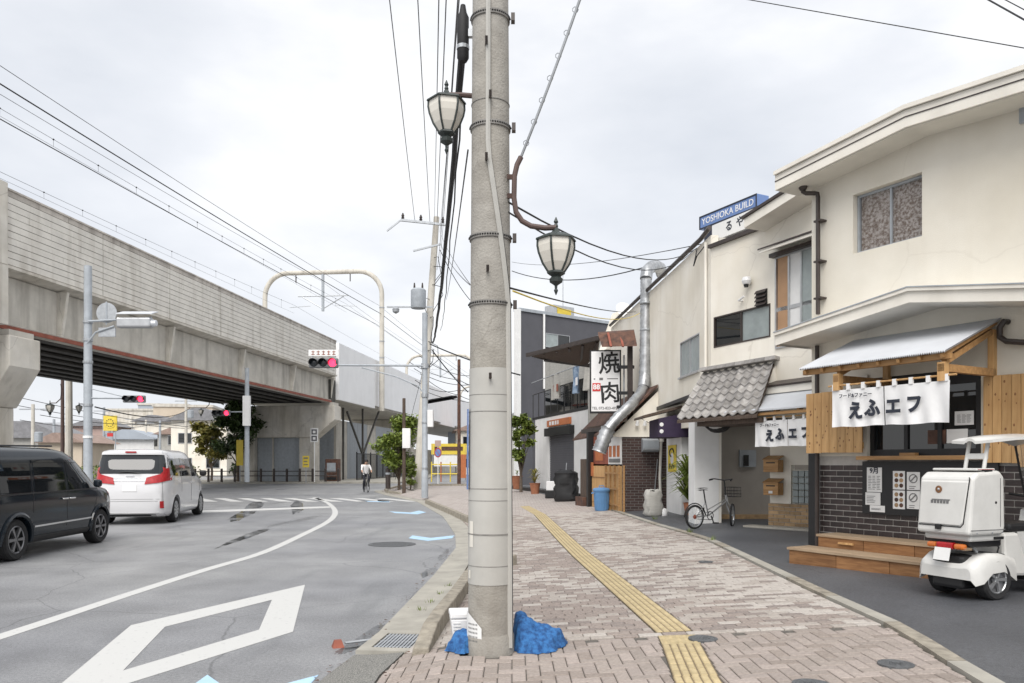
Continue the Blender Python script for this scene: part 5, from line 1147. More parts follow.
wbox(bB, FW, .22, .36, 1.2, 1.3, gz - .2, 3.0, 'brickwall', 'door_reveal'); wbox(bB, FW, .30, .42, 1.2, 3.2, gz - .2, 3.0, 'brickwall', 'recess_brick_side')
# purple awning over the doorway
Yp = 18.35; xa, xb = at(659, 0, Yp).x, at(697, 0, Yp).x; za, zb2 = at(0, 437, Yp).z, at(0, 411, Yp).z
pa = empty('purple_awning', (xa, Yp, za), 0, 'dark purple cloth awning over the doorway beside the brick wall', 'awning')
L_ = xb - xa; hh = zb2 - za
MB().prism([(0, 0, 0), (L_, 0, 0), (L_, 0, hh), (0, 0, hh * .72)], (0, 1.3, 0)).build('cloth', M['purple'], pa)
q0_, q1_ = at(643, 418, Yp) - pa.location, at(702, 403, Yp) - pa.location
MB().prism([(q0_.x, -.06, q0_.z), (q1_.x, -.06, q1_.z), (q1_.x, -.06, q1_.z + .07), (q0_.x, -.06, q0_.z + .06)], (0, 1.4, 0)).build('sheet_roof', M['woodd'], pa)
for k in range(2): MB().lathe([(.05, 0), (0, .004)], 8, Matrix.Translation((.06, -.004, hh * .22 + k * .16)) @ Matrix.Rotation(R(90), 4, 'X')).build('white_crest', M['white'], pa)

# roof signs behind the parapet
sgY = 17.6
sg = empty('roof_sign', at(728, 232, sgY), FB.rz + R(2), 'long blue rooftop sign reading YOSHIOKA BUILD', 'sign')
FS = Frame(sg.location.x, sg.location.y, math.cos(sg.rotation_euler[2]), math.sin(sg.rotation_euler[2])); bz = sg.location.z
x0, x1 = FS.x(699.5), FS.x(757); zl0, zl1 = FS.z(699.5, 229) - bz, FS.z(699.5, 215) - bz; zl0b = FS.z(757, 209) - bz; zl1b = FS.z(757, 195.5) - bz
zz0, zz1 = (zl0 + zl0b) / 2, (zl1 + zl1b) / 2
MB().box(x0, x1, 0, .35, zz0, zz1).build('sign_box', M['bluesign'], sg, bevel=.01); mb = MB(); e_ = .03
mb.box(x0, x1, -.012, -.001, zz1 - e_, zz1).box(x0, x1, -.012, -.001, zz0, zz0 + e_).box(x0, x0 + e_, -.012, -.001, zz0 + e_, zz1 - e_).box(x1 - e_, x1, -.012, -.001, zz0 + e_, zz1 - e_).build('dark_edging', M['ink'], sg)
text('YOSHIOKA BUILD', M['whiteclean'], sg, ((x0 + x1) / 2, -.004, (zz0 + zz1) / 2), UP, (x1 - x0) * .112, ext=.002, bold=.001)
for x in (x0 + .2, (x0 + x1) / 2, x1 - .2): MB().tube([(x, .18, zz0), (x, .18, zz0 - .9)], .04, 6).build('leg', M['steelgrey'], sg)
s2_ = empty('roof_sign', at(735, 236, 17.0), FB.rz, 'faded white board with brush lettering under the blue rooftop sign', 'sign'); FS2 = Frame(s2_.location.x, s2_.location.y, FB.u.x, FB.u.y); bz = s2_.location.z
x0, x1 = FS2.x(700), FS2.x(764); za_, zb_2 = FS2.z(712, 246) - bz, FS2.z(712, 231) - bz
MB().box(FS2.x(712), x1, 0, .1, za_ + .10, zb_2 + .12).build('board', M['paper'], s2_); MB().box(x0, x1, .12, .2, za_ - .35, zb_2 + .2).build('navy_backing', mat('navy_panel', (.02, .025, .045), .5), s2_)
MB().box(FS2.x(712), x1, -.01, .1, za_ - .3, za_ - .02).build('lower_panel', mat('navy_panel_low', (.02, .025, .045), .5), s2_)
for ch, xx_ in (('る', 729), ('や', 740)): text(ch, M['ink'], s2_, (FS2.x(xx_), -.003, (za_ + zb_2) / 2 + .12), UP, .24, bold=.005)
# ================================================================ GRILL SHOP lean-to against the far end of the porch house
gF = .30
bF = empty('grill_shop', (0, 0, 0), 0, 'low grill restaurant lean-to with brick end wall and cluttered front', 'building')
FYk = 20.6
XR = 3.86; XL = at(622, 0, FYk).x
MB().box(XL, 4.25, FYk, FYk + .15, gF - .2, at(0, 437, FYk).z).build('brick_end_wall', M['brickwall'], bF)
zc_ = at(0, 437, FYk).z
MB().prism([(XL - .05, FYk - .03, zc_), (XR + .25, FYk - .03, zc_), (XR + .25, FYk - .03, at(0, 390, FYk).z), (XR, FYk - .03, at(0, 391, FYk).z), (at(612, 0, FYk).x, FYk - .03, at(0, 436, FYk).z)], (0, .18, 0)).build('gable_wall', M['cream_b'], bF)
a, b = at(611, 434, FYk), at(657, 389, FYk)
MB().prism([(a.x - .02, FYk - .12, a.z + .0), (b.x, FYk - .12, b.z + .05), (b.x, FYk - .12, b.z + .11), (a.x - .02, FYk - .12, a.z + .06)], (-.46, 7.0, 0)).build('lean_to_roof', M['rust'], bF)
# front of the shop running away from the brick corner
FF = Frame(XL, FYk, .22, -.975)
bFf = FF
def fP(px, py, b=0): return FF.px(px, py, b)
def fb(x0, x1, y0, y1, z0, z1, m, name, parent=None, **k):
    o = MB(); o.M = Matrix.Rotation(FF.rz, 4, 'Z'); o.box(x0, x1, y0, y1, z0, z1); r = o.build(name, M[m], parent or bF, **k); r.location = (FF.o.x, FF.o.y, 0); return r
xe = fP(578, 0)[0]
fb(xe, 0, .3, .45, gF - .3, 2.7, 'woodd', 'front_wall')
fb(xe, -.1, .1, .45, 2.50, 2.62, 'brown', 'fascia_beam')
z1 = fP(617, 437)[1]
fb(fP(609, 0)[0], -.02, -.02, .3, 1.55, 2.42, 'white', 'menu_panel_upper'); 
for k in range(3): fb(fP(610 + k * 4, 0)[0], fP(613 + k * 4, 0)[0] - .05, -.035, -.021, 1.75, 2.05, 'orange', 'dish_picture')
fb(fP(610, 0)[0], fP(621, 0)[0], -.035, -.021, 1.60, 1.70, 'grey_ink', 'price_strip')
fb(fP(608, 0)[0], 0, -.06, .0, .28, 1.5, 'wood', 'lattice_backing')
for k in range(5): fb(fP(608, 0)[0] + k * .35, fP(608, 0)[0] + k * .35 + .06, -.10, -.061, .25, 1.52, 'woodh', 'lattice_bar')
for k in range(3): fb(fP(608, 0)[0], 0, -.12, -.101, .45 + k * .42, .49 + k * .42, 'woodh', 'lattice_rail')
xm0, xm1 = fP(592, 0)[0], fP(608, 0)[0] - .05
fb(xm0, xm1, .05, .12, 1.55, 2.35, 'rustred', 'food_poster'); fb(xm0 + .2, xm1 - .5, .035, .049, 1.65, 2.0, 'orange', 'food_picture')
fb(xm0, xm1, .0, .3, .3, 1.5, 'wood', 'timber_cupboard')
for k in range(3): fb(xm0 + .05, xm1 - .05, -.02, -.001, .45 + k * .36, .46 + k * .36, 'knot', 'cupboard_seam')
fb(xm0 - .22, xm0 - .05, -.1, .1, .2, 2.5, 'black', 'iron_post')
fb(xe + .2, xm0 - .4, -.15, .25, .25, .55, 'rust', 'low_box'); fb(xe + .3, xm0 - .4, .0, .25, 1.1, 1.75, 'paper', 'notice_board'); fb(xe + 1.5, xm0 - .7, -.02, -.001, 1.2, 1.6, 'orange', 'notice_picture'); fb(xe + .4, xe + 1.2, -.05, .2, .55, 1.7, 'woodd', 'old_door_leaf')
# exhaust duct: wall riser, elbow, diagonal run, down-turned mouth
du = empty('exhaust_duct', at(650, 430, 21.5), 0, 'large silver spiral exhaust duct climbing the cream wall', 'duct'); D0 = du.location
Yd = 21.6
pth = [(599, 452, 20.0), (602, 444, 20.0), (608, 429, 20.05), (618, 417, 20.1), (630, 406, 20.3), (640, 395, 20.9), (643.5, 388, 21.3), (645, 376, 21.5), (645.5, 340, 21.6), (646, 300, 21.7), (646, 279, 21.7)]
P = [at(*q) - D0 for q in pth]; 
def dense(P, n):
    o = []
    for a, b in zip(P, P[1:]): o += [a.lerp(b, i / n) for i in range(n)]
    return o + [P[-1]]
Q = dense(P[6:], 14); MB().tube(Q, [.150 + (.012 if i % 2 == 0 else 0) for i in range(len(Q))], 16).build('riser', M['duct'], du, smooth=True, angle=80)
Q = dense(P[2:7], 6); MB().tube(Q, [.130 + (.016 if i % 2 == 0 else 0) for i in range(len(Q))], 16).build('diagonal_run', M['duct'], du, smooth=True, angle=80)
Q = dense(P[:3], 6); MB().tube(Q, [.168 + (.03 if i % 2 == 0 else 0) for i in range(len(Q))], 16).build('flexible_hood', M['duct'], du, smooth=True, angle=80)
Q = [at(646, 279, 21.7) - D0, at(647, 271, 21.8) - D0, at(651, 267, 22.0) - D0, at(656, 266, 22.4) - D0, at(660, 268, 22.8) - D0, at(662, 274, 23.0) - D0]; MB().tube(Q, .17, 16).build('elbow', M['duct'], du, smooth=True)
for (x, y) in ((645, 372), (645.5, 350), (646, 330), (646, 303)): MB().lathe([(.17, -.03), (.175, 0), (.17, .03)], 16, Matrix.Translation(at(x, y, 21.62) - D0)).build('clamp', M['steel'], du)
for y in (302, 355): MB().beam(at(646, y, 21.7) - D0, at(662, y - 1, 21.2) - D0, .04, .04).build('wall_bracket', M['steel'], du)
# vertical sign
Ys = 22.6; sx0, sx1 = at(590, 0, Ys).x, at(621, 0, Ys).x
vs_ = empty('vertical_sign', V((sx0 + sx1) / 2, Ys, at(0, 413, Ys).z), R(-4), 'white lit-box sign with black brush lettering on an iron frame', 'sign'); W_ = sx1 - sx0; H_ = at(0, 350, Ys).z - at(0, 413, Ys).z
MB().box(-W_ / 2, W_ / 2, 0, .22, 0, H_).build('frame', M['black'], vs_); MB().box(-W_ / 2 + .04, W_ / 2 - .04, -.012, -.001, .05, H_ - .04).build('face', M['whiteclean'], vs_)
text('焼', M['black'], vs_, (.10, -.014, H_ * .77), (R(90), R(-4), 0), .66, bold=.010, sx=.95); text('肉', M['black'], vs_, (.13, -.014, H_ * .30), (R(90), R(-4), 0), .64, bold=.010, sx=.95)
MB().box(-W_ * .42, -W_ * .16, -.02, -.013, H_ * .345, H_ * .475).build('red_badge', M['redink'], vs_); text('88', M['whiteclean'], vs_, (-W_ * .29, -.022, H_ * .41), UP, .2, bold=.006)
text('TEL 072-823-4929', M['grey_ink'], vs_, (0, -.014, H_ * .075), UP, .105, bold=.002); text('炭', M['ink'], vs_, (-W_ * .18, -.014, H_ * .545), UP, .13) if False else MB().box(-W_ * .2, -W_ * .08, -.014, -.0121, H_ * .52, H_ * .56).box(-W_ * .38, -W_ * .33, -.014, -.0121, H_ * .53, H_ * .55).box(W_ * .05, W_ * .4, -.014, -.0121, H_ * .535, H_ * .55).build('small_print', M['grey_ink'], vs_)
fr = empty('iron_frame', at(631, 420, 22.2), 0, 'black iron post and arms carrying the vertical sign', 'frame'); D1 = fr.location
MB().beam(at(630, 420, 22.2) - D1, at(630, 346, 22.2) - D1, .14, .14).build('post', M['brown'], fr)
for y in (367, 393, 407): MB().beam(at(617, y, 22.4) - D1, at(634, y, 22.2) - D1, .09, .09).build('arm', M['black'], fr)
MB().beam(at(624, 355, 22.6) - D1, at(624, 405, 22.6) - D1, .04, .04).build('rod', M['steel'], fr)
# rusty hood roofs above
hr = empty('rusty_roof', at(617, 350, 23), 0, 'rusty red-brown sheet roof above the vertical sign', 'roof'); D2 = hr.location
MB().add([at(598, 334, 22.4) - D2, at(634, 331, 22.0) - D2, at(637, 346, 21.6) - D2, at(602, 347, 22.0) - D2, at(598, 332, 22.6) - D2, at(634, 329.5, 22.2) - D2, at(637, 344.5, 21.8) - D2, at(602, 345.5, 22.2) - D2], [(0, 1, 2, 3), (4, 5, 6, 7), (0, 1, 5, 4), (1, 2, 6, 5), (2, 3, 7, 6), (3, 0, 4, 7)]).build('sheet', M['rust'], hr)
for x in (610, 622): MB().beam(at(x - 2, 333, 22.2) - D2, at(x + 1, 346.5, 21.75) - D2, .06, .04).build('seam', M['rustred'], hr)
br2 = empty('balcony_roof', at(580, 365, 27), 0, 'dark sagging lean-to roof over the laundry balcony', 'roof'); D3 = br2.location
MB().prism([at(527, 355.5, 27.0) - D3, at(600, 339, 23.0) - D3, at(598, 352, 25.6) - D3, at(586, 366, 26.5) - D3, at(545, 358, 30) - D3], (0, .0, .07)).build('sheet', M['woodd'], br2)
MB().beam(at(527, 355.2, 26.95) - D3, at(600, 337.6, 22.9) - D3, .10, .12).build('edge_beam', M['brown'], br2); MB().beam(at(545, 360, 29) - D3, at(592, 366, 26) - D3, .1, .12).build('eaves_beam', M['brown'], br2)
for k in range(6):
    f_ = k / 5; MB().beam((at(533, 356, 27) - D3).lerp(at(597, 342, 23.3) - D3, f_), (at(548, 360, 29.5) - D3).lerp(at(590, 366, 26) - D3, f_), .07, .07).build('rafter', M['brown'], br2)

# ================================================================ WHITE SHUTTERED SHOP (D) with balcony
FD = Frame(1.08, 36.2, 1.45, -6.1)
gd = .36
bD = empty('white_shop', FD.w(0, 0, 0), FD.rz, 'small white-walled shop with black roller shutter and upstairs balcony', 'building')
def dP(px, py, b=0): return FD.px(px, py, b)
xr = dP(588, 0)[0]; zt = dP(560, 415)[1]
mb = MB(); s0_, s1_ = dP(549, 0)[0], dP(574, 0)[0]; zs1 = dP(560, 430)[1]
wallstrip(mb, 0, s0_, gd - .3, zt); wallstrip(mb, s0_, s1_, zs1, zt); wallstrip(mb, s1_, xr, gd - .3, zt); mb.build('wall', M['white'], bD)
sh = MB()
z = gd - .1
while z < zs1 - .2: sh.box(s0_, s1_, .05, .08, z, z + .085); z += .095
sh.build('roller_shutter', M['greywall'], bD); MB().box(s0_ - .1, s1_ + .05, -.2, .1, zs1 - .22, zs1 + .12).build('shutter_box', M['black'], bD); MB().box(s0_, s1_, .09, .12, gd - .2, zs1).build('dark_backing', M['black'], bD)
MB().box(0, xr, .16, 5, zt - .1, zt).build('flat_roof', M['concrete'], bD)
sgn = empty('shop_sign', FD.w(dP(549, 0)[0], 0, dP(560, 425.5)[1]), FD.rz, 'small orange sign board above the black shutter', 'sign')
Ls = dP(571.5, 0)[0] - dP(549, 0)[0]; hs = dP(560, 419)[1] - dP(560, 425.5)[1]
MB().box(0, Ls, -.1, -.002, 0, hs).build('board', M['orange'], sgn); text('NOBI', M['whiteclean'], sgn, (Ls * .34, -.103, hs / 2), UP, hs * .85, bold=.012, sx=1.1) if False else MB().box(Ls * .12, Ls * .2, -.104, -.101, hs * .2, hs * .8).box(Ls * .24, Ls * .34, -.104, -.101, hs * .2, hs * .8).box(Ls * .38, Ls * .46, -.104, -.101, hs * .2, hs * .8).box(Ls * .5, Ls * .55, -.104, -.101, hs * .2, hs * .8).build('white_lettering', M['whiteclean'], sgn)
MB().box(-1.6, -.02, .3, .5, gd - .3, zt - .3).build('dark_side_bay', M['greywall'], bD)
MB().box(-6, xr, -.5, -.05, gd - .35, gd + .06).build('black_step', M['black'], bD)
M['bluegreycloth'] = mat('blue_print_cloth', (.30, .38, .48), .9, .4, 9, c2=(.10, .16, .26))
# balcony storey
bx0, bx1 = dP(545, 0, .6)[0], xr + 3
zb0, zb1 = zt, dP(560, 362, .6)[1]
MB().box(bx0, bx1, .6, .75, dP(560, 386, .6)[1], zb1 + .4).build('board_wall', M['siding'], bD); MB().box(bx0, bx1, .62, .76, zb0, dP(560, 386, .6)[1] - .002).build('balcony_door', M['glass'], bD)
MB().box(bx0, xr, -.02, .05, zb0 + .02, zb0 + .12).build('balcony_kerb', M['black'], bD)
for k in range(9):
    x = bx0 + (xr - bx0) * k / 8; MB().tube([(x, .02, zb0), (x, .02, zb0 + 1.2)], .02, 5).build('rail_post', M['black'], bD)
MB().tube([(bx0, .02, zb0 + 1.2), (xr + .6, .02, zb0 + 1.2)], .025, 6).build('hand_rail', M['black'], bD)
MB().tube([(bx0, -.05, zb0 + 1.75), (xr + .8, -.05, zb0 + 1.75)], .02, 6).build('drying_pole', M['steel'], bD)
for k, (xa, xb, m_) in enumerate(((551, 561, 'siding'), (572, 580, 'bluegreycloth'), (584, 590, 'siding'))):
    a, b = dP(xa, 0, -.06)[0], dP(xb, 0, -.06)[0]; rows = []
    for i in range(5):
        z = zb0 + 1.75 - 1.05 * i / 4; rows.append([(a + (b - a) * j / 8, -.06 + .09 * math.sin(j * 1.3 + k) * (i + 1) / 4, z) for j in range(9)])
    cl_ = MB().grid(rows).build('hanging_cloth', M[m_], smooth=True); cl_.location = FD.w(0, 0, 0); cl_.rotation_euler = (0, 0, FD.rz)
    tag(cl_, ('white printed towel on the balcony pole, left of the blue one', 'blue patterned cloth hung on the balcony pole', 'white cloth beside the vertical sign on the balcony')[k], 'cloth')
    if k < 2: pr_ = MB().grid([[(a + (b - a) * (.25 + .5 * j / 4), -.075, zb0 + 1.0 + .3 * i) for j in range(5)] for i in range(2)]).build('print_patch', M['rustred'] if k == 0 else M['cloth'], cl_)
# brown trunk-like dark window wall at right below balcony
MB().box(xr - .02, xr + .3, .0, .3, gd - .3, zb0 + 1.0).build('grey_downstand', M['siding'], bD)

# ================================================================ DARK GREY BUILDING (E)
FE = Frame(*at(520, 462, 46)[:2], 1.3, 1)
bE = empty('grey_building', FE.w(0, 0, 0), FE.rz, 'slate grey clad apartment building behind the white shop', 'building')
def eP(px, py, b=0): return FE.px(px, py, b)
ztE = eP(520, 311)[1]; Wd = 16
bk_ = Matrix.Rotation(-FE.rz, 3, 'Z') @ V(.9, 12, 0)
MB().prism([(0, 0, -.05), (Wd, 0, -.05), (Wd + bk_.x, bk_.y, -.05), (bk_.x, bk_.y, -.05)], (0, 0, ztE + .05)).build('wall', M['greywall'], bE); MB().box(-.30, -.003, -.1, .2, -.05, ztE + .1).build('white_corner', M['white'], bE); MB().box(-.1, Wd + .1, -.08, .5, ztE + .003, ztE + .18).build('roof_edge', M['steelgrey'], bE)
xw0, xw1 = eP(545, 0)[0], eP(569, 0)[0]; window(bE, xw0, xw1, eP(545, 347)[1], eP(545, 333)[1], [M['frost'], M['glass']], y=-.08, sill=False, name='window')
MB().tube([(xw0 - .15, -.1, ztE - .0), (xw0 - .15, -.1, ztE - 4.5)], .07, 6).build('downpipe', M['white'], bE)
for k in range(3): MB().box(2 + k * 3.4, 3.4 + k * 3.4, -.05, .0, 3.6, 4.9).build('window', M['glass'], bE)
rb = empty('roof_tank', FE.w(eP(560, 0, 3)[0], 3, ztE), FE.rz, 'yellow framed tank on the grey building roof', 'tank'); MB().box(-.9, .9, -.4, .5, 0, 1.4).build('cage', M['alu'], rb); MB().box(-.6, .6, -.43, -.41, .2, 1.2).build('tank', M['yellow'], rb)
ah = empty('antenna', FE.w(eP(563, 0, 2.8)[0], 2.8, ztE), 0, 'thin antenna mast on the grey building roof', 'antenna'); MB().tube([(0, 0, 0), (0, 0, 4.5)], .03, 5).build('mast', M['steel'], ah); MB().tube([(-.5, 0, 4.2), (.5, 0, 4.2)], .02, 4).build('element', M['steel'], ah)
dish = empty('satellite_dish', at(624, 312, 27.5), R(20), 'pale satellite dish on the roof behind the silver duct', 'dish'); MB().lathe([(0, 0), (.2, .02), (.34, .09), (.35, .1)], 18, Matrix.Rotation(R(60), 4, 'X')).build('reflector', M['white'], dish, smooth=True); MB().tube([(0, .05, -.05), (0, .2, -.8)], .03, 5).build('stand', M['steel'], dish)
MB().prism([(-.55, .3, -1.3), (.35, .3, -1.3), (.35, .3, .1), (.0, .3, .1)], (0, .6, 0)).build('roof_hut', M['cream_b'], dish)
# more town behind the right-hand row, mostly hidden
for k, (x, y, w_, d_, h_, m_) in enumerate(((9, 30, 6, 9, 6.2, 'cream_b'), (12, 52, 9, 9, 8.5, 'siding'))):
    o = empty('house', (x, y, 0), R(-20), ('plain cream house wholly behind the porch house', 'plain grey house behind the slate building')[k], 'house'); MB().box(0, w_, 0, d_, -.05, h_).build('wall', M[m_], o); MB().box(-.3, w_ + .3, -.3, d_ + .3, h_, h_ + .2).build('roof', M['brown'], o)
# ================================================================ FOLIAGE
def leaves(n, shape, size, seed, tips=None):
    r = random.Random(seed); mb = MB()
    for i in range(n):
        c = shape(r); s = size * r.uniform(.6, 1.4); d = V(r.gauss(0, 1), r.gauss(0, 1), r.gauss(0, .7)).normalized(); up = V(r.gauss(0, .5), r.gauss(0, .5), 1).normalized(); a = d.cross(up)
        if a.length < .01: continue
        a.normalize(); mb.add([c - d * s, c + a * s * .45 + up * s * .12, c + d * s, c - a * s * .45 + up * s * .12], [(0, 1, 2, 3)])
    return mb
def clumps(cs, sig):
    def f(r):
        x, y, z, k = r.choice(cs); q = V(r.gauss(0, 1), r.gauss(0, 1), r.gauss(0, 1)); q = q.normalized() * (abs(r.gauss(0, .5)) ** .6 * sig * k)
        return V(x, y, z) + V(q.x, q.y, q.z * .75)
    return f
def tree(loc, h, rad, label, m='leaf', n=2600, leaf=.12, trunk_h=None, seed=1, cn=16, name='tree', group=None, squash=1.0):
    r = random.Random(seed); o = empty(name, loc, r.uniform(0, 6), label, 'tree', group); th_ = trunk_h if trunk_h else h * .35
    cs = []
    for i in range(cn):
        a = r.uniform(0, 6.28); q = rad * math.sqrt(r.random()) * .8; zz = th_ + (h - th_) * (.12 + .8 * r.random()); f_ = 1 - .55 * abs((zz - th_) / (h - th_) - .45); cs.append((q * f_ * math.cos(a), q * f_ * math.sin(a), zz, r.uniform(.7, 1.2)))
    mb = MB(); mb.tube([(0, 0, -.05), (.03 * h * r.uniform(-1, 1), 0, th_ * .6), (0, .02 * h, th_ + (h - th_) * .5)], [h * .022, h * .017, h * .006], 8)
    for c in cs[:9]: mb.tube([(0, 0, th_ * .75), (c[0] * .5, c[1] * .5, (th_ * .75 + c[2]) / 2 + .1), c[:3]], [h * .01, h * .006, h * .002], 5)
    mb.build('trunk', M['bark'], o, smooth=True); leaves(n, clumps(cs, rad * .42), leaf, seed).build('crown', M[m], o); return o
tree(at(399, 491, 40.5), 4.0, 1.25, 'bushy green roadside tree left of the wooden post', 'leaf', 6500, .12, .7, 3, 26)
tree(at(411, 492, 38.6), 1.5, .55, 'low green shrub at the foot of the far utility pole', 'leaf', 900, .1, .2, 5, 9, name='shrub')
tree(at(238, 485, 60), 6.6, 2.0, 'dark green street tree by the far pier', 'leafd', 3600, .2, 2.0, 7, 18)
tree(at(211, 487, 62), 5.2, 1.8, 'yellow autumn street tree under the viaduct edge', 'leafy', 2600, .2, 2.0, 9, 15)
tree(at(251, 484, 66), 4.5, 2.4, 'dark green bushes behind the pier railing', 'leafd', 3000, .22, .6, 11, 15)
# small tree and pots by the white shop
tr = tree(at(521, 491, 33.5), 3.4, .62, 'leafy potted tree right of the central pole', 'leaf', 3600, .10, .9, 13, 20)
def potplant(loc, r, h, label, m='leaf', n=60, blade=True, spread=.35, seed=1):
    o = empty('potted_plant', loc, 0, label, 'plant'); rr = random.Random(seed)
    MB().lathe([(r * .7, 0), (r, h * .95), (r * 1.08, h * .96), (r * 1.08, h), (r * .9, h), (r * .85, h * .9), (0, h * .9)], 16).build('pot', M['terra'], o, smooth=True)
    mb = MB()
    for i in range(n):
        a = rr.uniform(0, 6.28); l = rr.uniform(.5, 1) * spread * 2.2; b = V(math.cos(a), math.sin(a), 0); z0 = h + rr.random() * spread * 1.9; bend = rr.uniform(.3, 1); sd = V(-b.y, b.x, 0) * .022
        P = [V(0, 0, z0), b * l * .45 + V(0, 0, z0 + l * .45), b * l * .9 + V(0, 0, z0 + l * (.55 - .35 * bend))]
        mb.add([P[0] - sd * .6, P[0] + sd * .6, P[1] + sd, P[1] - sd, P[2]], [(0, 1, 2, 3), (3, 2, 4)])
    mb.build('leaves', M[m], o); MB().tube([(0, 0, h * .85), (.01, 0, h + spread * 1.8)], .018, 6).build('stem', M['bark'], o); return o
potplant(at(690, 515, 17.6), .15, .28, 'spiky green pot plant standing behind the bicycle', 'leaf', 190, spread=.42, seed=3)
potplant(at(535, 495, 32.6), .22, .5, 'terracotta pot with dry shrub at the white shop corner', 'leafy', 40, spread=.25, seed=5)
potplant(at(517, 489, 35.5), .25, .6, 'terracotta pot at the foot of the slender tree', 'leaf', 10, spread=.1, seed=6)
# tufts in the joints
def tuft(loc, label, n=26, h=.12, seed=1):
    rr = random.Random(seed); mb = MB()
    for i in range(n):
        a = rr.uniform(0, 6.28); b = V(math.cos(a), math.sin(a), 0); s = V(-b.y, b.x, 0) * .005; p = b * rr.uniform(0, .06); l = h * rr.uniform(.4, 1); mb.add([p - s, p + s, p + b * l * .5 + V(0, 0, l)], [(0, 1, 2)])
    o = mb.build('weed_tuft', M['leaf']); o.location = loc; return tag(o, label, 'weed', kind='stuff')
for k, (px, py) in enumerate(((690, 533), (712, 541), (655, 520))): q = G(px, py, .29); tuft((q.x, q.y, zs(q.x, q.y)), ('weeds in the kerb joint below the bicycle', 'weeds where the pavers meet the dark asphalt', 'weeds at the foot of the brick wall')[k], seed=k)
for k in range(4): q = G(448 - k * 9, 588 + k * 8); tuft((q.x, q.y, .02), ('weeds in the gutter beside the kerb, farthest', 'weeds in the gutter, second farthest', 'weeds in the gutter above the drain', 'weeds in the gutter at the drain')[k], 12, .06, 20 + k)
# ================================================================ FAR STREET under and beyond the viaduct
def house(loc, rz, w_, d_, h_, rh, m, rm, label, nw=3, fl=2, flat=False):
    o = empty('house', loc, rz, label, 'house'); MB().box(-w_ / 2, w_ / 2, 0, d_, -.3, h_).build('wall', M[m], o)
    if flat: MB().box(-w_ / 2 - .15, w_ / 2 + .15, -.15, d_ + .15, h_, h_ + .35).build('roof', M[rm], o)
    else: MB().prism([(-w_ / 2 - .5, -.5, h_), (w_ / 2 + .5, -.5, h_), (w_ / 2 * .2, -.5, h_ + rh), (-w_ / 2 * .2, -.5, h_ + rh)], (0, d_ + 1, 0)).build('roof', M[rm], o)
    for f_ in range(fl):
        for k in range(nw):
            x = -w_ / 2 + w_ * (k + .5) / nw; z = .9 + f_ * 2.8; wn = MB().box(x - .75, x + .75, -.05, 0, z, z + 1.2).build('window', M['alu'], o); MB().box(x - .68, x - .03, -.06, -.051, z + .07, z + 1.13).box(x + .03, x + .68, -.06, -.051, z + .07, z + 1.13).build('pane', M['glass'], wn)
    for k in range(fl - 1): MB().box(-w_ / 2, w_ / 2, -.9, 0, 2.9 + 2.8 * k, 3.05 + 2.8 * k).box(-w_ / 2, w_ / 2, -.9, -.84, 3.05 + 2.8 * k, 3.5 + 2.8 * k).build('balcony', M['siding'], o) if (k + nw) % 2 else None
    return o
M['rooftile'] = mat('brown_tile_roof', (.30, .22, .185), .8, .15, 3); M['tan'] = mat('tan_render', (.56, .48, .38), .9, .06, 1); M['pink'] = mat('pale_red_render', (.45, .33, .29), .9, .06, 1); M['roofgrey'] = mat('dark_slate_roof', (.22, .22, .23), .8, .15, 3); M['bluegrey'] = mat('blue_grey_render', (.38, .42, .47), .9, .06, 1)  # far house tones lightened and greyed to carry distance haze in the colour
hs_ = [((52, 110), 8, 8, 5.0, 1.5, 'tan', 'rooftile', 'tan house with rusty roof left of the grey pole', 3, 2, False), ((22, 84), 9, 8, 4.2, 1.8, 'siding', 'roofgrey', 'old low house with dark tiled roof beside the left pier', 2, 1, False),
       ((100, 120), 7, 9, 5.6, 1.4, 'cream_b', 'roofgrey', 'cream house with brown roof just right of the grey pole', 3, 2, False), ((142, 135), 13, 10, 10.5, 0, 'concrete_l', 'concrete', 'long pale concrete apartment block at the end of the street', 5, 3, True),
       ((163, 150), 9, 10, 12.5, 0, 'bluegrey', 'concrete', 'blue grey flats beside the pale apartment block', 3, 4, True), ((183, 112), 8, 9, 9.5, 0, 'tan', 'concrete', 'tan three-storey house behind the white van', 2, 3, True), ((199, 88), 6, 8, 6.3, 1.4, 'cream_b', 'roofgrey', 'cream street house behind the yellow tree', 2, 2, False),
       ((128, 96), 6, 8, 4.4, 1.2, 'white', 'bluegrey', 'small white shop with pale blue roof above the white van', 2, 1, False), ((228, 100), 9, 10, 5.4, 1.6, 'cream_b', 'rooftile', 'cream house half hidden by the dark street tree', 3, 2, False), ((75, 150), 12, 9, 6.5, 1.8, 'pink', 'rooftile', 'pale red house far off behind the lantern', 3, 2, False), ((36, 128), 8, 8, 5.5, 1.6, 'white', 'rooftile', 'white house with red-brown roof behind the low house', 3, 2, False)]
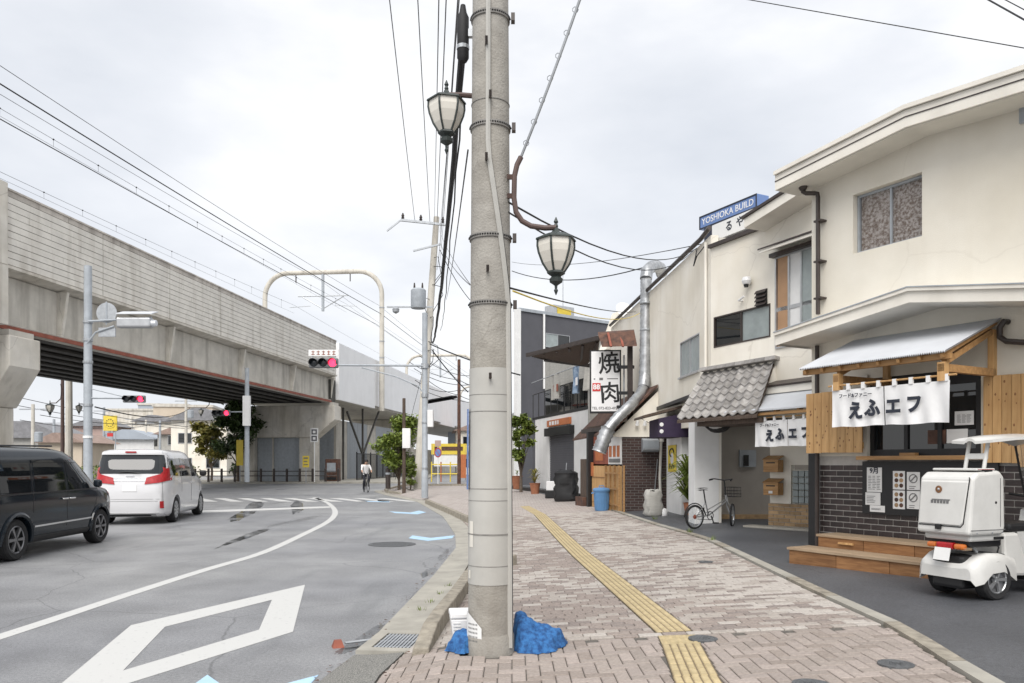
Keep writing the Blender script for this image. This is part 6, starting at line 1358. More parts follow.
hs_ += [((492, 100), 9, 9, 5.6, 1.6, 'cream_b', 'rooftile', 'cream house across the side street behind the central pole', 3, 2, False), ((478, 130), 10, 9, 8.6, 0, 'bluegrey', 'concrete', 'pale blue grey flats far behind the central pole', 3, 3, True), ((520, 92), 7, 9, 6.0, 1.4, 'siding', 'roofgrey', 'grey boarded house hidden behind the slate building', 2, 2, False),
        ((44, 96), 6, 7, 3.6, 1.2, 'white', 'roofgrey', 'small white house with grey roof left of the iron pole', 2, 1, False), ((60, 72), 4, 6, 3.4, .9, 'tan', 'rooftile', 'tiny tan shed with rusty roof between the far poles', 1, 1, False),
        ((92, 104), 5, 7, 6.4, .9, 'pink', 'roofgrey', 'narrow pale red house beside the grey pole', 1, 2, False), ((116, 160), 14, 9, 8.0, 0, 'bluegrey', 'concrete', 'blue grey block far behind the yellow sign', 6, 2, True), ((153, 108), 5, 8, 7.2, .9, 'cream_b', 'roofgrey', 'narrow cream house over the white van roof', 1, 2, False),
        ((174, 96), 4, 7, 5.0, .8, 'siding', 'rooftile', 'narrow grey boarded house left of the yellow tree', 1, 2, False), ((208, 128), 7, 8, 9.5, 0, 'white', 'concrete', 'white three-storey block behind the yellow tree', 2, 3, True)]
for (px, Y), w_, d_, h_, rh, m_, rm, l, nw, fl, flat in hs_: house(((px - HX) / FPX * Y, Y, 0), R(rnd.uniform(-12, 12)), w_, d_, h_, rh, m_, rm, l, nw, fl, flat)
def farpole(px, Y, h, label, m='concrete', arms=2, r=.17):
    o = empty('utility_pole', ((px - HX) / FPX * Y, Y, 0), 0, label, 'pole'); MB().lathe([(r, -.05), (r * .72, h), (0, h + .02)], 10).build('shaft', M[m], o)
    for k in range(arms): MB().beam((-1.1, 0, h - .4 - k * .9), (1.1, 0, h - .4 - k * .9), .09, .09).build('crossarm', M['steel'], o)
    if arms: MB().lathe([(.28, 0), (.3, .05), (.3, .75), (.2, .8)], 12, Matrix.Translation((.5, -.1, h - 3))).build('transformer', M['steelgrey'], o)
    return o
farpole(69, 47, 9.5, 'concrete pole just left of the grey signal pole', 'concrete_l', 0, r=.23); farpole(62.5, 48, 9, 'slim red-brown iron pole left of the concrete pole', 'armbrown', 0, r=.12)
farpole(104, 84, 7.5, 'thin far pole just left of the yellow sign', 'steelgrey', 1); farpole(132, 128, 9, 'far pole rising behind the van roof', arms=2); farpole(160, 92, 6.5, 'slim grey pole right of the second signal', 'steelgrey', 0); farpole(178, 135, 10, 'tall far pole left of the crossarm pole', arms=2); farpole(196, 100, 8, 'far pole beside the yellow tree', arms=1); farpole(54, 80, 6, 'slim pole over the white house', 'steelgrey', 1); farpole(33, 62, 6.2, 'pole with a crossarm above the old low house', arms=1); farpole(186, 78, 9, 'utility pole with crossarms above the white van roof'); farpole(168, 120, 9.5, 'distant utility pole before the pale apartment block'); farpole(112, 90, 7, 'slim pole holding the yellow round sign', 'steelgrey', 0); farpole(240, 70, 8, 'brown pole in front of the dark street tree', 'armbrown', 0); farpole(146, 100, 7, 'distant thin pole above the van window', arms=1)
for k, (a, b) in enumerate(((at(0, 393, 60), at(260, 432, 80)), (at(0, 402, 60), at(240, 430, 90)), (at(40, 415, 62), at(200, 420, 78)), (at(95, 407, 26), at(190, 408, 78)), (at(20, 420, 62), at(150, 425, 100)))):
    tag(MB().tube(sagline(a, b, .6), .025, 5).build('overhead_wire', M['cable']), 'thin street wire under the viaduct, %s from the top' % ('first', 'second', 'third', 'fourth', 'fifth')[k], 'wire')
# lanterns on the far poles
for (px, py, Y, s, l) in ((50, 397, 45, 1.6, 'small lantern lamp on a curled arm near the left pier'), (79, 398, 44, 1.2, 'small lantern lamp just left of the grey pole'), (201, 402, 60, 1.3, 'far lantern lamp by the third signal')):
    lantern('street_lamp', at(px, py + 8, Y), l, s); q = at(px, py + 6, Y); tag(MB().tube([q, q + V(.35, 0, .0), q + V(.62, 0, .25), q + V(.68, 0, .8), q + V(.62, 0, 1.1)], .03, 6).build('lamp_arm', M['armbrown'], smooth=True), 'curled arm of the ' + l, 'lamp arm')
# round yellow sign
ys = empty('round_sign', at(110, 429, 70), 0, 'yellow clock-like sign board over the far street', 'sign'); MB().box(-1.15, 1.15, 0, .25, -.3, 2.3).build('board', M['yellow'], ys); ys.scale = (.52, .52, .52); MB().lathe([(1.0, 0), (.95, .05), (0, .06)], 20, Matrix.Translation((0, -.002, 1.05)) @ Matrix.Rotation(R(90), 4, 'X')).build('disc', M['yellow'], ys)
mb = MB()
for k in range(10): a = R(k * 36); mb.box(.62 * math.cos(a) - .08, .62 * math.cos(a) + .08, -.09, -.062, 1.05 + .62 * math.sin(a) - .08, 1.05 + .62 * math.sin(a) + .08)
mb.build('dots', M['ink'], ys); MB().tube([(.9, .1, -.3), (.9, .1, -4.3)], .08, 6).build('post', M['steelgrey'], ys)
MB().box(-.5, .5, 0, .1, -1.3, -.7).build('lower_plate', M['redink'], ys)
# roadside fence, hedge and orange banner below
hg = leaves(1500, lambda r: V(r.uniform(-7, 7), r.uniform(-.5, .5), r.uniform(.1, 1.3)), .16, 31).build('hedge', M['leaf']); hg.location = at(110, 478, 62); hg.location.z = 0; tag(hg, 'low green hedge along the far kerb', 'hedge', kind='stuff')
hg = leaves(2600, lambda r: V(r.uniform(-16, 16), r.uniform(-2, 2), 3.5 + r.uniform(-3.5, 1.5) * r.random() + r.uniform(-2, 1)), .5, 33).build('far_wood', M['leafd']); hg.location = (-92, 150, 2); tag(hg, 'dark mass of far trees beyond the old low house', 'trees', kind='stuff')
bn = empty('banner_flag', at(240, 483, 58), 0, 'small yellow upright notice by the dark street tree', 'sign'); MB().tube([(0, 0, 0), (0, 0, 3.3)], .04, 5).build('post', M['steel'], bn); MB().box(-.25, .25, -.06, -.03, 1.3, 3.2).build('board', M['yellow'], bn)
# construction corner right of the signal pole
cs_ = empty('site_sign', at(449, 480, 62), R(6), 'yellow and white sign board with orange frame by the side street', 'sign'); zc = -cs_.location.z; cs_.scale = (.5, .5, .78)
MB().box(-2.8, 2.8, 0, .1, 2.6, 3.7).build('yellow_board', M['yellow'], cs_); MB().box(-2.4, 2.6, .0, .1, 1.4, 2.5).build('white_board', M['white'], cs_); MB().box(-2.3, -1.6, -.04, -.002, 2.9, 3.4).box(-1.2, 2.2, -.04, -.002, 3.0, 3.4).build('faded_lettering', M['rust'], cs_)
for x in (-2.6, 2.6): MB().tube([(x, .05, -.1), (x, .05, 3.6)], .06, 6).build('post', M['steel'], cs_)
MB().box(1.7, 2.7, -.2, -.1, .2, 2.6).build('orange_banner', M['orange'], cs_)
bar_ = empty('site_barrier', at(445, 482, 58), 0, 'orange and yellow barrier frames in the side street', 'barrier')
for k in range(4): MB().tube([(k * .7 - 1, 0, 0), (k * .7 - 1, 0, 1.5)], .05, 5).build('leg', M['orange'] if k % 2 else M['yellow'], bar_)
for z in (.6, 1.3): MB().tube([(-1, 0, z), (1.1, 0, z)], .05, 5).build('rail', M['yellow'], bar_)
ns = empty('parking_sign', at(438, 484, 55), 0, 'round no-parking sign on a white post beside the signal pole', 'sign'); ns.scale = (.62, .62, .82); MB().tube([(0, 0, 0), (0, 0, 3.4)], .05, 6).build('post', M['white'], ns)
MB().lathe([(.42, 0), (.42, .03), (0, .031)], 20, Matrix.Translation((0, -.06, 2.7)) @ Matrix.Rotation(R(90), 4, 'X')).build('disc', mat('muted_red', (.36, .05, .07), .6), ns); MB().lathe([(.31, 0), (0, .01)], 20, Matrix.Translation((0, -.093, 2.7)) @ Matrix.Rotation(R(90), 4, 'X')).build('blue_centre', M['bluesign'], ns); MB().beam((-.22, -.106, 2.92), (.22, -.106, 2.48), .03, .08, up=(0, 1, 0)).build('slash', M['redink'], ns); MB().box(-.35, .35, -.08, -.05, 3.25, 3.75).build('plate', M['pink'], ns)
# brown bollard at the pavement corner
for k, (px, py, l) in enumerate(((388, 493.5, 'brown bollard with pale band at the corner of the pavement'),)):
    q = at(px, py, 40); bo_ = empty('bollard', (q.x, q.y, zs(q.x, q.y) - .02), 0, l, 'bollard'); MB().lathe([(.13, 0), (.13, .85), (.12, .9), (.13, .95), (.10, 1.05), (0, 1.07)], 14).build('shaft', M['brown'], bo_, smooth=True); MB().lathe([(.134, .72), (.134, .82)], 14).build('pale_band', M['steelgrey'], bo_)
bp = struct(MB().prism([(-2.2, 49, -.05), (6, 50, -.05), (7, 60, -.05), (-1, 58, -.05)], (0, 0, .17)).build('corner_pavement', M['gutter']))
# ================================================================ VEHICLES
from mathutils import noise as mnoise
def evalmesh(o):
    bpy.context.view_layer.update(); dg_ = bpy.context.evaluated_depsgraph_get(); me = bpy.data.meshes.new_from_object(o.evaluated_get(dg_)); o.modifiers.clear(); o.data = me; return o
class Van:
    def __init__(s, table, nr, nf):
        s.nr, s.nf = nr, nf; T = [Vector(t) for t in table]; D = []
        for i in range(len(T) - 1):
            a, b, c, d = T[max(i - 1, 0)], T[i], T[i + 1], T[min(i + 2, len(T) - 1)]
            for k in range(3):
                t = k / 3; D.append(b.lerp(c, t) * .6 + .4 * (.5 * ((2 * b) + (c - a) * t + (2 * a - 5 * b + 4 * c - d) * t * t + (3 * b - a - 3 * c + d) * t ** 3)))
        D.append(T[-1]); s.D = D
    def ring(s, z):
        D = s.D
        for a, b in zip(D, D[1:]):
            if a[0] <= z <= b[0] + 1e-9: t = (z - a[0]) / max(b[0] - a[0], 1e-9); return [a[i] + (b[i] - a[i]) * t for i in (1, 2, 3)]
        return list(D[-1][1:]) if z > D[-1][0] else list(D[0][1:])
    def side(s, x, z):
        xr, xf, w_ = s.ring(z); xm = (xr + xf) / 2; t = (x - xm) / ((xf - xr) / 2); n = s.nf if t > 0 else s.nr
        return w_ * max(1 - min(abs(t), 1) ** n, 0) ** (1 / n)
    def rear(s, y, z):
        xr, xf, w_ = s.ring(z); xm = (xr + xf) / 2; return xm - (xf - xr) / 2 * max(1 - min(abs(y / w_), 1) ** s.nr, 0) ** (1 / s.nr)
    def front(s, y, z):
        xr, xf, w_ = s.ring(z); xm = (xr + xf) / 2; return xm + (xf - xr) / 2 * max(1 - min(abs(y / w_), 1) ** s.nf, 0) ** (1 / s.nf)
    def loop(s, z, N=84):
        xr, xf, w_ = s.ring(z); xm, hl = (xr + xf) / 2, (xf - xr) / 2; P = []
        for i in range(600):
            q = 2 * math.pi * i / 600; c, sn = math.cos(q), math.sin(q); n = s.nf if c > 0 else s.nr
            P.append(V(xm + hl * math.copysign(abs(c) ** (2 / n), c), w_ * math.copysign(abs(sn) ** (2 / n), sn), z))
        L_ = [0]
        for a, b in zip(P, P[1:] + P[:1]): L_.append(L_[-1] + (b - a).length)
        o = []; j = 0
        for i in range(N):
            t = L_[-1] * i / N
            while L_[j + 1] < t: j += 1
            o.append(P[j].lerp(P[(j + 1) % 600], (t - L_[j]) / max(L_[j + 1] - L_[j], 1e-9)))
        return o
    def body(s, name, m, root, wheels, wr):
        mb = MB(); rows = [s.loop(d[0]) for d in s.D]; mb.grid(rows, close=True); n = len(rows[0]); mb.f.append(tuple(range(n))[::-1]); mb.m.append(0); k = (len(rows) - 1) * n; mb.f.append(tuple(range(k, k + n))); mb.m.append(0)
        o = mb.build(name, M[m], None); cuts = []
        for x in wheels:
            for sd in (-1, 1):
                c = MB().lathe([(wr, -.3), (wr, .3)], 28, Matrix.Translation((x, sd * .86, .335)) @ Matrix.Rotation(R(90), 4, 'X')).build('cut', M['black']); cuts.append(c)
                b = o.modifiers.new('b', 'BOOLEAN'); b.operation = 'DIFFERENCE'; b.object = c; b.solver = 'EXACT'
        evalmesh(o)
        for c in cuts: bpy.data.objects.remove(c)
        o.parent = root; o.data.polygons.foreach_set('use_smooth', [True] * len(o.data.polygons)); o.data.set_sharp_from_angle(angle=R(32)); return o
    def patch(s, name, m, root, bot, top, sd=-1, off=.005, nv=6, face='side', sub=4):
        def dn(P):
            o = []
            for a, b in zip(P, P[1:]): o += [(a[0] + (b[0] - a[0]) * i / sub, a[1] + (b[1] - a[1]) * i / sub) for i in range(sub)]
            return o + [P[-1]]
        B, T_ = dn(bot), dn(top); rows = []; rin = []
        for k in range(nv + 1):
            r = []; ri = []
            for (a, z0), (b, z1) in zip(B, T_):
                u, z = a + (b - a) * k / nv, z0 + (z1 - z0) * k / nv
                for lst, f_ in ((r, off), (ri, -.004)):
                    if face == 'side': lst.append((u, sd * (s.side(u, z) + f_), z))
                    elif face == 'rear': lst.append((s.rear(u, z) - f_, u, z))
                    else: lst.append((s.front(u, z) + f_, u, z))
            rows.append(r); rin.append(ri)
        mb = MB(); mb.grid(rows); mb.grid([rin[0], rows[0]]); mb.grid([rin[-1], rows[-1]]); mb.grid([[r[0] for r in rin], [r[0] for r in rows]]); mb.grid([[r[-1] for r in rin], [r[-1] for r in rows]])
        return mb.build(name, M[m], root, smooth=True)
def wheel(root, x, y, sd, r=.335, wd=.215, rim='rim', spokes=6, name='wheel'):
    X = Matrix.Translation((x, y, r)) @ Matrix.Rotation(R(-90 * sd), 4, 'X'); h = wd / 2
    t = MB().lathe([(r * .66, -h * .9), (r * .9, -h), (r * .985, -h * .75), (r, -h * .4), (r, h * .4), (r * .985, h * .75), (r * .9, h), (r * .68, h * .9), (r * .66, h * .5)], 32, X, cap=False).build(name, M['rubber'], root, smooth=True)
    MB().lathe([(r * .67, -h * .5), (r * .67, h * .85), (r * .63, h * .88), (r * .60, h * .5), (r * .2, h * .2), (0, h * .2)], 32, X).build('rim_barrel', M['black'] if rim == 'rim' else M['rim'], t, smooth=True)
    mb = MB(); mb.lathe([(r * .17, h * .3), (r * .16, h * .78), (r * .08, h * .84), (0, h * .84)], 16, X)
    for k in range(spokes):
        for dd in (-.07, .07):
            a = 2 * math.pi * k / spokes; p0 = X @ V(r * .12 * math.cos(a), r * .12 * math.sin(a), h * .74); p1 = X @ V(r * .63 * math.cos(a + dd), r * .63 * math.sin(a + dd), h * .80); mb.beam(p0, p1, r * .085, r * .11, up=(0, 1, 0))
    mb.lathe([(r * .68, h * .84), (r * .64, h * .92), (r * .60, h * .8)], 32, X, cap=False)
    mb.build('spokes', M[rim], t); return t
# ---- charcoal minivan
TB = [(.24, -2.24, 2.20, .80), (.32, -2.33, 2.32, .875), (.55, -2.38, 2.36, .905), (.82, -2.39, 2.36, .91), (.98, -2.38, 2.30, .91), (1.06, -2.37, 2.16, .905), (1.14, -2.36, 1.75, .895), (1.32, -2.34, 1.42, .88), (1.52, -2.31, 1.14, .855), (1.70, -2.26, .84, .82), (1.80, -2.18, .58, .775), (1.855, -2.0, .26, .67), (1.875, -1.7, -.1, .45)]
van = Van(TB, 10, 4.6)
bk = empty('minivan', (-9.02, 14.1, 0), R(92.5), 'dark charcoal minivan at the left edge of the picture', 'van')
WB = (1.42, -1.42)
van.body('body', 'cargrey', bk, WB, .40)
for x in WB:
    for sd in (-1, 1): wheel(bk, x, sd * .78, sd, .34, .225, 'rim', 6)
MB().box(-2.1, 2.0, -.74, .74, .25, .62).build('underbody', M['black'], bk)
for sd in (-1, 1):
    van.patch('front_door_glass', 'glass', bk, [(.18, 1.10), (1.18, 1.12), (1.36, 1.14)], [(.12, 1.60), (.62, 1.60), (.80, 1.52)], sd)
    van.patch('front_quarter_glass', 'glass', bk, [(1.36, 1.14), (1.55, 1.14)], [(1.0, 1.42), (1.10, 1.38)], sd)
    van.patch('sliding_door_glass', 'glass', bk, [(-.92, 1.10), (.06, 1.10)], [(-.90, 1.60), (.02, 1.60)], sd)
    van.patch('rear_side_glass', 'glass', bk, [(-2.05, 1.12), (-1.05, 1.10)], [(-2.0, 1.58), (-1.02, 1.60)], sd)
    van.patch('rain_visor', 'glass', bk, [(-.95, 1.60), (.05, 1.61), (.62, 1.605)], [(-.95, 1.64), (.05, 1.65), (.58, 1.64)], sd, .022)
    for nm, pts in (('door_gap', [(.10, .45), (.10, 1.62)]), ('door_gap', [(1.12, .72), (1.30, 1.08)]), ('door_gap', [(-.98, .75), (-.98, 1.62)])):
        (x0, z0), (x1, z1) = pts; van.patch(nm, 'black', bk, [(x0 - .006, z0), (x0 + .006, z0)], [(x1 - .006, z1), (x1 + .006, z1)], sd, .003, 8)
    van.patch('side_moulding', 'chrome', bk, [(-.95, .505), (.98, .525)], [(-.95, .535), (.98, .555)], sd, .012, 2, sub=8)
    van.patch('sill_cladding', 'black', bk, [(-.98, .26), (.98, .26)], [(-.98, .36), (.98, .36)], sd, .012, 3, sub=8)
    van.patch('belt_trim', 'black', bk, [(-2.05, 1.065), (1.3, 1.085)], [(-2.05, 1.09), (1.3, 1.11)], sd, .008, 2, sub=10)
    for x in (-.02, .22): MB().box(x - .10, x + .10, sd * (van.side(x, .95) + .035) - .012, sd * (van.side(x, .95) + .035) + .012, .935, .965).build('door_handle', M['chrome'], bk, bevel=.01)
    mi = MB(); mi.box(1.02, 1.16, sd * .91, sd * 1.05, 1.12, 1.27); mi.build('mirror', M['cargrey'], bk, bevel=.05, seg=3)
    for x in WB:
        P = [(x + .425 * math.cos(R(a)), sd * (van.side(x + .42 * math.cos(R(a)), max(.335 + .42 * math.sin(R(a)), .3)) + .002), .335 + .42 * math.sin(R(a))) for a in range(-8, 189, 14)]
        MB().tube(P, .04, 6).build('arch_flare', M['cargrey'], bk, smooth=True)
    van.patch('headlamp', 'clear', bk, [(sd * .45, .80), (sd * .80, .80)], [(sd * .5, .98), (sd * .80, .98)], 1, .008, face='front')
    van.patch('indicator_lens', 'clear', bk, [(1.75, .80), (2.05, .82)], [(1.8, .93), (2.05, .93)], sd, .008)
    van.patch('tail_lamp', 'tail', bk, [(sd * .72, .9), (sd * .86, .9)], [(sd * .70, 1.45), (sd * .82, 1.45)], 1, .01, face='rear')
van.patch('windscreen', 'glass', bk, [(-.74, 1.18), (.74, 1.18)], [(-.68, 1.72), (.68, 1.72)], 1, .005, face='front', sub=8)
van.patch('rear_window', 'glass', bk, [(-.7, 1.12), (.7, 1.12)], [(-.66, 1.68), (.66, 1.68)], 1, .005, face='rear', sub=8)
MB().tube([(-1.9, -.62, 1.87), (.1, -.62, 1.90)], .018, 6).build('roof_rail', M['black'], bk)
# ---- white van
TW = [(.20, -2.30, 2.30, .84), (.28, -2.42, 2.42, .90), (.5, -2.46, 2.46, .925), (.85, -2.46, 2.46, .93), (1.0, -2.44, 2.40, .93), (1.1, -2.42, 2.2, .925), (1.18, -2.40, 1.85, .92), (1.36, -2.36, 1.45, .90), (1.58, -2.30, 1.12, .87), (1.76, -2.25, .82, .83), (1.87, -2.24, .58, .78), (1.925, -2.1, .28, .68), (1.945, -1.8, -.1, .45)]
wv = Van(TW, 8, 4.4)
wt = empty('minivan', (-10.18, 22.3, 0), R(100), 'white van waiting in front of the dark minivan, brake lamps red', 'van')
wv.body('body', 'carwhite', wt, (1.5, -1.5), .41)
for x in (1.5, -1.5):
    for sd in (-1, 1): wheel(wt, x, sd * .80, sd, .34, .235, 'rims', 10)
MB().box(-2.2, 2.1, -.76, .76, .22, .6).build('underbody', M['black'], wt)
wv.patch('rear_window', 'glass', wt, [(-.875, 1.31), (.875, 1.31)], [(-.80, 1.79), (.80, 1.79)], 1, .008, face='rear', sub=30)
wv.patch('rear_spoiler', 'carwhite', wt, [(-.74, 1.80), (.74, 1.80)], [(-.70, 1.90), (.70, 1.90)], 1, .07, face='rear', sub=10)
MB().box(-2.34, -2.31, -.13, .13, 1.845, 1.885).build('high_brake_lamp', M['tail'], wt)
MB().tube([(-2.40, .28, 1.34), (-2.42, .05, 1.36), (-2.44, -.25, 1.33)], .012, 5).build('wiper', M['black'], wt); MB().tube([(-2.3, .5, 1.33), (-2.2, .5, 1.55), (-2.2, .36, 1.6)], .02, 5).build('seat_grab', M['black'], wt)
for sd in (-1, 1):
    wv.patch('tail_lamp', 'tail', wt, [(sd * .36, 1.04), (sd * .70, 1.08), (sd * .905, 1.13)], [(sd * .40, 1.21), (sd * .72, 1.30), (sd * .895, 1.52)], 1, .022, face='rear', sub=8)
    wv.patch('tail_lamp', 'tail', wt, [(-2.31, 1.18), (-2.10, 1.30)], [(-2.26, 1.48), (-2.12, 1.42)], sd, .012)
    wv.patch('bumper_reflector', 'tail', wt, [(sd * .72, .42), (sd * .80, .42)], [(sd * .72, .60), (sd * .80, .60)], 1, .01, face='rear')
    wv.patch('rear_side_glass', 'glass', wt, [(-2.05, 1.26), (-1.02, 1.22)], [(-2.0, 1.70), (-1.0, 1.71)], sd)
    wv.patch('sliding_door_glass', 'glass', wt, [(-.94, 1.22), (.10, 1.20)], [(-.94, 1.71), (.06, 1.70)], sd)
    wv.patch('front_door_glass', 'glass', wt, [(.22, 1.20), (1.35, 1.22)], [(.18, 1.70), (.72, 1.66)], sd)
    for x0, x1, z0, z1 in ((.14, .14, .5, 1.72), (-.98, -.98, .8, 1.72), (1.2, 1.36, .75, 1.2)): wv.patch('door_gap', 'black', wt, [(x0 - .006, z0), (x0 + .006, z0)], [(x1 - .006, z1), (x1 + .006, z1)], sd, .003, 8)
    wv.patch('side_chrome', 'chrome', wt, [(-.9, .36), (1.0, .34)], [(-.9, .385), (1.0, .365)], sd, .01, 2, sub=8)
    for x in (.0, .28): MB().box(x - .10, x + .10, sd * (wv.side(x, 1.03) + .03) - .012, sd * (wv.side(x, 1.03) + .03) + .012, 1.015, 1.045).build('door_handle', M['carwhite'], wt, bevel=.01)
    MB().box(1.05, 1.28, sd * .95, sd * 1.13, 1.20, 1.36).build('mirror', M['black'] if sd < 0 else M['carwhite'], wt, bevel=.05, seg=3)
wv.patch('tailgate_gap', 'grey_ink', wt, [(-.80, .60), (.80, .60)], [(-.80, .608), (.80, .608)], 1, .003, 1, face='rear', sub=10)
wv.patch('bumper_chrome', 'chrome', wt, [(-.7, .285), (.7, .285)], [(-.7, .31), (.7, .31)], 1, .01, 1, face='rear', sub=10)
wv.patch('chrome_bar', 'chrome', wt, [(-.42, 1.12), (.42, 1.12)], [(-.42, 1.20), (.42, 1.20)], 1, .012, 2, face='rear', sub=8)
wv.patch('number_plate', 'paper', wt, [(-.17, .86), (.17, .86)], [(-.17, 1.03), (.17, 1.03)], 1, .012, 2, face='rear')
wv.patch('windscreen', 'glass', wt, [(-.76, 1.24), (.76, 1.24)], [(-.7, 1.76), (.7, 1.76)], 1, .005, face='front', sub=8)
wv.patch('tailgate_handle', 'chrome', wt, [(-.10, 1.235), (.10, 1.235)], [(-.10, 1.262), (.10, 1.262)], 1, .02, 1, face='rear'); wv.patch('bumper_step', 'grey_ink', wt, [(-.88, .655), (.88, .655)], [(-.88, .661), (.88, .661)], 1, .004, 1, face='rear', sub=10)
for sd in (-1, 1): wv.patch('exhaust_tip', 'chrome', wt, [(sd * .5, .225), (sd * .62, .225)], [(sd * .5, .262), (sd * .62, .262)], 1, .02, 1, face='rear'); wv.patch('tailgate_seam', 'grey_ink', wt, [(sd * .785, .61), (sd * .79, .61)], [(sd * .765, 1.10), (sd * .77, 1.10)], 1, .003, 4, face='rear')
wv.patch('lower_valance', 'black', wt, [(-.8, .21), (.8, .21)], [(-.8, .272), (.8, .272)], 1, .006, 2, face='rear', sub=8)
# ================================================================ DELIVERY SCOOTER (x forward from the rear axle)
sc = empty('delivery_scooter', (4.35, 7.44, zs(4.3, 7.46)), math.atan2(.38, .92), 'white three-wheeled roofed delivery scooter with a big trunk box', 'scooter'); sc.scale = (.96, .96, .97)
for sd in (-1, 1): wheel(sc, 0, sd * .25, sd, .195, .13, 'rims', 5)
# hooded rear body over the two wheels
rows = []
for x, w_, zt, zb in ((-.32, .27, .33, .20), (-.30, .305, .40, .15), (-.20, .32, .46, .17), (-.08, .32, .48, .26), (.08, .32, .47, .27), (.20, .30, .45, .22), (.34, .26, .43, .16)):
    r_ = []
    for k in range(15):
        a = math.pi * k / 14; c, s_ = math.cos(a), math.sin(a); r_.append((x, w_ * math.copysign(abs(c) ** .35, c), zb + (zt - zb) * abs(s_) ** .55 * (1 - .24 * math.exp(-(w_ * c / .14) ** 2))))
    rows.append(r_)
mb = MB(); mb.grid(rows); mb.add(rows[0], [tuple(range(15))]); mb.add(rows[-1], [tuple(range(15))]); mb.build('rear_fender', M['scoot'], sc, smooth=True, angle=50)
MB().box(-.30, .34, -.17, .17, .10, .42).build('axle_housing', M['black'], sc, bevel=.03); MB().tube([(0, -.2, .195), (0, .2, .195)], .04, 8).build('axle', M['black'], sc)
# frame under box, tail lamp bar, plate
MB().box(-.26, .18, -.22, .22, .50, .60).build('carrier', M['black'], sc, bevel=.02); MB().box(-.30, .14, -.25, .25, .56, .625).build('box_base', M['scoot'], sc, bevel=.02)
MB().box(-.34, -.27, -.09, .09, .475, .54).build('brake_lamp', M['tail'], sc, bevel=.015)
for sd in (-1, 1): MB().box(-.335, -.265, sd * .095, sd * .20, .48, .535).build('indicator', M['amber'], sc, bevel=.02)
MB().add([(-.385, -.085, .37), (-.385, .085, .37), (-.355, .085, .49), (-.355, -.085, .49), (-.377, -.085, .368), (-.377, .085, .368), (-.347, .085, .488), (-.347, -.085, .488)], [(0, 1, 2, 3), (4, 5, 6, 7), (0, 1, 5, 4), (1, 2, 6, 5), (2, 3, 7, 6), (3, 0, 4, 7)]).build('number_plate', M['paper'], sc)
# trunk box
tb = MB(); bx_ = [(-.37, .62), (.12, .62), (.14, .70), (.13, 1.17), (.07, 1.235), (-.24, 1.215), (-.318, 1.165)]
tb.prism([(x, -.29, z) for x, z in bx_], (0, .58, 0)); tk = tb.build('trunk_box', M['scoot'], sc, bevel=.035, seg=3)
def rearx(z): return -.37 + (z - .62) * (.052 / .545)
dp_ = [( .235, .70), (-.20, .70), (-.215, .74), (-.235, 1.08), (-.25, 1.13), (.235, 1.13)]
def rq(y, z, o=0): return (rearx(z) - .0 - o, y, z)
mb = MB(); loop_ = [(.26, .70), (-.20, .70), (-.225, .73), (-.262, 1.155), (-.255, 1.17)]
mb.tube([rq(y, z, .002) for y, z in loop_], .0055, 6); mb.build('door_seam', M['black'], tk)
MB().add([rq(y, z, .012) for y, z in ((.255, .715), (-.195, .715), (-.215, .745), (-.25, 1.125), (.255, 1.125))] + [rq(y, z, -.004) for y, z in ((.26, .705), (-.20, .705), (-.225, .735), (-.26, 1.135), (.26, 1.135))], [(0, 1, 2, 3, 4)[::-1]] + [(i, (i + 1) % 5, 5 + (i + 1) % 5, 5 + i) for i in range(5)]).build('tailgate', M['scoot'], tk, bevel=.006)
MB().lathe([(.034, 0), (.036, .006), (.024, .008), (0, .008)], 16, Matrix.Translation((rearx(1.05) - .013, .05, 1.05)) @ Matrix.Rotation(R(-90), 4, 'Y')).build('round_lock', M['knot'], tk); MB().lathe([(.016, 0), (0, .012)], 12, Matrix.Translation((rearx(1.05) - .02, .05, 1.05)) @ Matrix.Rotation(R(-90), 4, 'Y')).build('lock_core', M['chrome'], tk)
mb = MB()
for k in range(6): mb.box(rearx(.93) - .016, rearx(.93) - .0125, .13 - k * .034, .13 - k * .034 - .024, .915, .945)
mb.box(rearx(.93) - .016, rearx(.93) - .0125, -.08, .12, .948, .956); mb.build('side_emblem', M['grey_ink'], tk)
MB().box(rearx(.7) - .035, rearx(.7) - .002, .0, .055, .665, .715).build('latch', M['black'], tk, bevel=.006)
MB().box(-.20, .06, -.24, .24, 1.232, 1.255).build('top_lid', M['scoot'], tk, bevel=.01); MB().box(-.18, .04, -.242, .242, 1.242, 1.246).build('red_pinstripe', M['tail'], tk); MB().box(-.12, -.02, -.27, -.2, 1.215, 1.242).build('hinge', M['black'], tk)
MB().lathe([(.014, 0), (.01, .006), (0, .006)], 10, Matrix.Translation((.0, -.29, .93)) @ Matrix.Rotation(R(90), 4, 'X')).build('side_lock', M['black'], tk); MB().box(.02, .14, -.27, -.252, .575, .60).build('side_catch', M['black'], sc)
MB().tube([(.125, -.292, .672), (-.34, -.292, .672)], .004, 5).build('side_seam', M['grey_ink'], tk); MB().tube([(.06, -.293, .70), (.06, -.293, 1.16)], .003, 5).build('panel_seam', M['grey_ink'], tk)
for x_, z_ in ((-.26, .645), (-.05, .645), (.09, .645)): MB().lathe([(.009, 0), (.007, .004), (0, .004)], 8, Matrix.Translation((x_, -.291, z_)) @ Matrix.Rotation(R(90), 4, 'X')).build('screw', M['steel'], tk)
MB().tube([(.30, -.20, .24), (.05, -.215, .27), (-.22, -.205, .30)], .042, 10).build('silencer', M['rim'], sc, smooth=True)
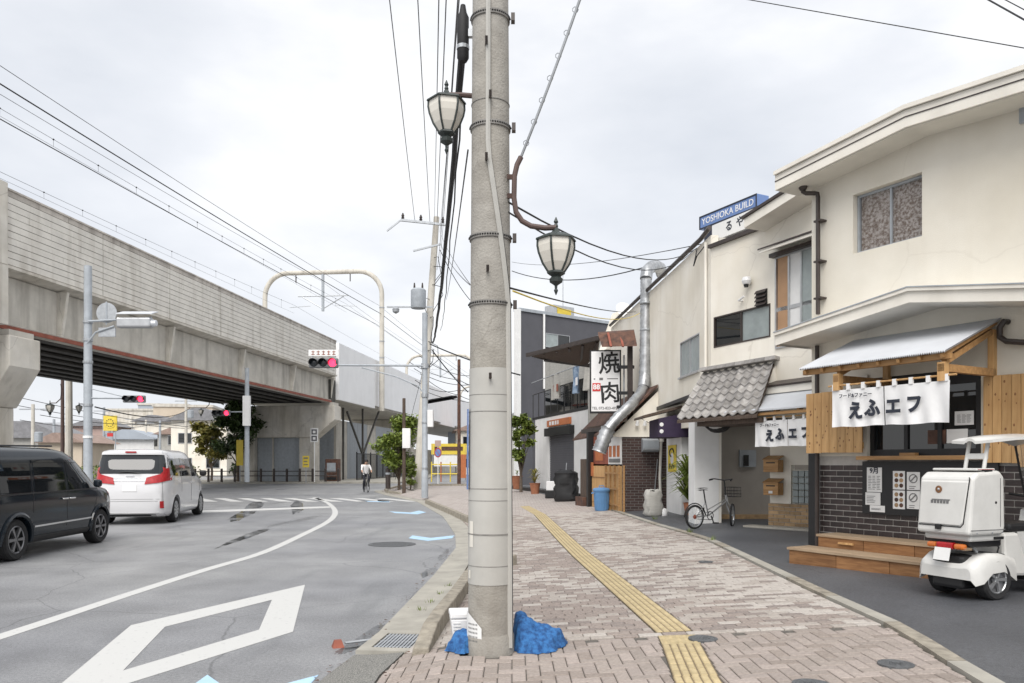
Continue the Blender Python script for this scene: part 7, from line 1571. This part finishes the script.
MB().tube([(.17, -.12, .60), (.22, -.16, .48), (.18, -.15, .36), (.24, -.1, .25)], .008, 6).build('brake_cable', M['rubber'], sc); MB().tube([(.16, .10, .62), (.23, .12, .5), (.2, .1, .3)], .007, 6).build('wiring_loom', M['rubber'], sc)
MB().box(-.30, -.29, -.04, .04, .30, .33).build('reflector', M['tail'], sc)
for sd in (-1, 1): MB().beam((-.28, sd * .17, .60), (-.10, sd * .17, .45), .018, .018).build('carrier_stay', M['steel'], sc)
MB().tube([(.95, -.26, .95), (.80, -.20, .70), (.72, -.17, .45)], .006, 5).build('throttle_cable', M['rubber'], sc)
# body, seat, floor, leg shield, steering
mb = MB(); mb.prism([(.30, -.17, .20), (.95, -.17, .16), (.98, -.17, .22), (.66, -.17, .27), (.58, -.17, .42), (.50, -.17, .62), (.28, -.17, .62)], (0, .34, 0)); mb.build('main_body', M['scoot'], sc, bevel=.03)
MB().box(.36, .80, -.16, .16, .62, .72).build('seat', M['black'], sc, bevel=.04); MB().box(.62, 1.05, -.20, .20, .14, .185).build('foot_board', M['black'], sc, bevel=.01)
mb = MB(); mb.prism([(.98, -.26, .18), (1.04, -.26, .18), (1.22, -.26, .82), (1.14, -.26, .82)], (0, .52, 0)); mb.build('leg_shield', M['scoot'], sc, bevel=.02)
MB().tube([(1.36, 0, .2), (1.16, 0, .82), (1.10, 0, .95)], .03, 8).build('steering_column', M['black'], sc); MB().tube([(1.02, -.30, .98), (1.10, -.12, .95), (1.10, .12, .95), (1.02, .30, .98)], .014, 8).build('handlebar', M['black'], sc)
MB().box(1.02, 1.20, -.14, .14, .84, 1.0).build('dash', M['scoot'], sc, bevel=.03)
wheel(sc, 1.36, 0, -1, .20, .10, 'rims', 5, 'front_wheel'); MB().lathe([(.23, -.06), (.235, 0), (.23, .06)], 16, Matrix.Translation((1.36, 0, .20)) @ Matrix.Rotation(R(90), 4, 'X'), a0=-10, a1=150).build('front_mudguard', M['scoot'], sc, smooth=True)
# roof on two rear posts and the windscreen
for sd in (-1, 1): MB().tube([(.08, sd * .10, 1.2), (.16, sd * .10, 1.55)], .019, 10).build('roof_post', M['scoot'], sc, smooth=True)
MB().box(.105, .14, -.115, .115, 1.34, 1.40).build('back_bar', M['scoot'], sc, bevel=.01)
rows = []
for x, z, w_ in ((.02, 1.548, .06), (.05, 1.56, .22), (.3, 1.585, .285), (.6, 1.60, .30), (.9, 1.585, .29), (1.05, 1.54, .26)): rows.append([(x, w_ * (k / 5 - 1), z - .03 * (k / 5 - 1) ** 2) for k in range(11)])
mb = MB(); mb.grid(rows); mb.grid([[(x, y, z - .028) for x, y, z in r] for r in rows]); 
for e_ in (0, -1): mb.grid([[r[e_] for r in rows], [(r[e_][0], r[e_][1], r[e_][2] - .028) for r in rows]])
for e_ in (0, -1): mb.grid([rows[e_], [(x, y, z - .028) for x, y, z in rows[e_]]])
mb.build('roof', M['scoot'], sc, smooth=True, angle=60)
gl = mat('clear_screen', (.8, .82, .82), .05, .02, 2, trans=.9); M['screen'] = gl
mb = MB(); rows = [[(1.05 + .22 * t, .25 * (k / 4 - 1), 1.53 - .70 * t + .0 * k) for k in range(9)] for t in (0, .33, .66, 1)]; mb.grid(rows); mb.build('windscreen', gl, sc, smooth=True)
for sd in (-1, 1): MB().tube([(1.05, sd * .255, 1.53), (1.16, sd * .265, 1.18), (1.27, sd * .26, .82)], .013, 6).build('screen_frame', M['black'], sc)
MB().tube([(1.0, -.30, 1.0), (.98, -.42, 1.15), (.98, -.44, 1.2)], .008, 6).build('mirror_stalk', M['black'], sc); MB().box(.96, .985, -.50, -.38, 1.16, 1.26).build('mirror', M['black'], sc, bevel=.01)
# ================================================================ BICYCLE (x forward from the rear hub)
qb = V(3.50, 14.95, 0); qb.z = zs(qb.x + .4, qb.y + .2)
bc = empty('bicycle', qb, math.atan2(.5, .86), 'small-wheeled white bicycle with front basket leaning by the white column', 'bicycle')
bc.rotation_euler = (R(0), 0, math.atan2(.5, .86)); WR = .235
def bwheel(x, rz=0):
    X = Matrix.Translation((x, 0, WR)) @ Matrix.Rotation(rz, 4, 'Z') @ Matrix.Rotation(R(90), 4, 'X'); t = MB()
    prof = [(WR - .022 + .022 * math.cos(R(a)), .022 * math.sin(R(a))) for a in range(0, 361, 45)]; t.lathe(prof, 32, X, cap=False); w_ = t.build('wheel', M['rubber'], bc, smooth=True)
    MB().lathe([(WR - .045, -.011), (WR - .036, -.011), (WR - .036, .011), (WR - .045, .011), (WR - .045, -.011)], 32, X, cap=False).build('rim', M['rims'], w_); mb = MB()
    for k in range(18): a = 2 * math.pi * k / 18; mb.tube([X @ V(.02 * math.cos(a), .02 * math.sin(a), .015 * (-1) ** k), X @ V((WR - .04) * math.cos(a + .2), (WR - .04) * math.sin(a + .2), 0)], .0016, 3)
    mb.lathe([(.02, -.03), (.02, .03)], 10, X); mb.build('spokes', M['rims'], w_)
bwheel(0); bwheel(1.0, R(35))
fr_ = MB()
fr_.tube([(0, .045, WR), (.36, .02, .25)], .010, 6).tube([(0, -.045, WR), (.36, -.02, .25)], .010, 6).tube([(0, .045, WR), (.28, 0, .50)], .009, 6).tube([(0, -.045, WR), (.28, 0, .50)], .009, 6).tube([(.36, 0, .25), (.28, 0, .52)], .014, 8).tube([(.36, 0, .25), (.84, 0, .52)], .016, 8).tube([(.33, 0, .36), (.84, 0, .56)], .010, 8).tube([(.86, 0, .50), (.82, 0, .64)], .02, 8)
fr_.build('frame', M['rims'], bc, smooth=True)
MB().tube([(.86, 0, .50), (.90, .05, .42), (1.0, .055, WR)], .012, 6).tube([(.86, 0, .50), (.90, -.05, .42), (1.0, -.055, WR)], .010, 6).build('fork', M['rims'], bc); MB().tube([(.82, 0, .63), (.78, 0, .92)], .014, 8).build('stem', M['black'], bc)
MB().tube([(.66, .29, .93), (.74, .24, .955), (.78, 0, .93), (.74, -.24, .955), (.66, -.29, .93)], .012, 8).build('handlebar', M['black'], bc)
for sd in (-1, 1): MB().tube([(.66, sd * .29, .93), (.72, sd * .25, .95)], .018, 8).build('grip', M['rubber'], bc)
MB().tube([(.28, 0, .50), (.23, 0, .76)], .013, 8).build('seat_post', M['black'], bc)
mb = MB(); rows = [[(.06 + .27 * t, (.075 * (1 - t) ** .7 + .018) * s_, .785 - .012 * abs(s_) + .01 * math.sin(t * 3)) for s_ in (-1, -.6, 0, .6, 1)] for t in (0, .15, .4, .7, 1)]; mb.grid(rows); mb.grid([[(x, y, z - .035) for x, y, z in r] for r in rows]); mb.build('saddle', M['rubber'], bc, smooth=True)
X = Matrix.Translation((.36, -.05, .25)) @ Matrix.Rotation(R(90), 4, 'X'); MB().lathe([(.085, -.003), (.085, .003), (.07, .003), (.07, -.003), (.085, -.003)], 24, X, cap=False).build('chainring', M['rubber'], bc); MB().beam((.36, -.07, .25), (.43, -.07, .11), .015, .02).beam((.36, .07, .25), (.29, .07, .39), .015, .02).build('crank', M['black'], bc)
for s_, p_ in ((-1, (.43, -.12, .11)), (1, (.29, .12, .39))): MB().box(p_[0] - .045, p_[0] + .045, p_[1] - .04, p_[1] + .04, p_[2] - .012, p_[2] + .012).build('pedal', M['rubber'], bc)
MB().tube([(0, -.045, WR + .035), (.36, -.045, .25 + .083)], .005, 4).tube([(0, -.045, WR - .035), (.36, -.045, .25 - .083)], .005, 4).build('chain', M['black'], bc)
mb = MB()
for z in (.60, .66, .72, .79): mb.tube([(.90, -.13, z), (1.10, -.14, z), (1.10, .14, z), (.90, .13, z), (.90, -.13, z)], .004, 4)
for k in range(6): y_ = -.13 + k * .052; mb.tube([(.90, y_, .79), (.90, y_, .60), (1.10, y_, .60), (1.10, y_, .79)], .003, 4)
for k in range(5): x_ = .92 + k * .042; mb.tube([(x_, -.135, .79), (x_, -.135, .60), (x_, .135, .60), (x_, .135, .79)], .003, 4)
mb.build('basket', M['black'], bc); MB().tube([(.30, .05, .24), (.22, .14, .0)], .008, 5).build('kick_stand', M['black'], bc); MB().tube([(.0 + .262 * math.cos(R(a)), 0, WR + .262 * math.sin(R(a))) for a in range(20, 181, 16)], .012, 5).build('mudguard', M['black'], bc); MB().lathe([(.045, 0), (0, .01)], 12, Matrix.Translation((-.04, -.05, .24)) @ Matrix.Rotation(R(90), 4, 'X')).build('red_disc', M['rustred'], bc)
# ================================================================ CYCLIST far off
cy = at(366, 492, 41.5); hdg = R(-68)
cb = empty('bicycle', (cy.x, cy.y, 0), hdg, 'dark bicycle under the far cyclist on the crossing', 'bicycle')
for x in (-.52, .52):
    X = Matrix.Translation((x, 0, .33)) @ Matrix.Rotation(R(90), 4, 'X'); w_ = MB().lathe([(.31 + .02 * math.cos(R(a)), .02 * math.sin(R(a))) for a in range(0, 361, 60)], 24, X, cap=False).build('wheel', M['rubber'], cb)
    mb = MB()
    for k in range(8): a = k * .785; mb.tube([X @ V(0, 0, 0), X @ V(.3 * math.cos(a), .3 * math.sin(a), 0)], .003, 3)
    mb.build('spokes', M['steel'], w_)
MB().tube([(-.52, 0, .33), (-.05, 0, .30), (-.18, 0, .80)], .02, 6).tube([(-.05, 0, .30), (.38, 0, .75), (-.15, 0, .68)], .02, 6).tube([(.34, 0, .95), (.40, 0, .7), (.52, 0, .33)], .02, 6).build('frame', M['grey_ink'], cb); MB().tube([(.22, .28, 1.02), (.34, .2, 1.0), (.36, 0, .98), (.34, -.2, 1.0), (.22, -.28, 1.02)], .015, 6).build('handlebar', M['black'], cb); MB().box(-.30, -.08, -.07, .07, .82, .87).build('saddle', M['black'], cb, bevel=.02)
pe = empty('person', (cy.x, cy.y, 0), hdg, 'far cyclist in a white shirt and dark trousers riding towards us', 'person')
J = {'pel': (-.16, 0, .95, .15), 'wai': (-.12, 0, 1.12, .135), 'che': (-.02, 0, 1.32, .155), 'nek': (.04, 0, 1.48, .06), 'hd': (.07, 0, 1.60, .095), 'top': (.075, 0, 1.70, .085)}
for s_, t in ((1, 'l'), (-1, 'r')):
    up_ = s_ > 0
    J.update({t + 'hip': (-.12, s_ * .10, .92, .095), t + 'kn': (.24, s_ * .12, .72 if up_ else .62, .065), t + 'an': (.02 if up_ else -.08, s_ * .11, .36 if up_ else .20, .045), t + 'to': (.16 if up_ else .06, s_ * .11, .31 if up_ else .15, .035), t + 'sh': (.0, s_ * .19, 1.42, .065), t + 'el': (.12, s_ * .25, 1.20, .045), t + 'ha': (.28, s_ * .24, 1.05, .035)})
E_ = [('pel', 'wai'), ('wai', 'che'), ('che', 'nek'), ('nek', 'hd'), ('hd', 'top')]
for t in 'lr': E_ += [('pel', t + 'hip'), (t + 'hip', t + 'kn'), (t + 'kn', t + 'an'), (t + 'an', t + 'to'), ('che', t + 'sh'), (t + 'sh', t + 'el'), (t + 'el', t + 'ha')]
ks = list(J); me = bpy.data.meshes.new('body'); me.from_pydata([J[k][:3] for k in ks], [(ks.index(a), ks.index(b)) for a, b in E_], []); ob = bpy.data.objects.new('body', me); col.objects.link(ob)
sk = ob.modifiers.new('skin', 'SKIN'); me.skin_vertices[0].data[0].use_root = True
for i, k in enumerate(ks): me.skin_vertices[0].data[i].radius = (J[k][3],) * 2
ss = ob.modifiers.new('sub', 'SUBSURF'); ss.levels = ss.render_levels = 1
evalmesh(ob); ob.parent = pe
for m_ in (M['cloth'], M['denim'], M['skin']): ob.data.materials.append(m_)
for p_ in ob.data.polygons:
    z = p_.center.z; x = p_.center.x; p_.use_smooth = True; p_.material_index = 2 if (z > 1.47 or (x > .17 and z > .98)) else 1 if (z < 1.0) else 0
MB().lathe([(.0, .13), (.07, .11), (.105, .04), (.10, -.03), (.06, -.06)], 12, Matrix.Translation((.05, 0, 1.64))).build('hair', M['black'], pe, smooth=True)
MB().box(.155, .175, -.02, .02, 1.585, 1.62).build('nose', M['skin'], pe)
# ================================================================ SMALL THINGS ON THE PAVEMENT
# white foam box and blue net by the pole
zb_ = zp(-.42, 6.4)
fbx = empty('foam_box', (-.40, 6.42, zp(-.40, 6.42)), R(8), 'white foam box standing against the left of the central pole', 'box')
MB().add([(-.085, -.10, 0), (.085, -.10, 0), (.085, .10, 0), (-.085, .10, 0), (-.11, -.12, .22), (.11, -.12, .22), (.11, .12, .22), (-.11, .12, .22)], [(0, 3, 2, 1), (4, 5, 6, 7), (0, 1, 5, 4), (1, 2, 6, 5), (2, 3, 7, 6), (3, 0, 4, 7)]).build('box', M['whiteclean'], fbx, bevel=.012); MB().box(-.115, .115, -.125, .125, .222, .27).build('lid', M['whiteclean'], fbx, bevel=.012)
for k in range(6): MB().box(-.09, -.03, -.1235, -.118, .06 + k * .025, .066 + k * .025).build('moulded_rib', M['paper'], fbx)
def heap(loc, bumps, rx, ry, seed, label, rz=0):
    rows = []; n, k_ = 90, 34
    for i in range(k_ + 1):
        t = i / k_; r_ = []
        for j in range(n):
            a = 2 * math.pi * j / n; b = V(math.cos(a), math.sin(a), 0); edge = 1 + .34 * mnoise.noise(b * 1.7 + V(seed, 0, 0)) + .12 * mnoise.noise(b * 5 + V(0, seed, 0))
            x, y = rx * t * edge * b.x, ry * t * edge * b.y; z = 0
            for (cx, cy, cr, ch) in bumps: z += (ch * max(0, 1 - (math.hypot(x - cx, y - cy) / (cr * 1.25)) ** 2) ** 1.3) ** 3
            z = z ** (1 / 3)
            wv_ = V(x * 9 + mnoise.noise(V(x * 8, y * 8, seed)) * .8, y * 9, seed); fold = 1 - (mnoise.noise(wv_) * 2.0) ** 2; fold2 = 1 - abs(mnoise.noise(V(x * 24, y * 24, seed + 3))) * 2
            z = (z + .02) * (.72 + .34 * fold) + .012 * mnoise.noise(V(x * 16 + fold, y * 34, seed + 3)) + .006 * mnoise.noise(V(x * 60, y * 30, seed)); z *= min(1, (1 - t) * 5 + .04); r_.append((x, y, max(z, .003)))
        rows.append(r_)
    mb = MB(); mb.grid(rows, close=True); o = mb.build('bird_net', M['bluenet'], smooth=True, angle=150); o.location = loc; o.rotation_euler = (0, -math.atan(.05) * (loc[0] > 0), rz); return tag(o, label, 'net')
heap((.20, 6.24, zp(.2, 6.24) + .002), [(-.12, .14, .15, .23), (-.10, .0, .15, .20), (.0, .04, .17, .14), (.10, .0, .16, .115), (.18, -.03, .12, .10), (.02, -.10, .14, .08)], .235, .24, 3.3, 'heap of blue rubbish net right of the central pole foot', .1)
heap((-.385, 6.17, zp(-.385, 6.17) + .002), [(.02, .02, .14, .14), (-.04, 0, .1, .08)], .13, .13, 5.7, 'small bunch of blue net left of the central pole foot')
# blue lidded bin
def gz_(px, py):
    z = .28
    for _ in range(6): q = G(px, py, z); z = zs(q.x, q.y)
    return V(q.x, q.y, z)
bn_ = empty('rubbish_bin', gz_(601.5, 510.5), R(10), 'blue plastic rubbish bin with lid outside the grill shop', 'bin')
MB().lathe([(.17, 0), (.18, .02), (.215, .52), (.235, .525), (.235, .55), (.2, .55)], 20).build('tub', M['bluebin'], bn_, smooth=True); MB().lathe([(.24, .545), (.24, .58), (.20, .61), (.08, .63), (0, .63)], 20).build('lid', M['bluebin'], bn_, smooth=True); MB().tube([(-.07, 0, .62), (-.06, 0, .675), (.06, 0, .675), (.07, 0, .62)], .015, 6).build('lid_handle', M['bluebin'], bn_)
for s_ in (-1, 1): MB().tube([(s_ * .22, -.07, .5), (s_ * .265, -.05, .47), (s_ * .265, .05, .47), (s_ * .22, .07, .5)], .014, 6).build('handle', M['bluebin'], bn_)
mb = MB()
for k in range(20): a = k * .314; mb.beam((.182 * math.cos(a), .182 * math.sin(a), .05), (.208 * math.cos(a), .208 * math.sin(a), .45), .012, .012)
mb.build('flutes', M['bluebin'], bn_)
# black stack by the shutter, white crates
bs_ = empty('covered_stack', gz_(566, 501), R(-14), 'black tarpaulin-wrapped stack in front of the roller shutter', 'stack')
mb = MB(); rows = []
for z, s_ in ((0, .92), (.1, 1.05), (.25, .95), (.45, 1.04), (.55, .92), (.75, 1.02), (.86, .9), (.95, .95), (1.0, .8), (1.06, .45), (1.05, .1)):
    rows.append([(.38 * s_ * math.copysign(abs(math.cos(a)) ** .35, math.cos(a)) + .08 * mnoise.noise(V(a * 2, z * 6, 0)), .36 * s_ * math.copysign(abs(math.sin(a)) ** .35, math.sin(a)) + .08 * mnoise.noise(V(a * 2, z * 6, 3)), z) for a in [2 * math.pi * k / 28 for k in range(28)]])
mb.grid(rows, close=True); mb.build('tarpaulin', M['black'], bs_, smooth=True, angle=50); MB().tube([(.39 * math.cos(a * .3), .37 * math.sin(a * .3), .6) for a in range(22)], .012, 5).build('strap', M['rubber'], bs_); MB().tube([(0, 0, 1.02), (.02, 0, 1.3)], .015, 5).build('handle', M['steel'], bs_)
cr = empty('crate', gz_(553.5, 498), R(-14), 'white and black crate beside the wrapped stack', 'crate'); MB().box(-.28, .28, -.2, .2, .0, .28).build('lower_tray', M['black'], cr, bevel=.02); MB().box(-.24, .24, -.18, .18, .282, .62).build('white_carton', M['whiteclean'], cr, bevel=.02)
# white sacks and hood on the brick wall
sk_ = empty('white_sack', gz_(653, 516), R(5), 'white plastic sacks heaped at the foot of the dark brick wall', 'sack')
rows = []
for z, s_ in ((0, .8), (.05, 1.05), (.15, .9), (.25, 1.04), (.36, .88), (.5, .98), (.58, .9), (.62, .8), (.60, .3)):
    rows.append([(.21 * s_ * math.copysign(abs(math.cos(a)) ** .5, math.cos(a)) + .07 * mnoise.noise(V(a * 2, z * 9, 9)), .18 * s_ * math.copysign(abs(math.sin(a)) ** .5, math.sin(a)), z + .05 * mnoise.noise(V(a * 3, z, 2)) * (z > .1)) for a in [2 * math.pi * k / 24 for k in range(24)]])
MB().grid(rows, close=True).build('sack', M['siding'], sk_, smooth=True, angle=70); MB().lathe([(0, .2), (.08, .17), (.11, .08), (.09, 0)], 10, Matrix.Translation((.24, -.06, 0))).build('small_bag', M['cloth'], sk_, smooth=True)
FY2 = FYk
vh = empty('vent_hood', at(649, 452, FY2) + V(0, -.002, 0), 0, 'grey steel vent hood on the dark brick wall', 'vent'); MB().prism([(-.20, 0, .36), (-.20, -.28, .30), (-.20, -.28, .04), (-.20, -.10, 0), (-.20, 0, 0)], (.42, 0, 0)).build('hood', M['steelgrey'], vh); MB().box(-.19, .21, -.30, -.281, .06, .10).build('lip', M['steel'], vh)
wpipe = empty('drain_pipe', at(659.5, 512, FY2) + V(0, -.05, 0), 0, 'white drain pipe beside the brick wall', 'pipe'); MB().tube([(.03, 0, .0), (.0, 0, .9), (.03, 0, 1.8), (.05, 0, 1.95)], .035, 8).build('pipe', M['trim'], wpipe, smooth=True); MB().lathe([(.06, 0), (.06, .16)], 10, Matrix.Translation((.05, 0, 1.85))).build('socket', M['trim'], wpipe); MB().tube([(-.14, 0, .5), (-.06, .02, 1.4)], .012, 5).build('leaning_rod', M['steel'], wpipe)
sl2 = empty('spot_lamp', at(639, 421, FYk - .05), 0, 'twin spot lamps on the cream gable above the brick wall', 'lamp')
for s_ in (-.06, .14): MB().lathe([(.03, 0), (.05, .10), (.055, .12), (0, .11)], 10, Matrix.Translation((s_, -.12, 0)) @ Matrix.Rotation(R(200), 4, 'X')).build('lamp_head', M['white'], sl2)
MB().tube([(-.1, -.03, .02), (.04, -.06, .06), (.2, -.03, -.02), (.38, -.03, -.12)], .008, 5).build('lead', M['black'], sl2)
# coil under the porch eave
q = bP(718, 423, -.3); cl_ = empty('hose_coil', FB.w(q[0], -.35, q[1]), FB.rz, 'dark coil of hose hung under the porch roof', 'hose'); 
for k in range(3): MB().tube([(.33 * math.cos(t * .4), .03 * k, .14 * math.sin(t * .4) - .02 * k) for t in range(17)], .022, 6).build('turn', M['rubber'], cl_, smooth=True)
